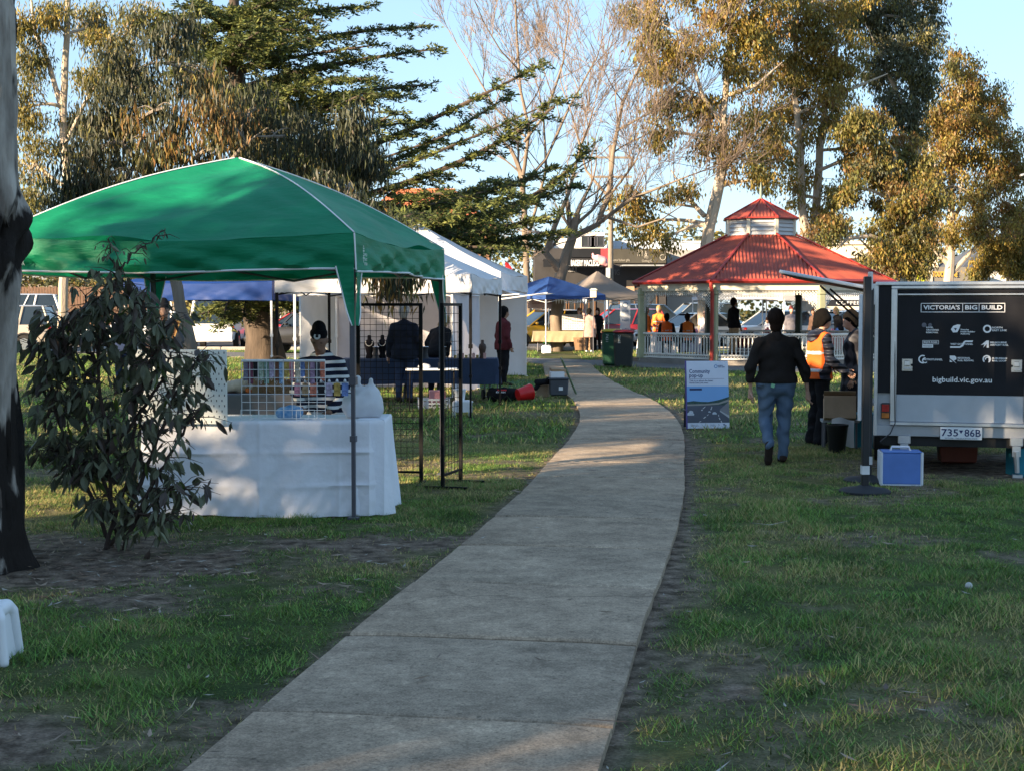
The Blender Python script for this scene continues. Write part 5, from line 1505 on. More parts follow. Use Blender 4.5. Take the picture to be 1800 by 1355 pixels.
def person(label, loc, rz, h=1.65, top=None, pants=None, shoes=None, hair=None, skin=skin_l, lean=0.0, head_dn=0.0, head_tw=0.0, fat=1.0, near=False, arms=None, legs=None, vest=None, beanie=None, coat=False,
           short=False, sit=False, hairlen=0.0, bun=False, hood=False, wide=1.0, group=None, pocket=False, hem=None, flare=0.0, skirt=None):
    t = thing('person', label, 'person', loc, rz, group)
    s = h / 1.75
    hh = .0105 if near else .027
    za = .93
    J = dict(hl=(-.09, 0, .93), hr=(.09, 0, .93), kl=(-.10, .02, .50), kr=(.10, .02, .50), al=(-.10, -.03, .085), ar=(.10, -.03, .085), fl=(-.11, .14, .035), fr=(.11, .14, .035),
             sl=(-.165 * wide, -.01, 1.40), sr=(.165 * wide, -.01, 1.40), el=(-.235 * wide, -.03, 1.13), er=(.235 * wide, -.03, 1.13), wl=(-.245 * wide, .06, .90), wr=(.245 * wide, .06, .90))
    for d in (arms, legs):
        if d: J.update(d)
    up = lambda v: rotx(v, lean, za)
    upper = {'sl', 'sr', 'el', 'er', 'wl', 'wr'}
    for k in upper:
        if not (arms and k in arms and arms.get('abs')): J[k] = up(J[k])
    S = lambda v: (v[0] * s, v[1] * s, v[2] * s)
    dz = -(.93 - .50) if sit else 0
    def Q(k):
        v = J[k] if isinstance(k, str) else k
        return S((v[0], v[1], v[2] + dz))
    spine = [up((0, 0, .96)), up((0, -.005, 1.10)), up((0, 0, 1.30)), up((0, -.015, 1.44)), up((0, .0, 1.54))]
    hc = np.array(up((0, .01, 1.545))); 
    def hd(v):                                       # head-local (x right, y forward, z up from the neck joint)
        x, y, z = v; a = head_dn; y, z = y * math.cos(a) + z * math.sin(a), z * math.cos(a) - y * math.sin(a)
        c, d = math.cos(head_tw), math.sin(head_tw); x, y = x * c - y * d, x * d + y * c
        y2, z2 = y * math.cos(lean) + z * math.sin(lean), z * math.cos(lean) - y * math.sin(lean)
        return Q((hc[0] + x, hc[1] + y2, hc[2] + z2))
    torso = [(Q(spine[0]), Q(spine[1]), .125 * s * fat, .115 * s * fat, (1.22, .88, 1)), (Q(spine[1]), Q(spine[2]), .115 * s * fat, .125 * s * fat, (1.25, .85, 1)), (Q('sl'), Q('sr'), .055 * s, .055 * s), (Q(spine[2]), Q(spine[3]), .12 * s * fat, .07 * s, (1.25, .85, 1))]
    arm = [(Q(up((0, -.01, 1.47))), Q('sl'), .052 * s, .046 * s), (Q(up((0, -.01, 1.47))), Q('sr'), .052 * s, .046 * s)]
    for q in 'lr': arm += [(Q('s' + q), Q('e' + q), .056 * s * (fat * .4 + .6), .043 * s), (Q('e' + q), Q('w' + q), .043 * s, .030 * s)]
    leg = [(Q((-.055, 0, .95)), Q((.055, 0, .95)), .118 * s * fat, .118 * s * fat, (1.1, .95, 1))]
    for q in 'lr':
        k_, a_ = np.array(J['k' + q]), np.array(J['a' + q]); c_ = k_ * .68 + a_ * .32 + np.array([0, -.012, 0])
        leg += [(Q('h' + q), Q('k' + q), .092 * s * (fat * .5 + .5), .060 * s), (Q('k' + q), Q(tuple(c_)), .058 * s, .056 * s), (Q(tuple(c_)), Q('a' + q), .056 * s, .040 * s)]
    foot = {q: [(Q('a' + q), Q('f' + q), .042 * s, .036 * s), (Q('f' + q), Q(tuple(np.array(J['f' + q]) + (np.array(J['f' + q]) - np.array(J['a' + q])) * .25)), .038 * s, .03 * s), (Q('a' + q), Q(tuple(np.array(J['a' + q]) - (np.array(J['f' + q]) - np.array(J['a' + q])) * .22 + np.array([0, 0, -.03]))), .036 * s, .034 * s)] for q in 'lr'}
    head = [(hd((0, .005, .13)), hd((0, -.012, .15)), .082 * s, .086 * s, (.92, 1.05, 1.1)), (hd((0, .045, .055)), hd((0, .03, .10)), .052 * s, .066 * s), (Q(spine[3]), hd((0, .0, .07)), .052 * s, .056 * s),
            (hd((0, .095, .10)), hd((0, .105, .075)), .010 * s, .015 * s), (hd((-.078, .0, .10)), hd((-.082, -.008, .13)), .010 * s, .016 * s), (hd((.078, .0, .10)), hd((.082, -.008, .13)), .010 * s, .016 * s),
            (hd((-.02, .085, .062)), hd((.02, .085, .062)), .009 * s, .009 * s)]
    hands = []
    for q, sg in (('l', -1), ('r', 1)):
        wv = np.array(J['w' + q]); ev = np.array(J['e' + q]); d = (wv - ev); d = d / np.linalg.norm(d)
        side = np.cross(d, np.array([sg * 1.0, 0, 0.0])); side = side / (np.linalg.norm(side) + 1e-6)     # across the palm
        nrm = np.cross(side, d)
        H = lambda a, b, c=0.0: Q(tuple(wv + d * a + side * b + nrm * c))
        hands.append((H(0, 0), H(.07, .0), .026 * s, .036 * s, (1, 1, 1)) if not near else (H(.0, 0), H(.075, 0), .024 * s, .032 * s))
        for i, (b0, L) in enumerate([(-.030, .062), (-.010, .072), (.010, .068), (.028, .052)]):
            hands.append((H(.085, b0), H(.085 + L * .55, b0 * 1.15, .012 * sg), .0098 * s, .0088 * s)); hands.append((H(.085 + L * .55, b0 * 1.15, .012 * sg), H(.085 + L * .95, b0 * 1.1, .035 * sg), .0088 * s, .0072 * s))
        hands.append((H(.03, -.03), H(.065, -.062, .012 * sg), .0125 * s, .010 * s)); hands.append((H(.065, -.062, .012 * sg), H(.095, -.066, .025 * sg), .010 * s, .008 * s))
    slim = lambda P, d: [(p[0], p[1], max(.006, p[2] - d), max(.006, p[3] - d), *p[4:]) for p in P]
    V, Fq = sdf_mesh(slim(torso, .012) + slim(arm, .008) + slim(leg, .012) + slim(foot['l'] + foot['r'], .008) + head + (hands if not near else []), hh if near else .025, .018 * s)
    if near:
        V2, F2 = sdf_mesh(hands, .005, .006)
        Fq = np.concatenate([Fq, F2 + len(V)]); V = np.concatenate([V, V2])
    np_mesh('body', V, Fq, skin, t, True)
    wr_ = .0075 if near else .005
    sd = (hash(label) % 100) * .1 if False else len(label) * .37
    cuff = lambda P: None
    # trousers
    if pants:
        cl = J['al'][2], J['ar'][2]
        lp = leg
        if flare: lp = leg + [(Q(tuple(np.array(J['k' + q]) * .6 + np.array(J['a' + q]) * .4)), Q(tuple(np.array(J['a' + q]) + np.array([0, .01, -.01]))), .055 * s, (.055 + flare) * s) for q in 'lr']
        wz = S((0, 0, ((hem or .86) + .05 if top else 1.07) + dz))[2]
        V, Fq = sdf_mesh(lp, hh, .02 * s, lambda G: G[..., 2] - wz, wr_ * 1.15, sd, .014 * s)
        np_mesh('skirt' if skirt else 'trousers', V, Fq, pants, t, True)
    if shoes:
        for q in 'lr':
            V, Fq = sdf_mesh(foot[q], min(hh, .014), .02 * s, None, 0, 0, .006); np_mesh('shoe', V, Fq, shoes, t, True)
    if top:
        ar = arm
        if short:
            ar = []
            for q in 'lr':
                e = np.array(J['s' + q]) * .35 + np.array(J['e' + q]) * .65; ar.append((Q('s' + q), Q(tuple(e)), .062 * s, .056 * s))
        tp = torso + ar + [(Q((0, 0, .92 if not hem else hem)), Q(spine[0]), .128 * s * fat * (1.08 if coat else 1), .128 * s * fat, (1.42, 1.04, 1))]
        if coat: tp += [(Q((0, 0, (hem or .6))), Q((0, 0, .95)), .17 * s * fat, .13 * s * fat, (1.25, .95, 1))]
        if near: tp += [(Q('w' + q), Q(tuple(np.array(J['w' + q]) * .85 + np.array(J['e' + q]) * .15)), .036 * s, .037 * s) for q in 'lr'] if not short else []
        hz = S((0, 0, (hem if hem else .86) + dz))[2]
        ct = lambda G: np.maximum(hz - G[..., 2], -9)
        V, Fq = sdf_mesh(tp, hh, .025 * s, ct, wr_ if not coat else wr_ * .8, sd, (.016 if near else .018) * s)
        np_mesh('coat' if coat else 'top', V, Fq, top, t, True)
        V, Fq = sdf_mesh([(Q(tuple(np.array(spine[3]) + np.array([0, -.012, .01]))), Q(tuple(np.array(spine[3]) + np.array([0, .005, .062]))), .068 * s, .062 * s)] + ([(Q(up((-.05, -.10, 1.45))), Q(up((.05, -.10, 1.45))), .06 * s, .06 * s), (Q(up((-.07, -.03, 1.48))), Q(up((0, -.12, 1.42))), .05 * s, .06 * s), (Q(up((.07, -.03, 1.48))), Q(up((0, -.12, 1.42))), .05 * s, .06 * s)] if hood else []), hh, .03, None, wr_ * .6, sd, .004)
        np_mesh('hood' if hood else 'collar', V, Fq, top, t, True)
    if vest:
        hz0 = S((0, 0, .88 + dz))[2]; 
        V, Fq = sdf_mesh(torso + [(Q((0, 0, .88)), Q(spine[0]), .135 * s * fat, .128 * s * fat, (1.25, .95, 1))], hh, .02 * s, lambda G: np.maximum(hz0 - G[..., 2], (np.abs(G[..., 0]) - .185 * s)), wr_ * .5, sd, .034 * s)
        vo = np_mesh('vest', V, Fq, vest, t, True)
        for zb in (.97, 1.20):
            z0, z1 = S((0, 0, zb + dz))[2], S((0, 0, zb + .05 + dz))[2]
            V, Fq = sdf_mesh(torso + [(Q((0, 0, .88)), Q(spine[0]), .135 * s * fat, .128 * s * fat, (1.25, .95, 1))], hh, .02 * s, lambda G: np.maximum(np.maximum(z0 - G[..., 2], G[..., 2] - z1), np.abs(G[..., 0]) - .186 * s), wr_ * .5, sd, .038 * s)
            if len(Fq): np_mesh('reflective_band', V, Fq, refl, vo, True)
    if beanie:
        V, Fq = sdf_mesh([(hd((0, -.016, .200)), hd((0, -.034, .245)), .088 * s, .072 * s, (.95, 1.05, 1)), (hd((0, -.03, .265)), hd((0, -.034, .28)), .05 * s, .04 * s)], hh, .02, None, .002, 1, .004)
        bo = np_mesh('beanie', V, Fq, beanie, t, True)
        V, Fq = sdf_mesh([(hd((0, -.014, .186)), hd((0, -.018, .210)), .090 * s, .090 * s, (.95, 1.05, .5))], hh, .01, None, .0015, 2, .003)
        np_mesh('beanie_cuff', V, Fq, beanie, bo, True)
    if hair and not beanie:
        hp = [(hd((0, -.018, .160)), hd((0, -.03, .180)), .094 * s, .088 * s, (1.0, 1.08, 1.05)), (hd((0, -.055, .065)), hd((0, -.05, .14)), .066 * s, .084 * s, (1.08, 1, 1))]
        if hairlen: hp += [(hd((0, -.06, .10)), hd((0, -.075, .10 - hairlen)), .075 * s, .06 * s), (hd((-.06, -.03, .10)), hd((-.06, -.04, .10 - hairlen)), .04 * s, .035 * s), (hd((.06, -.03, .10)), hd((.06, -.04, .10 - hairlen)), .04 * s, .035 * s)]
        if bun: hp += [(hd((0, -.11, .15)), hd((0, -.125, .12)), .035 * s, .03 * s)]
        V, Fq = sdf_mesh(hp, hh if near else .015, .02, None, .007 if near else .005, sd, .003); np_mesh('hair', V, Fq, hair, t, True)
    elif hair and hairlen:
        V, Fq = sdf_mesh([(hd((0, -.06, .12)), hd((0, -.075, .10 - hairlen)), .075 * s, .06 * s)], hh, .02, None, .003, sd, 0); np_mesh('hair', V, Fq, hair, t, True)
    t['hd'] = 0
    del t['hd']
    LAST.clear(); LAST['hd'] = hd
    if near:
        dk = M('eye_dark', (.02, .012, .01), .2)
        for x in (-.031, .031):
            mb = MB(); c = hd((x, .074, .112)); mb.ball(c, .0125 * s, 10, 7); e = mb.build('eye', M('eye_white', (.6, .58, .55), .3), t, smooth=True)
            mb = MB(); c = hd((x, .0835, .110)); mb.ball(c, .0062 * s, 8, 6); mb.build('iris', dk, e, smooth=True)
            mb = MB(); mb.tube([hd((x - .018, .084, .131)), hd((x, .088, .135)), hd((x + .018, .082, .131))], .004 * s, 5); mb.build('eyebrow', hair_black, t)
    return t
LAST = {}
refl = M('reflective_tape', (.55, .56, .58), .35, .1, 20, metal=.2)
orange_vest = M('hivis_orange', (.78, .115, .01), .75, .1, 8, .15, 40)
orange_bright = M('hivis_orange_bright', (.95, .22, .03), .7, .1, 8)
charcoal, navy_c, black_c = cloth('charcoal_fleece', (.019, .015, .0135)), cloth('navy', (.016, .020, .034)), cloth('black', (.010, .010, .012))
denim = M('cloth_jeans_faded', (.06, .095, .155), .9, .25, 5, .3, 70, col2=(.13, .18, .25), spec=.15, stretch=(1, 1, .5))
denim_d = M('cloth_jeans_dark', (.03, .045, .09), .9, .25, 6, .3, 70, spec=.15)
shoe_dk, shoe_w = cloth('shoe_brown', (.03, .02, .016)), cloth('shoe_white', (.65, .65, .65), .08)
def standL(**k): return k

# man walking away along the lawn
wm_ = person('man in dark fleece and faded jeans walking away from the camera', GX(1366, 14.75), R(2), 1.56, charcoal, denim, shoe_dk, hair_brown, skin_l, lean=R(3), fat=1.26, near=True, wide=1.16, hem=.95,
       arms=dict(el=(-.315, -.05, 1.12), wl=(-.30, .02, .86), er=(.33, -.02, 1.10), wr=(.375, .04, .84)),
       legs=dict(hl=(-.105, 0, .93), hr=(.105, 0, .93), kl=(-.115, .06, .53), al=(-.13, -.24, .245), fl=(-.13, -.20, .07), kr=(.10, .05, .50), ar=(.09, .03, .085), fr=(.11, .20, .04)), head_tw=R(-14))
mb = MB(); mb.box((-.075, -.172, .825), (.035, .014, .04), rot=(0, .3, 0)); mb.build('green_cloth_in_pocket', cloth('mint', (.25, .5, .3)), wm_)
# woman in a hi-vis vest handing something over at the trailer
quilt = M('cloth_navy_puffer', (.014, .017, .030), .5, .2, 4, .0, spec=.35)
nt = quilt.node_tree; wv = nt.nodes.new('ShaderNodeTexWave'); wv.bands_direction = 'Z'; wv.inputs['Scale'].default_value = 4.2; wv.inputs['Distortion'].default_value = 1.2
tcq = nt.nodes.new('ShaderNodeTexCoord'); bq = nt.nodes.new('ShaderNodeBump'); bq.inputs['Strength'].default_value = .8; bq.inputs['Distance'].default_value = .05
nt.links.new(tcq.outputs['Object'], wv.inputs['Vector']); nt.links.new(wv.outputs['Fac'], bq.inputs['Height']); nt.links.new(bq.outputs[0], nt.nodes['Principled BSDF'].inputs['Normal'])
person('woman in orange hi-vis vest over a dark puffer jacket, reaching to the trailer', GX(1440, 16.9), R(-72), 1.56, quilt, black_c, shoe_w, hair_black, skin_l, lean=R(3), near=True, vest=orange_vest, hood=True, bun=True, hairlen=.05, flare=.03, fat=1.08, head_dn=R(10),
       arms=dict(el=(-.24, .06, 1.15), wl=(-.17, .30, 1.05), er=(.25, .03, 1.13), wr=(.22, .27, 1.0)), head_tw=R(-8))
plaid = M('cloth_dark_check', (.03, .03, .036), .9, .2, 5, spec=.15)
nt = plaid.node_tree; tcp = nt.nodes.new('ShaderNodeTexCoord')
def wavecol(dirn, sc):
    w = nt.nodes.new('ShaderNodeTexWave'); w.bands_direction = dirn; w.inputs['Scale'].default_value = sc; w.inputs['Distortion'].default_value = .3; nt.links.new(tcp.outputs['Object'], w.inputs['Vector']); return w.outputs['Fac']
ad_ = nt.nodes.new('ShaderNodeMath'); ad_.operation = 'ADD'; nt.links.new(wavecol('Z', 1.9), ad_.inputs[0]); nt.links.new(wavecol('X', 2.6), ad_.inputs[1])
rp_ = nt.nodes.new('ShaderNodeValToRGB'); rp_.color_ramp.elements[0].color = (.012, .012, .016, 1); rp_.color_ramp.elements[1].color = (.085, .085, .095, 1); rp_.color_ramp.elements[0].position = .35; rp_.color_ramp.elements[1].position = .8
hf_ = nt.nodes.new('ShaderNodeMath'); hf_.operation = 'MULTIPLY'; hf_.inputs[1].default_value = .5; nt.links.new(ad_.outputs[0], hf_.inputs[0]); nt.links.new(hf_.outputs[0], rp_.inputs[0]); nt.links.new(rp_.outputs[0], nt.nodes['Principled BSDF'].inputs['Base Color'])
person('person in a long dark check coat behind the black post', GX(1506, 17.2), R(80), 1.55, plaid, black_c, shoe_dk, hair_black, skin_l, coat=True, hem=.55, fat=1.3, wide=1.1, lean=R(4), head_dn=R(12), near=True, hood=True)

# stall holder behind the white table
stripe = M('cloth_navy_white_stripes', (.02, .022, .04), .9, .1, 6, .2, 60, spec=.15)
nt = stripe.node_tree; tcs = nt.nodes.new('ShaderNodeTexCoord'); w = nt.nodes.new('ShaderNodeTexWave'); w.bands_direction = 'Z'; w.inputs['Scale'].default_value = 5.0; w.inputs['Distortion'].default_value = 1.4; w.inputs['Detail'].default_value = 0; w.inputs['Detail Scale'].default_value = .6
nt.links.new(tcs.outputs['Object'], w.inputs['Vector']); rp_ = nt.nodes.new('ShaderNodeValToRGB'); rp_.color_ramp.interpolation = 'CONSTANT'; rp_.color_ramp.elements[0].color = (.012, .014, .03, 1); rp_.color_ramp.elements[1].color = (.62, .62, .62, 1); rp_.color_ramp.elements[1].position = .66
nt.links.new(w.outputs['Fac'], rp_.inputs[0]); nt.links.new(rp_.outputs[0], nt.nodes['Principled BSDF'].inputs['Base Color'])
knit = M('cloth_black_knit', (.008, .008, .010), .95, .3, 40, .6, 120, spec=.1)
seller = person('stall holder in black beanie and striped jumper looking down behind the rack', GX(566, 12.15), R(176), 1.42, stripe, black_c, shoe_dk, None, skin_d, lean=R(8), head_dn=R(15), near=True, beanie=knit, wide=1.12, fat=1.15, hood=True,
       arms=dict(el=(-.27, .05, 1.14), wl=(-.16, .26, 1.0), er=(.27, .05, 1.14), wr=(.16, .26, 1.0)))
mb = MB(); mb.lathe([(.028, 0), (.028, .006)], n=18); c_ = Vector((.0, .205, 1.50))
bd = mb.build('badge', M('badge_white', (.6, .6, .6), .5), seller, loc=LAST['hd']((0, .084, .208)), rot=(R(-74), 0, 0))
mb = MB(); mb.lathe([(.013, .0065), (.013, .009)], n=12); mb.build('badge_centre', knit, bd)

# browsers at the jewellery table
person('grey-haired man in black jacket and jeans seen from behind at the jewellery table', GX(710, 24.6), R(-4), 1.63, navy_c, denim_d, shoe_dk, hair_grey, skin_l, lean=R(2), fat=1.2, wide=1.15, hem=.80, arms=dict(wl=(-.30, .05, .86), wr=(.28, .08, .86)))
person('blonde woman in black jacket leaning over the jewellery table', GX(766, 25.4), R(-25), 1.55, black_c, denim_d, shoe_dk, hair_blonde, skin_l, lean=R(28), head_dn=R(18), hairlen=.10, fat=1.1, arms=dict(wl=(-.15, .22, .96), wr=(.15, .22, .96)))
person('person in maroon jacket and dark trousers standing beside the tall white marquee', GX(884, 29.8), R(-60), 1.62, cloth('maroon', (.085, .018, .022)), black_c, shoe_dk, hair_black, skin_m, fat=1.2, lean=R(3), hem=.82)
fr_man = person('man in dark cap and grey T-shirt holding up a wooden frame', GX(288, 20.0), R(195), 1.66, cloth('grey_tee', (.10, .10, .105)), denim_d, shoe_dk, None, skin_m, beanie=cloth('dark_cap', (.02, .02, .022)), short=True, arms=dict(el=(-.26, .05, 1.14), wl=(-.14, .27, 1.10), er=(.26, .05, 1.14), wr=(.08, .27, 1.02)))
person('seated person in pale top half hidden by the sapling', GX(216, 27.0), R(170), 1.6, cloth('lilac', (.35, .3, .36)), denim_d, shoe_dk, hair_blonde, skin_l, hairlen=.1)
# at the far stalls
person('woman in pale pink coat with one arm raised under the blue marquee', GX(1036, 53.0), R(-20), 1.60, cloth('pink_coat', (.36, .23, .20)), black_c, shoe_w, hair_black, skin_l, fat=1.2, hem=.62, coat=True, arms=dict(el=(-.26, .05, 1.62), wl=(-.20, .06, 1.88)))
person('fair-haired person in teal top behind the display board', GX(1018, 55.0), R(165), 1.62, cloth('teal', (.03, .16, .17)), black_c, shoe_dk, hair_ginger, skin_l)
person('long-haired woman in black behind the woman in pink', GX(1050, 55.2), R(150), 1.62, black_c, black_c, shoe_dk, hair_brown, skin_l, hairlen=.2)
# in and behind the rotunda
person('person in bright orange hi-vis turned sideways inside the rotunda at left', (GX(1136, 46.6) + Vector((0, 0, .0))), R(-70), 1.66, cloth('orange_work_shirt', (.75, .16, .03)), navy_c, shoe_dk, hair_blonde, skin_l, vest=orange_bright, fat=1.15)
person('fair-haired worker in orange hi-vis facing the table in the rotunda', GX(1158, 48.8), R(150), 1.70, cloth('orange_work_shirt', (.75, .16, .03)), navy_c, shoe_dk, hair_blonde, skin_l, vest=orange_bright, fat=1.1, arms=dict(wl=(-.1, .22, 1.1), wr=(.1, .22, 1.1)))
person('seated worker in black jacket and orange vest seen from behind in the rotunda', GX(1172, 46.2) + Vector((0, 0, .16)), R(-5), 1.68, black_c, black_c, shoe_dk, hair_black, skin_m, vest=orange_vest, sit=True, fat=1.25, wide=1.1, legs=dict(kl=(-.12, .42, .93), kr=(.12, .42, .93), al=(-.12, .44, .53), ar=(.12, .44, .53), fl=(-.12, .58, .49), fr=(.12, .58, .49)))
person('seated worker in orange vest with yellow band beside the red downpipe', GX(1208, 46.5) + Vector((0, 0, .16)), R(8), 1.68, black_c, black_c, shoe_dk, hair_brown, skin_m, vest=orange_bright, sit=True, fat=1.2, legs=dict(kl=(-.12, .42, .93), kr=(.12, .42, .93), al=(-.12, .44, .53), ar=(.12, .44, .53), fl=(-.12, .58, .49), fr=(.12, .58, .49)))
person('balding man in pale shirt leaning forward at the rotunda table', GX(1240, 49.5), R(170), 1.62, cloth('pale_shirt', (.50, .48, .56)), black_c, shoe_dk, None, skin_l, sit=False, lean=R(26), head_dn=R(20), short=True, fat=1.15)
person('tall man in black vest and tan trousers standing inside the rotunda', GX(1290, 44.6) + Vector((0, 0, .16)), R(-65), 1.76, black_c, cloth('tan_trousers', (.40, .27, .16)), shoe_dk, hair_black, skin_m, fat=1.1)
person('child in white top beside the red stall table', GX(1352, 50.5), R(140), 1.30, cloth('white_top', (.62, .63, .70)), black_c, shoe_dk, hair_brown, skin_l, lean=R(12), hairlen=.1)
person('woman in maroon beanie and grey coat under the far white marquee', GX(1391, 53.5), R(185), 1.66, cloth('grey_coat', (.14, .13, .15)), black_c, shoe_dk, None, skin_l, beanie=cloth('maroon_knit', (.12, .03, .03)), fat=1.2)
person('dark-haired person standing in front of the broad pale trunk', GX(1430, 54.5), R(120), 1.60, cloth('brown_top', (.10, .06, .045)), black_c, shoe_dk, hair_brown, skin_m)
person('blonde woman in black top leaning sideways at the far right stall', GX(1476, 52.0), R(110), 1.66, black_c, denim, shoe_dk, hair_blonde, skin_l, lean=R(14), hairlen=.12)

# ------------------------------------------------------------------ green stall: table, cloths, goods
cloth_w = M('white_tablecloth', (.72, .72, .76), .85, .05, 4, .6, 9, spec=.15)
cloth_w2 = M('white_end_cloth', (.76, .77, .82), .85, .05, 4, .25, 30, spec=.15)
def skirted_cloth(name, label, x0, x1, y0, y1, ztop, zbot, mat, seed, amp=.014, cat='tablecloth', crease=True, group=None):
    c = Vector(((x0 + x1) / 2, (y0 + y1) / 2, 0))
    hw, hd_ = (x1 - x0) / 2, (y1 - y0) / 2
    r = .03
    # perimeter
    per = []
    N = 480 if y0 < 20 else 150
    P = [(-hw, -hd_), (hw, -hd_), (hw, hd_), (-hw, hd_)]
    tot = 4 * (hw + hd_)
    for i in range(N):
        s = tot * i / N
        for k, L in enumerate((2 * hw, 2 * hd_, 2 * hw, 2 * hd_)):
            if s <= L:
                a, b = P[k], P[(k + 1) % 4]; t = s / L
                nx, ny = [(0, -1), (1, 0), (0, 1), (-1, 0)][k]
                per.append((a[0] + (b[0] - a[0]) * t, a[1] + (b[1] - a[1]) * t, nx, ny, s, min(t, 1 - t) * L)); break
            s -= L
    rows = 46 if y0 < 20 else 12; vs = []; fs = []
    for j in range(rows + 1):
        v = j / rows
        for (x, y, nx, ny, s, e) in per:
            f = v ** 1.2
            o = f * (amp * (math.sin(s * 6.1 + seed) + .8 * math.sin(s * 13.7 + 2 * seed + v * 2) + .5 * math.sin(s * 27 + v * 3)) + .028) + (.04 * f * math.exp(-e / .05))
            if crease: o += (.010 + .006 * math.sin(s * 5)) * math.exp(-((v - .33 - .01 * math.sin(s * 3)) / .02) ** 2) + (.008 + .006 * math.sin(s * 4 + 1)) * math.exp(-((v - .68 - .012 * math.sin(s * 2.2)) / .02) ** 2) + (.007 + .005 * math.sin(v * 6 + s * 2)) * math.exp(-(((s % .61) - .3) / .013) ** 2) + .008 * f * math.sin(s * 41 + v * 17) * math.sin(v * 9 + s * 5)
            z = ztop - (ztop - zbot) * v + .012 * f * math.sin(s * 3.3 + seed)
            if j == 0: o = -.008
            vs.append((x + nx * o, y + ny * o, z if j else ztop))
        if j:
            for i in range(N): fs.append(((j - 1) * N + i, (j - 1) * N + (i + 1) % N, j * N + (i + 1) % N, j * N + i)[::-1])
    fs.append(tuple(range(N)))
    mb = MB(); mb.add(vs, fs)
    o = mb.build(name, mat, None, smooth=True); o.location = c
    return tag(o, label, cat, group)
skirted_cloth('tablecloth', 'white creased cloth draped to the ground over the stall table under the green marquee', -2.86, -1.10, 10.95, 11.66, .745, .012, cloth_w, 1.0)
skirted_cloth('tablecloth', 'second white cloth hanging over the right end of the green stall\'s table', -1.21, -.985, 10.98, 11.63, .752, .02, cloth_w2, 2.5, crease=False)
# pegboard
pb = thing('pegboard', 'white slotted pegboard standing at the front edge of the white table', 'pegboard', (-2.57, 10.915, .72), R(-3))
mb = MB(); mb.box((0, 0, .29), (.77, .012, .57), bev=.004); mb.build('board', M('pegboard_white', (.74, .76, .70), .5, .04, 5), pb, smooth=True)
mb = MB()
for j in range(14):
    for i in range(18):
        x = -.36 + i * .0415 + (.02 if j % 2 else 0); z = .025 + j * .0405
        if x < .375: mb.box((x, -.0065, z), (.0065, .002, .016))
tag(mb.build('slots', M('slot_dark', (.03, .03, .035), .8), pb), kind='stuff')
mb = MB(); mb.box((.345, -.012, .015), (.018, .02, .05)); mb.box((-.3, .06, .02), (.05, .14, .02)); mb.build('clip', M('clip_white', (.7, .7, .68), .5), pb)
# wire display rack
wire = M('white_wire', (.66, .67, .68), .4, .05, 9)
rk = thing('wire_rack', 'white wire grid rack hung with colourful fabric straps on the table', 'rack', (-1.785, 11.09, .745), R(-1))
for off, wd_ in ((-.165, .325), (.165, .325)):
    mb = MB()
    for i in range(6): mb.tube([(off - wd_ / 2 + wd_ * i / 5, 0, .012), (off - wd_ / 2 + wd_ * i / 5, 0, .455)], .0024, 4)
    for j in range(8): mb.tube([(off - wd_ / 2, -.003, .012 + .063 * j), (off + wd_ / 2, -.003, .012 + .063 * j)], .0024, 4)
    g1 = mb.build('wire_grid', wire, rk)
    mb = MB(); mb.tube([(off - wd_ / 2, 0, .46), (off + wd_ / 2, 0, .46)], .010, 8); mb.build('top_bar', wire, rk)
for xx in (-.24, .19):
    mb = MB(); mb.tube([(xx - .07, -.12, .006), (xx - .07, -.12, .085), (xx + .07, -.12, .085), (xx + .07, -.12, .006)], .004, 5); mb.tube([(xx, -.12, .006), (xx, .08, .006)], .004, 5); mb.build('foot_loop', wire, rk)
strap_cols = [('grey floral', (.16, .15, .2)), ('plum', (.14, .04, .07)), ('black', (.012, .012, .015)), ('pale green', (.35, .42, .33)), ('sage', (.2, .32, .26)), ('lilac', (.42, .36, .48)), ('rust brown', (.16, .07, .04)), ('sky blue', (.25, .38, .55)), ('mustard', (.42, .29, .08)), ('rose pink', (.5, .2, .24)), ('cream', (.55, .48, .36)), ('blue print', (.13, .2, .42)), ('tan', (.3, .2, .11)), ('mauve', (.3, .2, .3)), ('charcoal', (.05, .05, .06)), ('coral', (.5, .16, .1))]
for i, (nm, c) in enumerate(strap_cols):
    x = -.30 + i * .0402; ln = .15 + .03 * math.sin(i * 2.1)
    t = thing('key_strap', f'{nm} fabric strap hanging from the white wire rack', 'strap', (-1.785 + x, 11.115, 1.20), R(8 * math.sin(i)), 'fabric straps on the wire rack')
    mb = MB(); mb.grid(lambda u, v: ((u - .5) * .038, .006 * math.sin(v * 5 + i) + (.008 if u in (0, 1) else 0), -ln * v), 3, 8); mb.grid(lambda u, v: ((u - .5) * .038, .014 + .006 * math.sin(v * 5 + i), -ln * v), 3, 8)
    mb.build('strap', M('strap_' + nm.replace(' ', '_'), c, .85, .5, 45, .1), t)
    mb = MB(); mb.tube([(.0, .008, -ln), (.008, .008, -ln - .012), (0, .008, -ln - .03), (-.008, .008, -ln - .012), (0, .008, -ln)], .002, 4); mb.build('clasp', alu_m, t)
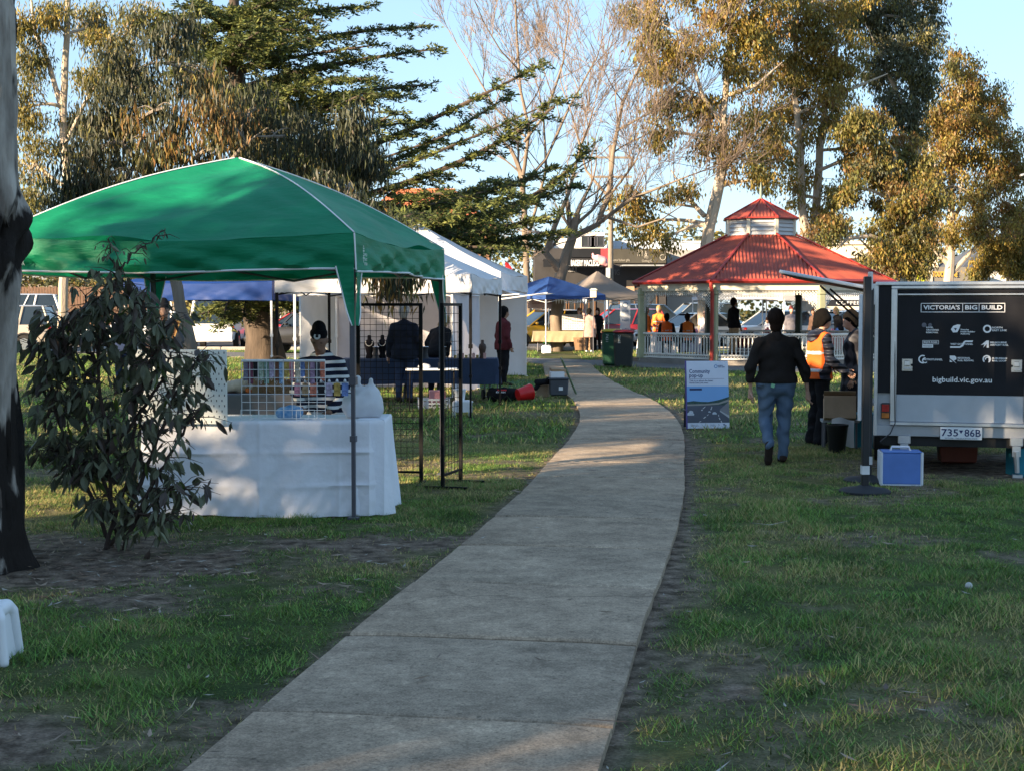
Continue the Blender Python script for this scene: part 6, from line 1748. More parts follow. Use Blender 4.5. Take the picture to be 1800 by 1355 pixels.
for i in range(7):
    nm, c = strap_cols[(i * 3 + 9) % 16]
    t = thing('key_strap', f'short {nm} wristlet in the lower row of the wire rack, {["first","second","third","fourth","fifth","sixth","last"][i]} from left', 'strap', (-1.68 + i * .062, 11.118, 1.03), 0, 'wristlets in the lower row of the rack')
    mb = MB(); mb.grid(lambda u, v: ((u - .5) * .05, .01 * math.sin(v * 4 + i), -.10 * v), 3, 6); mb.grid(lambda u, v: ((u - .5) * .05, .012 + .01 * math.sin(v * 4 + i), -.10 * v), 3, 6); mb.build('strap', M('strap_' + nm.replace(' ', '_'), c), t)
    mb = MB(); mb.lathe([(.008, 0), (.012, .01), (.006, .03)], n=8); mb.build('clasp', alu_m, t, loc=(0, .005, .0))
V, Fq = sdf_mesh([((-.06, 0, .055), (.06, .0, .055), .045, .05), ((0, .01, .08), (.03, .0, .075), .03, .03)], .008, .02, None, .006, 2)
tag(np_mesh('wool_bundle', V + np.array([-1.75, 11.15, .745 - .0]), Fq, M('blue_wool', (.05, .22, .46), .9, .5, 26, .4, 60, col2=(.35, .48, .62)), None, True), 'bundle of blue and white wool behind the rack', 'wool')
# white carrier bag
V, Fq = sdf_mesh([((-.07, 0, .10), (.07, 0, .10), .10, .095), ((-.08, 0, .05), (.09, 0, .05), .07, .07), ((-.03, 0, .2), (.05, 0, .19), .05, .06), ((-.075, .01, .21), (-.04, 0, .30), .022, .016), ((-.04, 0, .30), (-.015, 0, .22), .016, .022), ((.03, 0, .21), (.065, .0, .29), .022, .016), ((.065, 0, .29), (.10, 0, .20), .016, .022)], .007, .025, lambda G: .002 - G[..., 2], .010, 4)
tag(np_mesh('carrier_bag', V + np.array([-1.18, 11.25, .752]), Fq, M('white_plastic_bag', (.72, .73, .76), .35, .06, 8, .5, 22, trans=.35, spec=.5), None, True), 'full white plastic carrier bag at the right end of the table', 'bag')
# grey table behind with odds and ends
skirted_cloth('tablecloth', 'grey cloth over the low table behind the pegboard', -3.35, -1.95, 14.6, 15.3, .735, .02, M('grey_tablecloth', (.16, .165, .19), .9, .08, 4, .2, 30), 4.2, crease=False)
def carton(name, label, loc, rz, size, col=(.33, .22, .13), tilt=0, flaps=True, cat='box', lab=False, group=None):
    t = thing(name, label, cat, loc, rz, group)
    cm = M('cardboard_%d' % int(col[0] * 100), col, .85, .12, 7, .1)
    mb = MB(); w, d, h = size
    mb.box((0, 0, h / 2), (w, d, h), bev=.004); b = mb.build('carton', cm, t, rot=(tilt, 0, 0))
    if flaps:
        for sg in (-1, 1):
            mb = MB(); mb.box((0, sg * d * .25, 0), (w, d * .48, .006), rot=(sg * .35, 0, 0)); mb.build('flap', cm, b, loc=(0, 0, h + .035))
    if lab:
        mb = MB(); mb.box((w * .2 - w / 2 + .04, -d / 2 - .002, h * .75), (w * .3, .002, h * .28)); mb.build('paper_label', M('paper_white', (.7, .7, .72), .7), b)
    return t
carton('cardboard_box', 'open brown cardboard box with white label behind the wire rack', (-2.62, 14.95, .735), R(6), (.34, .26, .28), lab=True)
# hooped timber basket
t = thing('basket', 'basket with tall bentwood hoop handles behind the wire rack', 'basket', (-2.44, 14.8, .735), R(10))
wood = M('bent_wood', (.25, .12, .06), .6, .2, 9); 
for yy in (-.09, .09):
    mb = MB(); mb.tube([(.17 * math.cos(PI * i / 14), yy, .08 + .30 * math.sin(PI * i / 14)) for i in range(15)], .010, 6); mb.build('hoop', wood, t, smooth=True)
mb = MB(); mb.lathe([(.14, 0), (.17, .06), (.19, .14), (.18, .14), (.15, .03)], n=20, sy=.7); mb.build('bowl', M('wicker', (.28, .17, .09), .8, .3, 40, .5, 80), t, smooth=True)
mb = MB(); mb.tube([(-.18, -.1, .22), (.2, -.1, .1)], .016, 6); mb.build('rail', wood, t)
for lb, col, px, z, sx in (('heap of cream fabric behind the pegboard', (.55, .45, .34), 418, .08, .16), ('orange cloth spilling beside the cream heap', (.65, .17, .05), 436, .04, .09), ('red cloth bundle peeping out right of the pegboard', (.35, .03, .03), 402, .06, .07)):
    V, Fq = sdf_mesh([((-sx * .6, 0, z * .8), (sx * .6, .02, z), z * .9, z), ((0, -.04, z * .6), (sx * .4, .02, z * .9), z * .6, z * .5)], .012, .03, lambda G: .001 - G[..., 2], .016, len(lb))
    p = GX(px, 14.85); tag(np_mesh('cloth_bundle', V + np.array([p.x, p.y, .735]), Fq, cloth(lb[:6].strip().replace(' ', '_'), col), None, True), lb, 'fabric')
t = thing('garden_fork', 'fork with D-shaped handle leaning behind the wire rack', 'tool', (-1.98, 14.35, .0), 0)
mb = MB(); mb.tube([(0, 0, .1), (.06, .1, 1.12)], .014, 7); mb.build('shaft', M('tool_shaft', (.3, .3, .3), .4, .1, 8), t)
mb = MB(); mb.tube([(.06, .1, 1.12), (.03, .1, 1.2), (.07, .1, 1.24), (.11, .1, 1.2), (.06, .1, 1.12)], .010, 6); mb.build('handle', M('tool_shaft', (.3, .3, .3)), t)
for sx in (-.05, 0, .05):
    mb = MB(); mb.tube([(0, 0, .22), (sx, 0, .18), (sx, 0, .0)], .008, 5); mb.build('tine', leg_grey, t)

# ------------------------------------------------------------------ black mesh panels
def gridwall(label, loc, rz, w, h, pitch, tilt=0):
    t = thing('mesh_panel', label, 'display panel', loc, rz)
    mb = MB()
    for x in (-w / 2, w / 2): mb.box((x, 0, h / 2), (.032, .03, h))
    fr = None
    mb.box((0, 0, h - .013), (w - .026, .025, .026)); mb.box((0, 0, .12), (w - .026, .02, .02)); mb.build('frame', leg_black, t, rot=(tilt, 0, 0))
    mb = MB()
    for i in range(1, int(w / pitch)): mb.tube([(-w / 2 + i * pitch, 0, .12), (-w / 2 + i * pitch, 0, h)], .0024, 4)
    for j in range(1, int((h - .12) / pitch)): mb.tube([(-w / 2, .004, .12 + j * pitch), (w / 2, .004, .12 + j * pitch)], .0024, 4)
    mb.build('wire_mesh', leg_black, t, rot=(tilt, 0, 0))
    for x in (-w / 2, w / 2):
        mb = MB(); mb.box((x, -.02, .012), (.03, .42, .024)); mb.build('foot', leg_black, t)
    return t
gridwall('black wire mesh panel facing the path to the right of the striped seller', (-1.12, 13.0, 0), R(-6), .58, 1.66, .056)
gridwall('black wire mesh panel seen nearly edge on beside the marquee\'s rear leg', (-.55, 12.95, 0), R(74), .52, 1.66, .085)

# ------------------------------------------------------------------ jewellery stall and clutter on the lawn
skirted_cloth('tablecloth', 'navy cloth over the long jewellery table', -3.0, -.25, 24.9, 25.6, .745, .31, M('navy_tablecloth', (.022, .04, .085), .9, .1, 4, .2, 30), 3.1, amp=.012, crease=False)
t = thing('trestle_table', 'trestle table legs showing below the navy cloth', 'table', (-1.62, 25.25, 0), 0)
mb = MB(); mb.box((0, 0, .72), (2.7, .66, .03)); mb.build('tabletop', M('trestle_top', (.6, .6, .58), .6), t)
for x in (-1.2, -.3, .3, 1.2):
    mb = MB(); mb.tube([(x, -.28, 0), (x + .04, .0, .4), (x, .28, .70)], .016, 5); mb.tube([(x, .28, 0), (x + .04, 0, .4), (x, -.28, .70)], .016, 5); mb.build('leg', leg_grey, t)
def bust(label, px, Y, z, col, s=1.0, necklace=True):
    p = GX(px, Y)
    t = thing('necklace_stand', label, 'necklace stand', (p.x, p.y, z), 0, 'necklace stands on the navy table')
    mb = MB(); mb.lathe([(.06 * s, 0), (.07 * s, .02 * s), (.05 * s, .08 * s), (.075 * s, .18 * s), (.09 * s, .25 * s), (.07 * s, .31 * s), (.035 * s, .335 * s), (.032 * s, .40 * s), (.02 * s, .41 * s)], n=16, sy=.6); mb.build('bust', col, t, smooth=True)
    if necklace:
        mb = MB(); mb.tube([(.06 * s * math.sin(a) , -.055 * s - .01, (.22 + .11 * (1 - math.cos(a)) * .6) * s) for a in [(-1 + 2 * i / 12) * 1.9 for i in range(13)]], .006, 5); mb.build('necklace', M('pearls', (.6, .58, .55), .35, .2, 90), t)
velvet = cloth('black_velvet', (.008, .007, .010)); 
bust('black necklace bust at the left end of the navy table', 649, 25.0, .745, velvet); bust('black necklace bust next to the grey-haired man', 672, 25.15, .745, velvet)
bust('brown necklace bust at the right end of the navy table', 848, 25.0, .745, M('brown_leatherette', (.05, .026, .018), .5, .2, 9), .8, False)
for px, lb in ((660, 'left'), (747, 'middle'), (778, 'right')):
    p = GX(px, 24.98); t = thing('bracelet_stand', f'dark bracelet stand, {lb} one on the navy table', 'bracelet stand', (p.x, p.y, .745), 0)
    mb = MB(); mb.lathe([(.075, 0), (.06, .02), (.045, .1), (.05, .19), (.062, .21), (.0, .215)], n=16); mb.build('cone', M('stand_charcoal', (.03, .03, .034), .6), t, smooth=True)
    mb = MB(); mb.tube([(.058 * math.cos(a), .058 * math.sin(a), .205) for a in [2 * PI * i / 16 for i in range(17)]], .008, 5); mb.build('bracelet', M('silver_bangle', (.6, .6, .6), .25, .1, 9, metal=.8), t)
rr_ = random.Random(3)
for i in range(9):
    p = GX(800 + i * 6.5, 25.1 + .12 * math.sin(i * 2.2)); mb = MB(); mb.box((0, 0, .03 + .01 * (i % 3)), (.05, .05, .06 + .02 * (i % 3)), bev=.006)
    o = mb.build('trinket', M(['trinket_gold', 'trinket_cream', 'trinket_pink'][i % 3], [(.5, .35, .12), (.6, .52, .42), (.5, .3, .28)][i % 3], .5)); o.location = (p.x, p.y, .745)
    tag(o, f'{["gold", "cream", "pink"][i % 3]} trinket box on the navy table, {["first", "second", "third", "fourth", "fifth", "sixth", "seventh", "eighth", "ninth"][i]} from the left', 'trinket', 'trinkets on the navy table')
t = thing('folding_table', 'small white folding table in front of the navy table', 'table', GX(759, 22.3), R(4))
mb = MB(); mb.box((0, 0, .67), (.82, .5, .03), bev=.01); mb.build('tabletop', M('plastic_white', (.70, .71, .73), .5, .04, 5), t, smooth=True)
for sx in (-.34, .34):
    for sy in (-.18, .18):
        mb = MB(); mb.tube([(sx, sy, .655), (sx * 1.04, sy * 1.1, 0)], .010, 6); mb.build('leg', leg_black, t)
p = GX(745, 22.2); V, Fq = sdf_mesh([((-.06, 0, .03), (.06, 0, .03), .035, .035), ((0, 0, .05), (.02, 0, .055), .03, .02)], .01, .02, lambda G: .001 - G[..., 2], .008, 1)
tag(np_mesh('crumpled_bag', V + np.array([p.x, p.y, .685]), Fq, MATS['white_plastic_bag'], None, True), 'crumpled white bag on the small folding table', 'bag')
def crate(label, loc, rz, size, mat, name='crate'):
    t = thing(name, label, 'crate', loc, rz); w, d, h = size
    mb = MB(); mb.box((0, 0, .01), (w, d, .02)); mb.build('base', mat, t)
    for sg in (-1, 1):
        for ax in (0, 1):
            L = w if ax == 0 else d
            mb = MB()
            for z in (.03, h * .5, h - .02): mb.box((0, 0, z), (L, .015, .03))
            n = int(L / .07)
            for i in range(n + 1): mb.box((-L / 2 + L * i / n, 0, h / 2), (.016, .014, h))
            mb.build('lattice_side', mat, t, loc=(0, sg * d / 2, 0) if ax == 0 else (sg * w / 2, 0, 0), rot=(0, 0, 0 if ax == 0 else PI / 2))
    return t
pw = M('plastic_white', (.70, .71, .73))
crate('white plastic crate on the grass beneath the small folding table', GX(762, 23.2), R(5), (.5, .36, .17), pw)
carton('storage_tub', 'clear tub with pink lid on the white plastic crate', GX(768, 23.2) + Vector((0, 0, .03)), R(5), (.26, .24, .26), (.55, .25, .27), flaps=False)
def step_stool(label, loc, rz, w, h, mat):
    t = thing('step_stool', label, 'stool', loc, rz)
    mb = MB(); mb.box((0, 0, h - .02), (w * .92, w * .72, .04), bev=.018); mb.build('top', mat, t, smooth=True)
    for sg in (-1, 1):
        mb = MB(); mb.prism([(-w * .36, h - .03), (w * .36, h - .03), (w * .46, 0), (w * .28, 0), (w * .2, h * .35), (-w * .2, h * .35), (-w * .28, 0), (-w * .46, 0)], .02); mb.build('side', mat, t, loc=(sg * w * .40 - .01, 0, 0), rot=(0, R(0), PI / 2))
    for sg in (-1, 1):
        mb = MB(); mb.box((0, sg * w * .33, h * .62), (w * .8, .02, h * .6)); mb.build('apron', mat, t)
    return t
step_stool('white plastic step stool on the grass right of the white crate', GX(814, 21.3), R(10), .30, .25, pw)
p = GX(808, 21.35)
t = thing('bucket', 'white round tub set on the step stool near the marquee leg', 'tub', (p.x, p.y, .25), 0); mb = MB(); mb.lathe([(.07, 0), (.09, .14), (.095, .15), (.085, .16), (.0, .16)], n=20); mb.build('tub', pw, t, smooth=True)
mb = MB(); mb.lathe([(.097, .15), (.097, .165), (.0, .168)], n=20); mb.build('lid', pw, t, smooth=True)
# big white stool cropped by the left frame edge
t = thing('plastic_stool', 'white plastic stool cut off by the lower left edge of the photo', 'stool', (-2.43, 6.42, 0), R(4))
V, Fq = sdf_mesh([((-.10, -.08, .235), (.10, -.08, .235), .03, .03), ((-.10, .08, .235), (.10, .08, .235), .03, .03), ((-.1, -.08, .235), (-.1, .08, .235), .03, .03), ((.1, -.08, .235), (.1, .08, .235), .03, .03), ((0, -.08, .24), (0, .08, .24), .026, .026), ((-.05, -.08, .24), (-.05, .08, .24), .026, .026), ((.05, -.08, .24), (.05, .08, .24), .026, .026)] + [((sx * .12, sy * .10, .21), (sx * .14, sy * .12, .02), .028, .024) for sx in (-1, 1) for sy in (-1, 1)], .008, .02)
np_mesh('seat', V, Fq, pw, t, True)
for k in range(4):
    mb = MB(); a = k * PI / 2
    mb.grid(lambda u, v: tuple(Matrix.Rotation(a, 3, 'Z') @ Vector(((u - .5) * (.25 + .04 * v), -.115 - .022 * v, .235 - .225 * v))), 4, 6); mb.build('side_panel', pw, t, smooth=True)
mb = MB(); mb.ball((0, 0, .03), .021, 14, 10); o = mb.build('golf_ball', M('ball_grey', (.5, .5, .48), .6, .2, 30), None, smooth=True); o.location = GX(1711, 8.05); tag(o, 'small white ball lying on the grass at right', 'ball')
# things lying at the bend of the path
t = thing('red_bucket', 'red plastic bucket lying on its side beside the path', 'bucket', GX(920, 24.6), R(35))
mb = MB(); mb.lathe([(.10, 0), (.135, .24), (.142, .25), (.142, .265), (.13, .265), (.095, .02), (.0, .02)], n=26); b_ = mb.build('tub', M('plastic_red', (.55, .012, .015), .3, .1, 6), t, smooth=True, loc=(-.12, 0, .14), rot=(R(8), R(80), 0))
mb = MB(); mb.tube([(.14 * math.cos(PI * i / 12), .14 * math.sin(PI * i / 12), .255) for i in range(13)], .006, 5); mb.build('handle', leg_white, b_)
t = thing('duffel_bag', 'black sports bag with white lettering lying on the grass', 'bag', GX(884, 24.9), R(-8))
V, Fq = sdf_mesh([((-.17, 0, .12), (.17, 0, .12), .12, .12, (1, .9, 1)), ((-.16, 0, .06), (.17, 0, .06), .09, .09)], .014, .04, lambda G: .002 - G[..., 2], .010, 3); np_mesh('bag', V, Fq, cloth('black_nylon', (.012, .011, .013)), t, True)
text('KOAH', .05, M('print_white', (.75, .75, .75), .5), t, (-.02, -.125, .17), rot=(R(62), 0, R(2)), width=.16, ext=.004)
mb = MB(); mb.box((0, -.105, .205), (.16, .012, .02), rot=(R(-35), 0, 0)); mb.build('red_flash', MATS['plastic_red'], t)
t = thing('hand_truck', 'folded black trolley with wheels in front of the navy table end', 'trolley', GX(864, 25.6), R(15))
mb = MB(); mb.tube([(-.12, 0, .1), (-.12, .12, .55), (.12, .12, .55), (.12, 0, .1)], .014, 6); mb.box((0, -.08, .05), (.28, .2, .02)); mb.build('frame', leg_grey, t)
for sx in (-.15, .15):
    mb = MB(); mb.tube([(sx - .02, .02, .09), (sx + .02, .02, .09)], .09, 16); mb.build('wheel', MATS['tyre'], t, smooth=True)
p = GX(982, 26.1); p.z = .037
t = thing('storage_tub', 'grey plastic tub with white sticker standing on the path bend', 'tub', p, R(3))
tubm = M('tub_grey', (.055, .062, .075), .5, .1, 6)
mb = MB(); mb.box((0, 0, .15), (.32, .26, .30), bev=.02, taper=1.10); mb.build('tub', tubm, t, smooth=True)
mb = MB(); mb.box((0, 0, .305), (.375, .31, .03), bev=.01); mb.build('rim', tubm, t, smooth=True)
mb = MB(); mb.box((0.03, -.143, .13), (.075, .002, .065)); mb.build('sticker', MATS['sticker_white'], t)
p2_ = Vector((p.x - .01, p.y, .36))
t = thing('paper_stack', 'stack of white boxes and papers on the grey tub', 'papers', p2_, R(6))
mb = MB(); mb.box((-.02, 0, .055), (.25, .2, .11), bev=.006); mb.build('box', pw, t); mb = MB(); mb.box((0, .03, .14), (.27, .2, .05), rot=(.1, .05, .1)); mb.build('cardboard_lid', MATS['cardboard_33'], t)
p = GX(1004, 26.5); t = thing('folding_chair', 'folded green metal chair frame propped against the grey tub', 'chair', (p.x - .02, p.y, .037), R(0))
grn = M('chair_green', (.10, .14, .06), .5, .15, 8)
for yy in (0, .38):
    mb = MB(); mb.tube([(-.14, yy, .62), (.12, yy, 0)], .016, 7); mb.build('leg', grn, t, smooth=True)
mb = MB(); mb.tube([(-.14, 0, .62), (-.16, .19, .66), (-.14, .38, .62)], .016, 7); mb.build('back_rail', grn, t, smooth=True)
mb = MB(); mb.box((-.02, .19, .34), (.03, .36, .3), rot=(0, R(-22), 0)); mb.build('seat', cloth('olive_canvas', (.09, .10, .06)), t)
carton('cardboard_box', 'brown box and dark cloth beside the grey tub', GX(955, 26.3), R(-15), (.22, .2, .22), (.36, .25, .16))
V, Fq = sdf_mesh([((-.12, 0, .27), (.08, 0, .30), .05, .06), ((-.15, -.02, .18), (-.1, 0, .28), .04, .05)], .014, .03, None, .012, 5)
p = GX(956, 26.1); tag(np_mesh('dark_jacket', V + np.array([p.x, p.y, 0]), Fq, black_c, None, True), 'dark jacket thrown over the brown box by the tub', 'jacket')
t = thing('golf_bag', 'black upright bag leaning by the tall marquee', 'bag', GX(904, 38.8), R(5))
V, Fq = sdf_mesh([((0, 0, .12), (0, .0, .5), .15, .14), ((0, 0, .5), (-.12, .05, .72), .13, .1), ((-.14, -.06, .2), (-.12, -.05, .4), .07, .07)], .02, .04, None, .012, 2); np_mesh('bag', V, Fq, cloth('black_nylon', (.012, .011, .013)), t, True)
mb = MB(); mb.ball((-.02, -.15, .3), (.06, .03, .09)); mb.build('pocket', M('bag_grey', (.22, .25, .28), .7), t, smooth=True)
mb = MB(); mb.box((0, 0, .012), (1.7, 3.2, .016)); o = mb.build('grass_mat', cloth('green_matting', (.05, .12, .07)), None); o.location = (.35, 30.5, .0); o.rotation_euler = (0, 0, R(-8)); tag(o, 'flat green matting on the ground beside the path bend', 'mat')

# ------------------------------------------------------------------ A-frame sign
def aframe():
    YS = 19.3
    p = GX(1243, YS)
    t = thing('a_frame_sign', 'A-frame sign reading Community pop-up beside the path', 'sign', p, R(5))
    w, h = .575, .91
    wht = M('sign_white', (.66, .70, .80), .45, .03, 4); ink = M('sign_ink', (.03, .055, .16), .5)
    tl = R(-8)
    fr = MB(); fr.box((0, 0, h / 2), (w, .02, h), bev=.003); fb = fr.build('front_board', wht, t, loc=(0, -.13, .005), rot=(tl, 0, 0))
    mb = MB(); mb.box((0, .005, h / 2), (w, .02, h), bev=.003); mb.build('rear_board', M('sign_back', (.03, .03, .05), .5), t, loc=(0, .13, .005), rot=(-tl, 0, 0))
    mb = MB(); mb.box((-w / 2 - .008, 0, h / 2), (.016, .024, h + .01)); mb.build('edge_strip', M('sign_purple', (.09, .07, .26), .4), fb)
    for sx in (-1, 1):
        mb = MB(); mb.tube([(sx * (w / 2 + .01), .0, .25), (sx * (w / 2 + .01), .24, .25)], .006, 5); mb.build('stay', leg_grey, t, loc=(0, -.12, 0))
    yf = -.0108
    def q(u0, v0, u1, v1, m, name, d=0.0):            # board coordinates 0..1, v down from the top
        b = MB(); b.add([(-w / 2 + w * a, yf - d, h * (1 - c)) for a, c in ((u0, v1), (u1, v1), (u1, v0), (u0, v0))], [(0, 1, 2, 3)]); return b.build(name, m, fb)
    def pol(pts, m, name, d=0.0):
        b = MB(); b.add([(-w / 2 + w * a, yf - d, h * (1 - c)) for a, c in pts], [tuple(range(len(pts)))]); return b.build(name, m, fb)
    def tx(s, u0, u1, v, sz, bold=.0004): return text(s, sz, ink, fb, (-w / 2 + w * (u0 + u1) / 2, yf - .0006, h * (1 - v)), width=w * (u1 - u0), ext=.0003, bold=bold)
    tx('Community', .065, .56, .155, .075, .0012); tx('pop-up', .065, .39, .215, .075, .0012)
    q(.065, .262, .90, .266, ink, 'rule')
    tx('Talk to us about the latest', .065, .63, .292, .030); tx('North East Link news', .065, .51, .325, .030)
    # ring emblem
    b = MB(); vs = []
    for i in range(25):
        a = 2 * PI * i / 24
        for r in (.016, .024): vs.append((-w / 2 + w * .705 + r * math.cos(a), yf - .0004, h * .918 + r * math.sin(a)))
    b.add(vs, [(2 * i, 2 * i + 1, 2 * i + 3, 2 * i + 2) for i in range(24)]); b.build('emblem', M('sign_blue', (.03, .18, .42), .5), fb)
    tx('NORTH', .76, .87, .072, .022); tx('EAST LINK', .76, .92, .092, .022)
    # printed road picture
    q(.0, .375, 1, .62, M('print_sky', (.20, .40, .72), .5, .05, 2), 'picture_sky', .0002)
    pol([(0, .605), (.15, .59), (.3, .60), (.5, .605), (.7, .585), (.85, .56), (1, .53), (1, .66), (0, .66)], M('print_trees', (.035, .075, .065), .6, .4, 30), 'picture_trees', .0004)
    pol([(0, .64), (.45, .635), (.75, .62), (1, .565), (1, .60), (.75, .645), (.5, .655), (0, .665)], M('print_bridge', (.30, .29, .27), .6), 'picture_bridge', .0006)
    q(.0, .655, 1, .915, M('print_road', (.085, .095, .125), .6, .1, 5), 'picture_road', .0005)
    pol([(.78, .72), (1, .60), (1, .845), (.78, .745)], M('print_wall', (.22, .22, .24), .6), 'picture_wall', .0008); pol([(.78, .735), (1, .81), (1, .85), (.78, .75)], M('print_kerb', (.45, .45, .46), .6), 'picture_kerb', .001)
    for pts in ([(.26, .91), (.30, .905), (.33, .885), (.30, .89)], [(.37, .85), (.40, .85), (.45, .825), (.42, .825)], [(.46, .81), (.48, .81), (.51, .79), (.495, .79)], [(.76, .87), (.79, .87), (.77, .84), (.75, .84)], [(.74, .82), (.76, .82), (.745, .795), (.735, .795)], [(.55, .725), (.575, .725), (.60, .675), (.585, .675)], [(.36, .71), (.38, .71), (.44, .675), (.42, .675)], [(.80, .91), (.83, .91), (.81, .885), (.79, .885)]):
        pol(pts, M('print_lane', (.6, .6, .62), .6), 'picture_lane', .0009)
    for u, v, a, b_ in ((.0, .755, .16, .05), (.04, .735, .10, .03), (.60, .757, .10, .035), (.50, .743, .06, .02), (.33, .72, .04, .015)):
        pol([(u, v + b_), (u, v + b_ * .4), (u + a * .25, v), (u + a * .7, v), (u + a, v + b_ * .5), (u + a, v + b_)], M('print_car', (.5, .54, .6), .5, .2, 60), 'picture_car', .0012)
    q(.065, .405, .36, .435, M('print_tab', (.03, .045, .12), .5), 'picture_tab', .001)
    for a, c, v, s in ((.075, .25, .945, 'Find out more'), (.075, .27, .96, 'bigbuild.vic.gov.au'), (.545, .655, .945, 'Australian'), (.545, .65, .96, 'Government')): tx(s, a, c, v, .014, .0001)
    pol([(.72, .955), (.745, .935), (.77, .955), (.745, .945)], ink, 'small_crest', .0006); pol([(.845, .935), (.895, .935), (.87, .965)], ink, 'small_triangle', .0006); tx('ORIA', .885, .93, .953, .02)
aframe()

# ------------------------------------------------------------------ around the trailer
t = thing('cool_box', 'blue cool box with white corners and handle in front of the trailer', 'cool box', GX(1586, 13.05), R(-8))
cb = M('coolbox_blue', (.09, .19, .50), .45, .08, 6); cw = M('coolbox_white', (.62, .64, .68), .45, .05, 6)
mb = MB(); mb.box((0, 0, .155), (.36, .22, .29), bev=.008); mb.build('case', cb, t, smooth=True)
for sx in (-1, 1):
    mb = MB(); mb.box((sx * .18, 0, .155), (.026, .235, .315), bev=.01); mb.build('corner', cw, t, smooth=True)
mb = MB(); mb.tube([(-.09, 0, .30), (-.075, 0, .345), (.075, 0, .345), (.09, 0, .30)], .012, 7); mb.build('handle', cw, t, smooth=True)
mb = MB(); mb.box((0, 0, .006), (.37, .235, .012)); mb.build('base_rim', cw, t); mb = MB(); mb.box((0, 0, .305), (.36, .225, .016), bev=.005); mb.build('lid', cb, t)
t = thing('waste_bin', 'black round bin on the grass behind the black posts', 'bin', GX(1474, 15.95), 0)
mb = MB(); mb.lathe([(.085, 0), (.09, .01), (.118, .29), (.125, .30), (.125, .32), (.11, .32), (.08, .02), (0, .02)], n=28); mb.build('tub', M('plastic_black', (.014, .014, .016), .4, .1, 6), t, smooth=True)
p = GX(1484, 16.1); mb = MB(); mb.grid(lambda u, v: ((u - .5) * .26, .02 * math.sin(6 * u + 3 * v), .05 + .31 * v + .02 * math.sin(5 * u)), 8, 6); o = mb.build('white_paper_bag', pw, None, smooth=True); o.location = (p.x + .03, p.y + .12, 0); tag(o, 'white paper sheet standing behind the black bin', 'paper')
tb = carton('teal_box', 'teal cardboard box beside the trailer wheel', GX(1524, 16.6), R(-6), (.30, .28, .40), (.012, .16, .22), flaps=False)
c_ = carton('cardboard_box', 'open brown cardboard box tilted on the teal box by the trailer', GX(1478, 16.35) + Vector((0, 0, .34)), R(-10), (.36, .22, .26), (.36, .27, .19), tilt=R(-14))
t = thing('side_bench', 'low grey bench under the tilted cardboard box by the trailer', 'bench', GX(1478, 16.5), R(-6))
mb = MB(); mb.box((0, 0, .32), (.42, .26, .03)); mb.build('seat', M('bench_grey', (.3, .31, .32), .6), t)
for sx in (-.18, .18):
    for sy in (-.1, .1):
        mb = MB(); mb.tube([(sx, sy, .305), (sx, sy, 0)], .012, 6); mb.build('leg', leg_grey, t)
carton('teal_box', 'teal box on the ground under the right end of the trailer', (5.02, 13.75, 0), R(4), (.34, .3, .30), (.010, .11, .15), flaps=False)
t = thing('orange_crate', 'orange plastic crate in the shade beneath the trailer', 'crate', (4.68, 14.9, 0), R(-10))
om = M('plastic_rust', (.16, .035, .018), .5, .1, 6)
mb = MB(); mb.box((0, 0, .10), (.36, .28, .18), bev=.015, taper=1.08); mb.build('tub', om, t, smooth=True); mb = MB(); mb.box((0, 0, .195), (.41, .32, .025), bev=.008); mb.build('rim', om, t)
# wooden frame in the man's hands
t = thing('wooden_frame', 'narrow wooden frame held up by the man in the grey T-shirt', 'frame', W(296, 604, 19.68), R(10))
wdm = M('pale_pine', (.55, .31, .10), .6, .15, 9, stretch=(1, 1, 8))
rot_ = Matrix.Rotation(R(20), 4, 'Y')
for c, d in (((-.05, 0, .17), (.014, .05, .34)), ((.05, 0, .17), (.014, .05, .34)), ((0, 0, .333), (.11, .05, .014)), ((0, 0, .007), (.11, .05, .014))):
    mb = MB(); mb.box(rot_ @ Vector(c), d, rot=rot_); mb.build('slat', wdm, t)
mb = MB(); mb.box(rot_ @ Vector((0, .015, .17)), (.09, .006, .32), rot=rot_); mb.build('backing', M('frame_backing', (.32, .2, .09), .7), t)

# ------------------------------------------------------------------ wheelie bins and far stalls
def wheelie(label, loc, rz, body, lid, mark):
    t = thing('wheelie_bin', label, 'bin', loc, rz)
    mb = MB(); mb.box((0, 0, .50), (.48, .56, .94), bev=.05, taper=1.16); mb.box((0, -.30, .93), (.50, .06, .05), bev=.01); mb.build('bin_body', body, t, smooth=True)
    mb = MB(); mb.box((0, 0, 1.0), (.58, .70, .05), bev=.02); mb.box((0, 0, 1.035), (.50, .58, .04), bev=.018, taper=.9); mb.build('lid', lid, t, smooth=True)
    for sx in (-.2, .2):
        mb = MB(); mb.tube([(sx - .025, .27, .10), (sx + .025, .27, .10)], .10, 16); mb.build('wheel', MATS['tyre'], t, smooth=True)
    mb = MB(); mb.tube([(-.2, .36, .97), (.2, .36, .97)], .018, 8); mb.build('handle', body, t)
    text(mark, .10, M('bin_print', (.45, .47, .45), .6), t, (-.12, -.335, .80), rot=(R(88), R(90), 0), width=.22, ext=.002)
wheelie('dark green wheelie bin with yellow lid beside the rotunda', GX(1076, 40.3), R(-8), M('bin_green', (.012, .065, .035), .5, .1, 4), M('lid_yellow', (.50, .36, .02), .5, .1, 4), '7431')
wheelie('nearly black wheelie bin with red lid in front of the green one', GX(1096, 38.9), R(-4), M('bin_dark', (.016, .02, .02), .5, .1, 4), M('lid_red', (.24, .02, .025), .5, .1, 4), '2068')
t = thing('feather_flag', 'tall red feather flag with white letters beside the maroon-jacketed person', 'flag', GX(897, 45), R(-10))
fl = M('flag_red', (.55, .025, .03), .7, .1, 4)
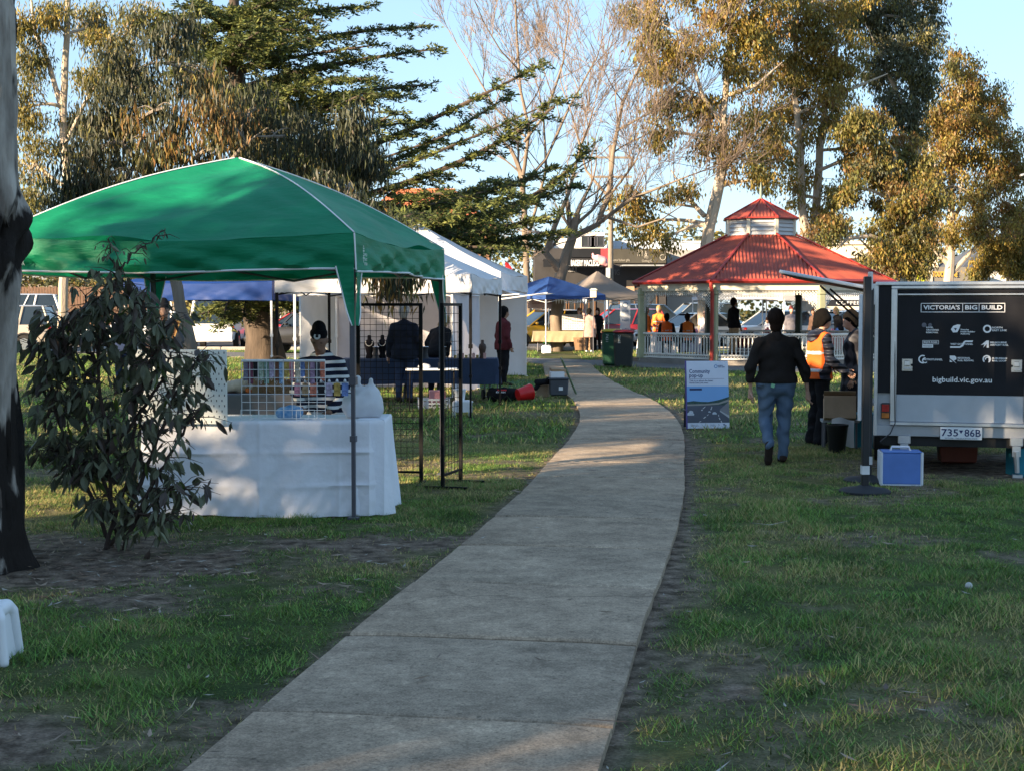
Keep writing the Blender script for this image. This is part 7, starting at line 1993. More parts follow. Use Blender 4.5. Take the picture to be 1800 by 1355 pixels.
mb = MB(); mb.grid(lambda u, v: (-.15 + .30 * u * (1 if v < .85 else (1 - (v - .85) / .15 * .8)), .05 * math.sin(5 * v + 2 * u), .9 + 2.2 * v), 5, 20); mb.build('cloth', fl, t, smooth=True)
mb = MB(); mb.tube([(-.17, 0, 0), (-.17, 0, 2.9), (-.05, .03, 3.2)], .014, 6); mb.build('pole', leg_grey, t)
mb = MB(); mb.box((-.17, 0, .012), (.4, .4, .024)); mb.build('base', leg_grey, t)
for i, ch in enumerate('TAI'): text(ch, .32, M('print_white', (.75, .75, .75), .5), t, (0, -.075, 2.75 - i * .42), width=.15, ext=.01)
for i, ch in enumerate('IT'): text(ch, .32, M('print_white', (.75, .75, .75), .5), t, (0, -.075, 1.5 - i * .4), width=.15, ext=.01)
t = thing('pull_up_banner', 'white pull-up banner with blue lettering beside the wheelie bins', 'banner', GX(1099, 47), R(6))
mb = MB(); mb.box((0, 0, .98), (.34, .012, 1.85)); mb.build('panel', M('banner_pale', (.62, .66, .70), .6, .05, 4), t); mb = MB(); mb.box((0, 0, .03), (.4, .16, .06)); mb.build('foot', leg_grey, t)
inkb = M('banner_ink', (.06, .14, .26), .6)
for i, s in enumerate(('North', 'East', 'info', 'here')): text(s, .10, inkb, t, (0, -.01, 1.55 - i * .3), width=.22, ext=.002)
mb = MB(); vs = [];
for i in range(21):
    a = 2 * PI * i / 20
    for r in (.08, .10): vs.append((r * math.cos(a), -.008, 1.75 + r * math.sin(a)))
mb.add(vs, [(2 * i, 2 * i + 1, 2 * i + 3, 2 * i + 2) for i in range(20)]); mb.build('emblem', inkb, t)
t = thing('weight_block', 'white block weighing down the front leg of the blue marquee', 'weight', GX(960.5, 51.75), R(12)); mb = MB(); mb.box((0, 0, .15), (.30, .30, .30), bev=.03); mb.build('block', pw, t, smooth=True); mb = MB(); mb.tube([(-.06, 0, .3), (-.05, 0, .34), (.05, 0, .34), (.06, 0, .3)], .012, 6); mb.build('handle', leg_grey, t)
skirted_cloth('tablecloth', 'beige cloth over the long table under the blue marquee', .80, 3.0, 54.3, 55.0, .78, .38, M('beige_tablecloth', (.36, .28, .17), .9, .1, 4, .2, 30), 1.7, crease=False)
t = thing('stall_table', 'trestle table beneath the beige cloth by the bakery tree', 'table', (1.9, 54.65, 0), 0)
mb = MB(); mb.box((0, 0, .75), (2.1, .62, .03)); mb.build('tabletop', MATS['trestle_top'], t)
for x in (-.9, .9):
    for y in (-.25, .25):
        mb = MB(); mb.tube([(x, y, .74), (x * 1.02, y, 0)], .02, 6); mb.build('leg', leg_grey, t)
t = thing('display_board', 'pale display board covered with rows of small badges', 'board', W(1008, 580, 54.6), R(-8))
mb = MB(); mb.box((0, 0, .28), (.88, .02, .60)); mb.build('board', M('board_grey', (.50, .47, .44), .7), t)
mb = MB()
for j in range(6):
    for i in range(9):
        if (i * 7 + j * 3) % 5: mb.box((-.38 + i * .09, -.012, .05 + j * .09), (.035, .006, .045))
tag(mb.build('badges', M('badge_mixed', (.12, .14, .22), .5, .5, 30, col2=(.5, .3, .25)), t), kind='stuff')
t = thing('paper_sign', 'brown paper sign with dark hand lettering hanging at the end of the beige table', 'sign', W(1024, 617, 53.9), R(-4))
mb = MB(); mb.grid(lambda u, v: ((u - .5) * (.72 - .16 * (1 - v)), .03 * math.sin(4 * u), .02 + .48 * v), 6, 4); mb.build('paper', M('kraft_paper', (.30, .18, .10), .8, .1, 8), t, smooth=True)
for i, s in enumerate(('BIS DECI', 'BERS')): text(s, .16, M('marker_black', (.04, .025, .02), .7), t, (.04, -.045, .36 - .18 * i), width=(.48, .32)[i], ext=.006)
t = thing('stall_banner', 'pale pink banner hung at the back of the blue marquee', 'banner', W(951, 542, 55.3), R(-3)); mb = MB(); mb.box((0, 0, .19), (1.05, .02, .40)); mb.build('panel', M('banner_pink', (.58, .42, .40), .7, .1, 3), t); text('Goodies & Gifts', .16, M('banner_red_ink', (.25, .07, .08), .7), t, (.05, -.014, .2), width=.8, ext=.002)
t = thing('bunting', 'string of white bunting triangles under the blue marquee', 'bunting', W(975, 526, 53.0), R(0))
mb = MB(); mb.tube([(.0, 0, 0), (.45, 0, -.05), (.9, .02, 0), (1.3, .04, .05)], .006, 4); mb.build('string', pw, t)
for i in range(12):
    x = .06 + i * .10; mb = MB(); mb.add([(x - .04, 0, -.02), (x + .04, 0, -.02), (x, .01, -.20)], [(0, 1, 2)]); mb.build('pennant', pw, t)
for i, (px, py, w_, h_) in enumerate(((885, 608, .5, .4), (905, 610, .6, .5), (915, 592, .35, .22))):
    p = W(px, py, 49.5); carton('cardboard_box', ('left of the cardboard boxes piled behind the red flag', 'middle one of the cardboard boxes behind the red flag', 'small top cardboard box behind the red flag')[i], (p.x, 49.5 + (0, 0.1, 0.1)[i], 0 if i < 2 else .5), R(5 * i), (w_, .4, h_), (.42, .28, .16))
V, Fq = sdf_mesh([((-.1, 0, .1), (.1, 0, .12), .1, .12)], .025, .03, None, .02, 2); p = GX(963, 55.6); tag(np_mesh('green_bag', V + np.array([p.x, p.y, .25]), Fq, M('bag_lime', (.10, .60, .05), .5, .1, 6), None, True), 'bright green bag under the beige table', 'bag')
t = thing('lantern_post', 'cream box lantern on a short post at the corner of the blue marquee', 'lamp', GX(1043, 50.8), 0)
mb = MB(); mb.tube([(0, 0, 0), (0, 0, 2.0)], .016, 8); mb.build('post', leg_grey, t); mb = MB(); mb.box((0, 0, 2.16), (.22, .22, .28), bev=.02); mb.build('housing', cream, t, smooth=True); mb = MB(); mb.box((0, 0, 2.33), (.28, .28, .06), taper=.5); mb.build('cap', cream, t)
# stall tables in and behind the rotunda
skirted_cloth('tablecloth', 'dark red cloth over a stall table behind the rotunda', 7.5, 9.3, 48.2, 48.9, .78, .1, cloth('wine', (.10, .012, .02)), 2.2, crease=False)
skirted_cloth('tablecloth', 'white cloth over a table at the left inside the rotunda', 4.3, 5.5, 47.9, 48.6, .76, .1, cloth_w, 3.2, crease=False)
skirted_cloth('tablecloth', 'pale grey cloth over the middle table seen through the rotunda', 5.9, 7.1, 49.6, 50.3, .76, .1, MATS['cloth_pale_shirt'], 1.2, crease=False)
skirted_cloth('tablecloth', 'red cloth over a stall table near the right side of the rotunda', 11.2, 12.6, 51.2, 51.9, .72, .1, cloth('stall_red', (.40, .025, .02)), 5.2, crease=False)
rr_ = random.Random(9)
gc = [('white', (.62, .62, .62)), ('green', (.10, .22, .10)), ('pink', (.6, .2, .25)), ('blue', (.12, .2, .4)), ('cream', (.6, .52, .4)), ('red', (.5, .05, .05))]
for i in range(22):
    k = i % 4
    x, y, z = [(rr_.uniform(7.6, 9.2), rr_.uniform(48.3, 48.8), .78), (rr_.uniform(4.4, 5.4), rr_.uniform(48, 48.5), .76), (rr_.uniform(6, 7), rr_.uniform(49.7, 50.2), .76), (rr_.uniform(11.3, 12.5), 51.5, .72)][k]
    nm, c = gc[i // 4]; mb = MB(); h_ = rr_.uniform(.08, .24); w_ = rr_.uniform(.06, .16)
    mb.lathe([(w_ * .9, 0), (w_, h_ * .6), (w_ * .5, h_ * .8), (w_ * .5, h_), (0, h_)], n=10)
    o = mb.build('stall_jar', M('jar_' + nm, c, .5, .2, 20), None, smooth=True); o.location = (x, y, z); tag(o, f'{nm} jar on the ' + ('dark red cloth behind the rotunda', 'white-clothed table at the rotunda left', 'pale grey table in the rotunda middle', 'bright red table at the rotunda right')[k], 'jar', 'jars on the far stall tables')

# ------------------------------------------------------------------ cars
glass = M('car_glass', (.015, .022, .028), .08, .2, 2, spec=.8)
chrome = M('car_chrome', (.6, .6, .62), .2, .05, 5, metal=.9)
def paint(name, col): return M('paint_' + name, col, .3, .06, 2, coat=.6, spec=.5)
def car(label, loc, rz, L, Wd, H, mat, kind='hatch', lamp=True, group=None):
    t = thing('parked_car' if kind != 'van' else 'parked_van', label, 'car', loc, rz, group)
    belt = {'hatch': .60, 'suv': .60, 'sedan': .63, 'van': .52, 'ute': .58}[kind] * H
    zb = {'suv': .30, 'ute': .34}.get(kind, .22)
    if kind == 'van': st = [(-.5, .35, belt), (-.49, .3, belt), (.33, .3, belt), (.40, .3, belt * .97), (.48, .32, belt * .78), (.5, .36, belt * .6)]
    else: st = [(-.5, zb + .16, belt * .86), (-.485, zb + .06, belt * .97), (-.40, zb, belt), (-.1, zb, belt), (.17, zb, belt), (.30, zb, belt * .95), (.43, zb + .02, belt * .86), (.485, zb + .06, belt * .72), (.5, zb + .14, belt * .60)]
    vs = []; n = 12
    for x, z0, z1 in st:
        e = 1 - .16 * max(0, (abs(x) - .36) / .14) ** 2
        w = Wd / 2 * e; dz = z1 - z0
        ring = [(-w * .85, z0), (-w * .97, z0 + dz * .12), (-w, z0 + dz * .45), (-w * .985, z0 + dz * .75), (-w * .92, z1 - .03), (-w * .80, z1), (w * .80, z1), (w * .92, z1 - .03), (w * .985, z0 + dz * .75), (w, z0 + dz * .45), (w * .97, z0 + dz * .12), (w * .85, z0)]
        vs += [(x * L, y, z) for y, z in ring]
    fs = [(i * n + k, (i + 1) * n + k, (i + 1) * n + (k + 1) % n, i * n + (k + 1) % n) for i in range(len(st) - 1) for k in range(n)]
    fs += [tuple(range(n)), tuple(range(len(st) * n - 1, (len(st) - 1) * n - 1, -1))]
    mb = MB(); mb.add(vs, fs); mb.build('body', mat, t, smooth=True)
    xr, rr0, rc, xc = {'hatch': (-.47, -.37, .0, .21), 'suv': (-.485, -.43, .02, .20), 'sedan': (-.38, -.22, .02, .20), 'van': (-.495, -.48, .26, .40), 'ute': (-.08, -.05, .08, .22)}[kind]
    wb, wt = Wd / 2 * .90, Wd / 2 * .72
    base = [(xr * L, -wb), (xc * L, -wb * .92), (xc * L, wb * .92), (xr * L, wb)]; top = [(rr0 * L, -wt), (rc * L, -wt), (rc * L, wt), (rr0 * L, wt)]
    zt = H - .05
    mb = MB(); mb.add([(x, y, belt - .02) for x, y in base] + [(x, y, zt) for x, y in top], [(0, 1, 5, 4), (1, 2, 6, 5), (2, 3, 7, 6), (3, 0, 4, 7), (4, 5, 6, 7)]); mb.build('window', glass, t)
    # roof and pillars
    mb = MB(); m_ = lambda a, b: ((a[0] + b[0]) / 2, (a[1] + b[1]) / 2)
    rx0, rx1 = top[0][0] - .05, top[1][0] + .08
    mb.grid(lambda u, v: (rx0 + (rx1 - rx0) * u, -wt * 1.04 + 2.08 * wt * v, zt - .012 + .06 * math.sin(PI * v) ** .5 * (1 - (2 * u - 1) ** 4 * .6)), 10, 8); mb.build('roof', mat, t, smooth=True)
    for sg in (-1, 1):
        pil = [((xc * L, sg * wb * .925), (rc * L, sg * wt * 1.01), .032), ((xr * L, sg * wb), (rr0 * L, sg * wt * 1.01), .055 if kind != 'van' else .08)]
        if kind != 'ute': pil.append((((xr + xc) / 2 * L, sg * wb * .975), ((rr0 + rc) / 2 * L, sg * wt * 1.012), .03))
        if kind in ('suv', 'van'): pil.append((((xr * .65 + xc * .35) * L, sg * wb * .985), ((rr0 * .65 + rc * .35) * L, sg * wt * 1.012), .045))
        for a_, b_, r_ in pil:
            mb = MB(); mb.tube([(*a_, belt - .02), (*b_, zt)], r_, 5); mb.build('pillar', mat, t)
        mb = MB(); mb.ball((xc * L - .25, sg * (wb + .10), belt + .08), (.08, .09, .06), 8, 5); mb.build('mirror', mat, t, smooth=True)
        for x in (-.29, .31):
            r = .33 if kind in ('suv', 'ute', 'van') else .30
            mb = MB(); mb.tube([(x * L, sg * (Wd / 2 - .20), r), (x * L, sg * (Wd / 2 + .015), r)], r, 22); w_ = mb.build('wheel', MATS['tyre'], t, smooth=True)
            mb = MB(); mb.tube([(x * L, sg * (Wd / 2 + .016), r), (x * L, sg * (Wd / 2 + .022), r)], r * .64, 14)
            for k in range(5): a = k * 2 * PI / 5; mb.box((x * L + r * .35 * math.cos(a), sg * (Wd / 2 + .026), r + r * .35 * math.sin(a)), (.05, .012, .05))
            mb.build('rim', chrome, w_)
            mb = MB(); mb.tube([(x * L + (r + .05) * math.cos(a), sg * (Wd / 2 - .004), r + (r + .05) * math.sin(a)) for a in [PI * i / 10 for i in range(11)]], .05, 5); mb.build('wheel_arch', M('arch_black', (.012, .012, .013), .7), t)
        mb = MB(); mb.box((.465 * L, sg * Wd * .36, belt * .76), (.12, .30, .13), rot=(0, R(20), sg * R(14)), bev=.03); mb.build('headlight', M('lamp_clear', (.6, .62, .64), .12, .1, 9, spec=.8), t, smooth=True)
        mb = MB(); mb.box((-.487 * L, sg * Wd * .40, belt * .86), (.10, .24, .14), bev=.03); mb.build('taillight', M('lamp_red', (.45, .02, .015), .2, .1, 9), t, smooth=True)
    mb = MB(); mb.box((.498 * L, 0, belt * .60), (.03, Wd * .5, .12), bev=.01); mb.build('grille', M('grille_dark', (.02, .02, .022), .5), t)
    for sx in (-.502, .506):
        mb = MB(); mb.box((sx * L, 0, belt * (.50 if sx > 0 else .66)), (.012, .40, .13)); mb.build('number_plate', MATS['plate_white'], t)
    mb = MB(); mb.box((.49 * L, 0, zb + .16), (.08, Wd * .8, .14), bev=.03); mb.box((-.49 * L, 0, zb + .16), (.08, Wd * .86, .16), bev=.03); mb.build('bumper', mat, t, smooth=True)
    return t
P_white, P_silver, P_beige, P_yellow, P_red, P_navy, P_grey, P_black, P_teal = paint('white', (.72, .72, .72)), paint('silver', (.42, .43, .44)), paint('champagne', (.46, .40, .33)), paint('yellow', (.62, .34, .02)), paint('red', (.33, .015, .02)), paint('navy', (.015, .035, .08)), paint('grey', (.22, .24, .26)), paint('black', (.015, .015, .017)), paint('blue', (.05, .13, .26))
mb = MB(); slab(mb, [(-60, 60.5), (-17.5, 59.4), (-17, 67), (-60, 67)], -.05, .55)
tag(mb.build('raised_parking', asphalt), kind='structure')
car('champagne SUV parked at far left with its rear towards the right', GX(-12, 53.5), R(184), 4.7, 1.85, 1.78, P_beige, 'suv')
p = GX(18, 62.0); car('white SUV parked on the raised lot behind the champagne one', (p.x, 62.0, .55), R(186), 4.7, 1.85, 1.75, P_white, 'suv')
car('yellow hatchback parked under the blue marquee', GX(952, 58.6), R(205), 4.2, 1.75, 1.62, P_yellow, 'hatch')
car('red wagon parked behind the taupe marquee', GX(1078, 61.5), R(190), 4.5, 1.78, 1.66, P_red, 'suv')
car('white sedan seen through the left bays of the rotunda', GX(1212, 58.8), R(204), 4.6, 1.78, 1.48, P_white, 'sedan')
car('dark blue SUV parked in the second row behind the rotunda', GX(1155, 66.5), R(14), 4.7, 1.85, 1.88, P_navy, 'suv')
car('grey four-wheel drive in the second row behind the red downpipe', GX(1212, 68.0), R(188), 4.6, 1.85, 1.95, P_grey, 'suv')
car('white hatchback seen through the middle of the rotunda', GX(1350, 61.2), R(200), 4.3, 1.78, 1.58, P_white, 'hatch')
car('blue sedan parked behind the right side of the rotunda', GX(1268, 66.0), R(10), 4.6, 1.8, 1.48, P_teal, 'sedan')
car('silver-blue hatchback parked at the right beyond the rotunda', GX(1470, 63.5), R(196), 4.3, 1.78, 1.55, P_silver, 'hatch')
car('blue wagon at far right beyond the rotunda', GX(1545, 67.0), R(8), 4.6, 1.8, 1.6, P_teal, 'suv')
car('white wagon in the second row left of the broad trunk', GX(1405, 68.5), R(192), 4.6, 1.8, 1.66, P_white, 'suv')
car('black utility parked beyond the cedar trunk', GX(556, 52.0), R(172), 5.0, 1.85, 1.75, P_black, 'ute')
car('white van parked at the kerb left of the cedar trunk', GX(385, 59.5), R(95), 4.9, 1.9, 2.0, P_white, 'van')
car('red sedan far behind the black utility', GX(520, 66.0), R(176), 4.6, 1.8, 1.5, P_red, 'sedan')
car('white car parked beyond the weeping gum at left', GX(240, 61.0), R(184), 4.5, 1.8, 1.55, P_white, 'hatch')

# ------------------------------------------------------------------ buildings and street things beyond
def windows_row(t, wallY, xs, z0, z1, wd_, glassm, framem):
    for x in xs:
        mb = MB(); mb.box((x, wallY - .02, (z0 + z1) / 2), (wd_, .04, z1 - z0)); g = mb.build('window', glassm, t)
        mb = MB()
        for dx in (-wd_ / 2, 0, wd_ / 2): mb.box((x + dx, wallY - .05, (z0 + z1) / 2), (.07, .05, z1 - z0))
        mb.box((x, wallY - .05, z1), (wd_ + .07, .05, .07)); mb.box((x, wallY - .05, z0), (wd_ + .07, .05, .07)); mb.build('window_frame', framem, g)
shop_dark, shop_black = M('shop_dark_render', (.035, .033, .035), .7, .2, 1.5), M('shop_black_sign', (.008, .009, .012), .5, .2, 2)
glass_b = M('shop_glass', (.03, .035, .04), .1, .3, 1, spec=.8)
frame_b = M('shop_frame_brown', (.14, .075, .04), .6, .2, 3)
white_wall = M('white_render', (.66, .65, .62), .8, .08, .8)
YB = 90.0
def bx(mb, px0, px1, py0, py1, Y, d):               # box from photo columns/rows at depth Y, going d metres back
    a, b = W(px0, py1, Y), W(px1, py0, Y); z0 = max(0, a.z) if py1 < 590 else 0
    mb.box(((a.x + b.x) / 2, Y + d / 2, (z0 + b.z) / 2), (b.x - a.x, d, b.z - z0)); return mb
def shopbox(t, name, mat, px0, px1, py0, py1, Y, d):
    return bx(MB(), px0, px1, py0, py1, Y, d).build(name, mat, t)
t = thing('bakery_shop', 'dark shopfront with BAKERY MACLEOD sign behind the bare tree', 'shop', (0, 0, 0))
shopbox(t, 'wall', shop_dark, 940, 1070, 437, 600, YB, 8); shopbox(t, 'parapet_sign', shop_black, 1002, 1062, 437, 453, YB - .15, .14); shopbox(t, 'red_panel', M('sign_red', (.36, .04, .05), .6), 1056, 1069, 437, 470, YB - .2, .04)
s_ = shopbox(t, 'awning_sign', shop_black, 955, 1060, 456, 470, YB - 2.6, .12); shopbox(t, 'awning_roof', shop_dark, 955, 1060, 455, 457, YB - 2.5, 2.5)
wt_ = M('sign_letters', (.78, .78, .80), .5)
p = W(1022, 463.5, YB - 2.68); text("CK'S BAKERY MACLEOD", .50, wt_, t, p, width=64 * (YB - 2.6) / F, ext=.01, bold=.012)
p = W(1005, 474, YB - .1); text('KERY', .55, M('sign_letters_grey', (.24, .24, .25), .6), t, p, width=20 * YB / F, ext=.01, bold=.008)
windows_row(t, YB, [W(px, 560, YB).x for px in (962, 985, 1010, 1035)], .5, 2.6, .75, glass_b, frame_b)
t = thing('clothing_shop', 'dark shopfront with IVY & lettering right of the power pole', 'shop', (0, 0, 0))
shopbox(t, 'wall', shop_dark, 1071, 1171, 438, 600, YB, 8); shopbox(t, 'fascia', M('shop_olive_sign', (.05, .046, .036), .6, .2, 1), 1077, 1171, 439, 463, YB - .12, .1); shopbox(t, 'awning', M('awning_steel', (.3, .32, .34), .5), 1095, 1168, 466, 468, YB - 2.4, 2.3)
tan = M('sign_letters_tan', (.36, .33, .28), .6)
p = W(1129, 446, YB - .14); text('IVY &', .62, tan, t, p, width=17 * YB / F, ext=.01); p = W(1136, 453, YB - .14); text('WILD', .22, tan, t, p, width=8 * YB / F, ext=.01); p = W(1138, 459.5, YB - .14); text('Clothing Co', .22, tan, t, p, width=19 * YB / F, ext=.01); p = W(1092, 458, YB - .14); text('home fashion gifts', .22, tan, t, p, width=30 * YB / F, ext=.01); p = W(1068, 480, YB - .2); text('IVY & WIG', .5, M('sign_letters_reflected', (.10, .10, .10), .6), t, p, width=42 * YB / F, ext=.01)  # the dim lower IVY line is a dark reflection painted as lettering
mb = MB(); c_ = W(1165, 453, YB - .15); vs = []
for i in range(25):
    a = 2 * PI * i / 24
    for r in (.15, .19): vs.append((c_.x + r * math.cos(a), c_.y, c_.z + r * math.sin(a)))
mb.add(vs, [(2 * i, 2 * i + 1, 2 * i + 3, 2 * i + 2) for i in range(24)]); mb.build('round_emblem', tan, t)
windows_row(t, YB, [W(px, 560, YB).x for px in (1088, 1115, 1142)], .4, 2.9, .85, glass_b, frame_b)
mb = MB(); q = W(1108, 515, YB); mb.box((q.x, YB - .05, 2.9), (.5, .08, 1.1)); mb.build('poster', M('poster_tan', (.35, .25, .17), .7), t)
t = thing('pink_balloon', 'pink rounded inflatable hanging at the bakery corner by the pole', 'decoration', W(1057, 462, 84.5), 0)
V, Fq = sdf_mesh([((-.2, 0, .25), (.1, 0, .1), .22, .26), ((-.45, 0, .3), (-.25, 0, .2), .1, .16), ((.1, 0, .05), (.3, 0, -.1), .2, .14), ((-.45, 0, .3), (-.5, 0, .5), .08, .07)], .05, .08); np_mesh('body', V, Fq, M('inflatable_pink', (.65, .22, .26), .4, .3, 3, col2=(.75, .45, .45)), t, True)
t = thing('white_building', 'white upper storeys rising behind the dark shopfronts', 'building', (0, 0, 0))
shopbox(t, 'wall', white_wall, 1022, 1062, 409, 440, 99, 8); shopbox(t, 'annexe', white_wall, 975, 1024, 420, 445, 100, 8); shopbox(t, 'roof_box', M('roof_pale_blue', (.48, .54, .62), .6, .1, 1), 1077, 1240, 424, 445, 102, 10); shopbox(t, 'side_wall', M('grey_side_wall', (.3, .29, .28), .8, .1, 1), 1172, 1235, 440, 600, 93, 8)
windows_row(t, 99, [W(px, 430, 99).x for px in (1034, 1050)], PZ(434, 99), PZ(416, 99), .9, glass_b, leg_grey)
t = thing('cream_building', 'cream building partly hidden behind the gums at right', 'building', (0, 0, 0)); shopbox(t, 'wall', M('cream_render', (.70, .62, .48), .8, .06, .8), 1440, 1650, 428, 600, 106, 9); shopbox(t, 'parapet', M('cream_parapet', (.74, .67, .54), .8, .06, .8), 1436, 1654, 424, 430, 105.8, 9.4)
windows_row(t, 106, [W(px, 470, 106).x for px in (1490, 1530, 1570)], PZ(480, 106), PZ(455, 106), 1.1, glass_b, frame_b)
t = thing('grey_shop', 'low grey shop with yellow lettering above the trailer roof', 'shop', (0, 0, 0)); shopbox(t, 'wall', M('grey_render', (.17, .155, .135), .8, .1, 1), 1618, 1720, 470, 600, 97, 8); shopbox(t, 'corner_band', M('quoin_pale', (.38, .36, .33), .8), 1632, 1640, 470, 600, 96.9, .1)
p = W(1661, 483, 96.85); text('TOUCHSTONE', .50, M('sign_letters_gold', (.55, .33, .05), .5), t, p, width=44 * 97 / F, ext=.01, bold=.012)
t = thing('dark_roof_house', 'house with dark roof between the gums at far right', 'house', (0, 0, 0)); shopbox(t, 'wall', white_wall, 1700, 1770, 470, 600, 100, 7)
mb = MB(); a, b, c = W(1690, 472, 99.5), W(1780, 472, 99.5), W(1735, 425, 104); mb.add([a, b, c, a + Vector((0, 9, 0)), b + Vector((0, 9, 0))], [(0, 1, 2), (1, 4, 2), (4, 3, 2), (3, 0, 2), (0, 3, 4, 1)]); mb.build('roof', M('roof_slate', (.07, .08, .10), .7, .2, 2), t)
t = thing('tiled_house', 'house with orange tiled roof glimpsed through the cedar', 'house', (0, 0, 0)); Yh = 96
shopbox(t, 'wall', M('house_brick', (.30, .16, .10), .85, .2, 2), 630, 860, 402, 600, Yh, 9)
tile = M('roof_tile_orange', (.48, .17, .08), .8, .25, 3, .3, 12)
a, b, c, d = W(615, 404, Yh - .6), W(875, 404, Yh - .6), W(800, 335, Yh + 4.5), W(690, 335, Yh + 4.5)
ex = (b - a)
for r_ in range(14):                                  # courses of tiles, each a proud strip
    v0, v1 = r_ / 14, (r_ + 1) / 14
    mb = MB(); mb.add([a.lerp(d, v0) + Vector((0, -.05, .03)), b.lerp(c, v0) + Vector((0, -.05, .03)), b.lerp(c, v1), a.lerp(d, v1), a.lerp(d, v0), b.lerp(c, v0)], [(0, 1, 2, 3), (4, 5, 1, 0)]); mb.build('tile_course', tile, t)
mb = MB(); bk = Vector((0, 10, 0)); mb.add([a, d, a + bk], [(0, 1, 2)]); mb.add([b, b + bk, c], [(0, 1, 2)]); mb.add([d, c, b + bk, a + bk], [(0, 1, 2, 3)]); mb.build('roof_back', tile, t)
mb = MB(); mb.tube([d, c], .14, 6); mb.build('ridge', tile, t)
t = thing('long_building', 'long low pale building across the street behind the parked cars at left', 'building', (0, 0, 0)); shopbox(t, 'wall', M('pale_brick', (.22, .19, .17), .85, .2, 1.5), -150, 610, 492, 600, 98, 8); shopbox(t, 'roof', M('roof_grey', (.20, .21, .23), .7, .1, 1), -160, 620, 486, 493, 97.4, 9.5)
windows_row(t, 98, [W(px, 540, 98).x for px in range(-120, 600, 66)], 1.0, 2.6, 1.5, glass_b, leg_white)
t = thing('paling_fence', 'brown timber paling fence behind the white SUV', 'fence', (0, 0, 0)); pal = M('paling_brown', (.13, .075, .05), .85, .25, 3, .2, stretch=(4, 4, .6))
x0, x1 = W(-40, 500, 69).x, W(260, 500, 69).x; n_ = 58; me0 = None
for i in range(n_):
    if me0 is None: mb = MB(); mb.box((0, 0, 1.35), ((x1 - x0) / n_ - .02, .02, 2.7)); o = mb.build('paling', pal, t); me0 = o.data
    else: o = bpy.data.objects.new('paling', me0); COL.objects.link(o); o.parent = t
    o.location = (x0 + (x1 - x0) * (i + .5) / n_, 69 + .01 * (i % 2), .03 * math.sin(i * 2.7))
for z in (.5, 2.2):
    mb = MB(); mb.box(((x0 + x1) / 2, 69.05, z), (x1 - x0, .05, .09)); mb.build('rail', pal, t)
# pole, wires, crossing sign, lamps
t = thing('power_pole', 'grey timber power pole standing at the bakery corner', 'pole', GX(1073, 82), 0)
mb = MB(); mb.tube([(0, 0, 0), (0, 0, 11.0)], [.17, .13], 12); mb.build('pole', bark_grey, t, smooth=True)
for z in (10.3, 9.2):
    mb = MB(); mb.box((0, 0, z), (2.4, .1, .12)); mb.build('crossarm', bark_grey, t)
mb = MB(); mb.box((-.15, -.17, 3.7), (.25, .15, .6), bev=.02); mb.build('meter_box', M('meter_grey', (.42, .43, .44), .5), t); mb = MB(); mb.tube([(-.2, -.14, 3.4), (-.2, -.14, 0)], .05, 6); mb.build('conduit', leg_white, t)
wire_k = M('power_wire', (.03, .03, .035), .6)
for i, (pa, pb, sg) in enumerate((((1073, 250, 82), (1900, 300, 110), 1.6), ((1073, 262, 82), (1900, 312, 110), 1.6), ((1180, 400, 82), (1500, 402, 110), .5), ((1180, 412, 84), (1540, 420, 112), .5), ((1180, 425, 84), (1560, 424, 112), .4), ((1640, 428, 80), (1760, 424, 80), .05))):
    a, b = W(*pa), W(*pb); mb = MB(); mb.tube([a.lerp(b, q / 16) - Vector((0, 0, sg * 4 * (q / 16) * (1 - q / 16))) for q in range(17)], .016, 4); o = mb.build('power_wire', wire_k); tag(o, ('topmost overhead wire running right from the power pole', 'second overhead wire just below the topmost one', 'upper thin wire behind the rotunda cupola', 'middle thin wire behind the rotunda cupola', 'lowest thin wire behind the rotunda cupola', 'short wire above the grey shop')[i], 'wire', 'overhead wires')
t = thing('crossing_sign', 'round fluorescent yellow crossing sign above the trailer roof', 'sign', GX(1619, 80), 0)
mb = MB(); mb.tube([(0, 0, 0), (0, 0, 3.7)], .035, 8); mb.build('post', leg_grey, t)
zc = PZ(487, 80); mb = MB(); mb.tube([(0, -.05, zc), (0, -.03, zc)], .27, 28); mb.build('disc', M('sign_fluoro_yellow', (.72, .82, .03), .5, .03, 4), t)
mb = MB()
for a, b, r in (((-.10, -.06, zc - .14), (.0, -.06, zc + .05), .02), ((.1, -.06, zc - .14), (0, -.06, zc + .05), .02), ((0, -.06, zc + .02), (0, -.06, zc + .1), .028)): mb.tube([a, b], r, 6)
mb.ball((0, -.06, zc + .15), .035, 8, 6); mb.build('walking_figure', M('sign_black', (.01, .01, .01), .5), t)
t = thing('lamp_post', 'slim white lamp post seen below the white marquee', 'lamp post', GX(575.5, 47.5), 0)
mb = MB(); mb.tube([(0, 0, 0), (0, 0, 4.6)], .065, 10); mb.build('post', cream, t, smooth=True); mb = MB(); mb.lathe([(.1, 4.6), (.18, 4.8), (.12, 5.0), (.02, 5.08)], n=12); mb.build('lamp_head', cream, t, smooth=True)
t = thing('street_lamp', 'street lamp arm entering at the right edge above the trailer', 'street lamp', GX(1868, 52), 0)
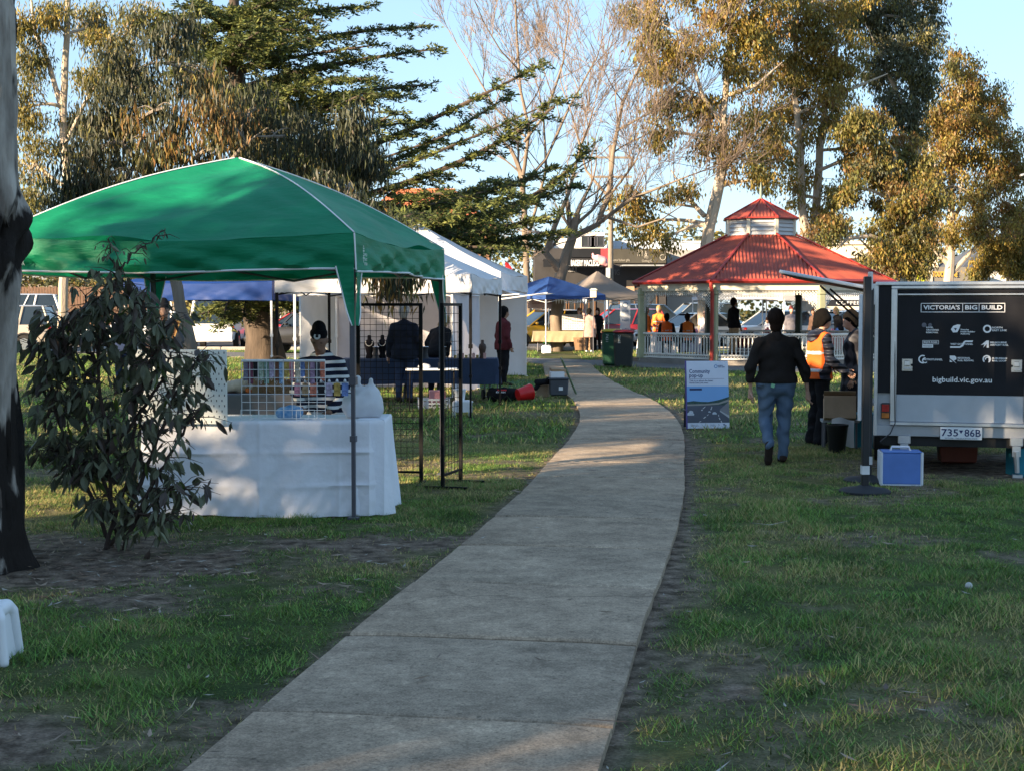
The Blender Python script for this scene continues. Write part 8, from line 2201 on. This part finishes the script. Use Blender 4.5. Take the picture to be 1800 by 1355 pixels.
mb = MB(); mb.tube([(0, 0, 0), (0, 0, 6.3), (-.2, 0, 6.6), (-1.2, 0, 6.55)], [.09, .07, .05, .04], 8); mb.build('post', leg_grey, t, smooth=True); mb = MB(); mb.box((-1.35, 0, 6.54), (.6, .22, .10), rot=(0, R(-14), 0), bev=.03); mb.build('lamp_head', alu_m, t, smooth=True)

# far trees beyond the street, one continuous mass
g = np.random.default_rng(77); n = 40000
x = g.uniform(-75, 85, n); y = 122 + g.normal(0, 3, n); top_ = 5.0 + 5.0 * fbm(x, x * 0, .09, 12) + 1.5 * fbm(x, x * 0, .5, 14); z = top_ * g.random(n) ** .8
D = g.normal(size=(n, 3)); L = .22 + .3 * g.random(n); V, Q = leaves_np(np.stack([x, y, z], 1), D, L, L * .4, g)
tag(np_mesh('distant_trees', V, Q, [leaf_olive, leaf_grey, leaf_gold], None, False, g.choice(3, n, p=[.5, .3, .2])), 'band of distant trees beyond the street', 'trees', kind='stuff')

n = 34000
x = g.uniform(-50, -6, n); y = 74 + g.normal(0, 1.2, n); top_ = 2.2 + 4.2 * fbm(x, x * 0, .14, 32); z = top_ * g.random(n) ** .7
D = g.normal(size=(n, 3)); D[:, 2] -= .6; L = .14 + .2 * g.random(n); V, Q = leaves_np(np.stack([x, y, z], 1), D, L, L * .25, g)
tag(np_mesh('hedge', V, Q, [leaf_olive, leaf_grey, leaf_rust], None, False, g.choice(3, n, p=[.5, .35, .15])), 'overgrown hedge behind the parked cars at left', 'hedge', kind='stuff')

# ------------------------------------------------------------------ gums added out of frame, sized and spaced to shape the shade
SHADE = [(-12, -4.6, 8, 2.7), (-9.5, -7.0, 7, 2.6), (-12.5, -.6, 8, 2.5), (-14, 1.6, 8, 1.7), (-16, -3, 8, 2.6), (-16, 5.9, 7, .8), (-17.4, 8.4, 7, .9), (-19.5, 11.5, 7.5, 1.8), (-6.5, -9.5, 7, 2.5), (-22, 16.5, 7.5, 2.0)]
for i, (x, y, h, r) in enumerate(SHADE):
    added_shade_tree('added_shade_gum', 'bushy gum added out of frame at left to shade the lawn', (x, y, 0), h, r, 100 + i)
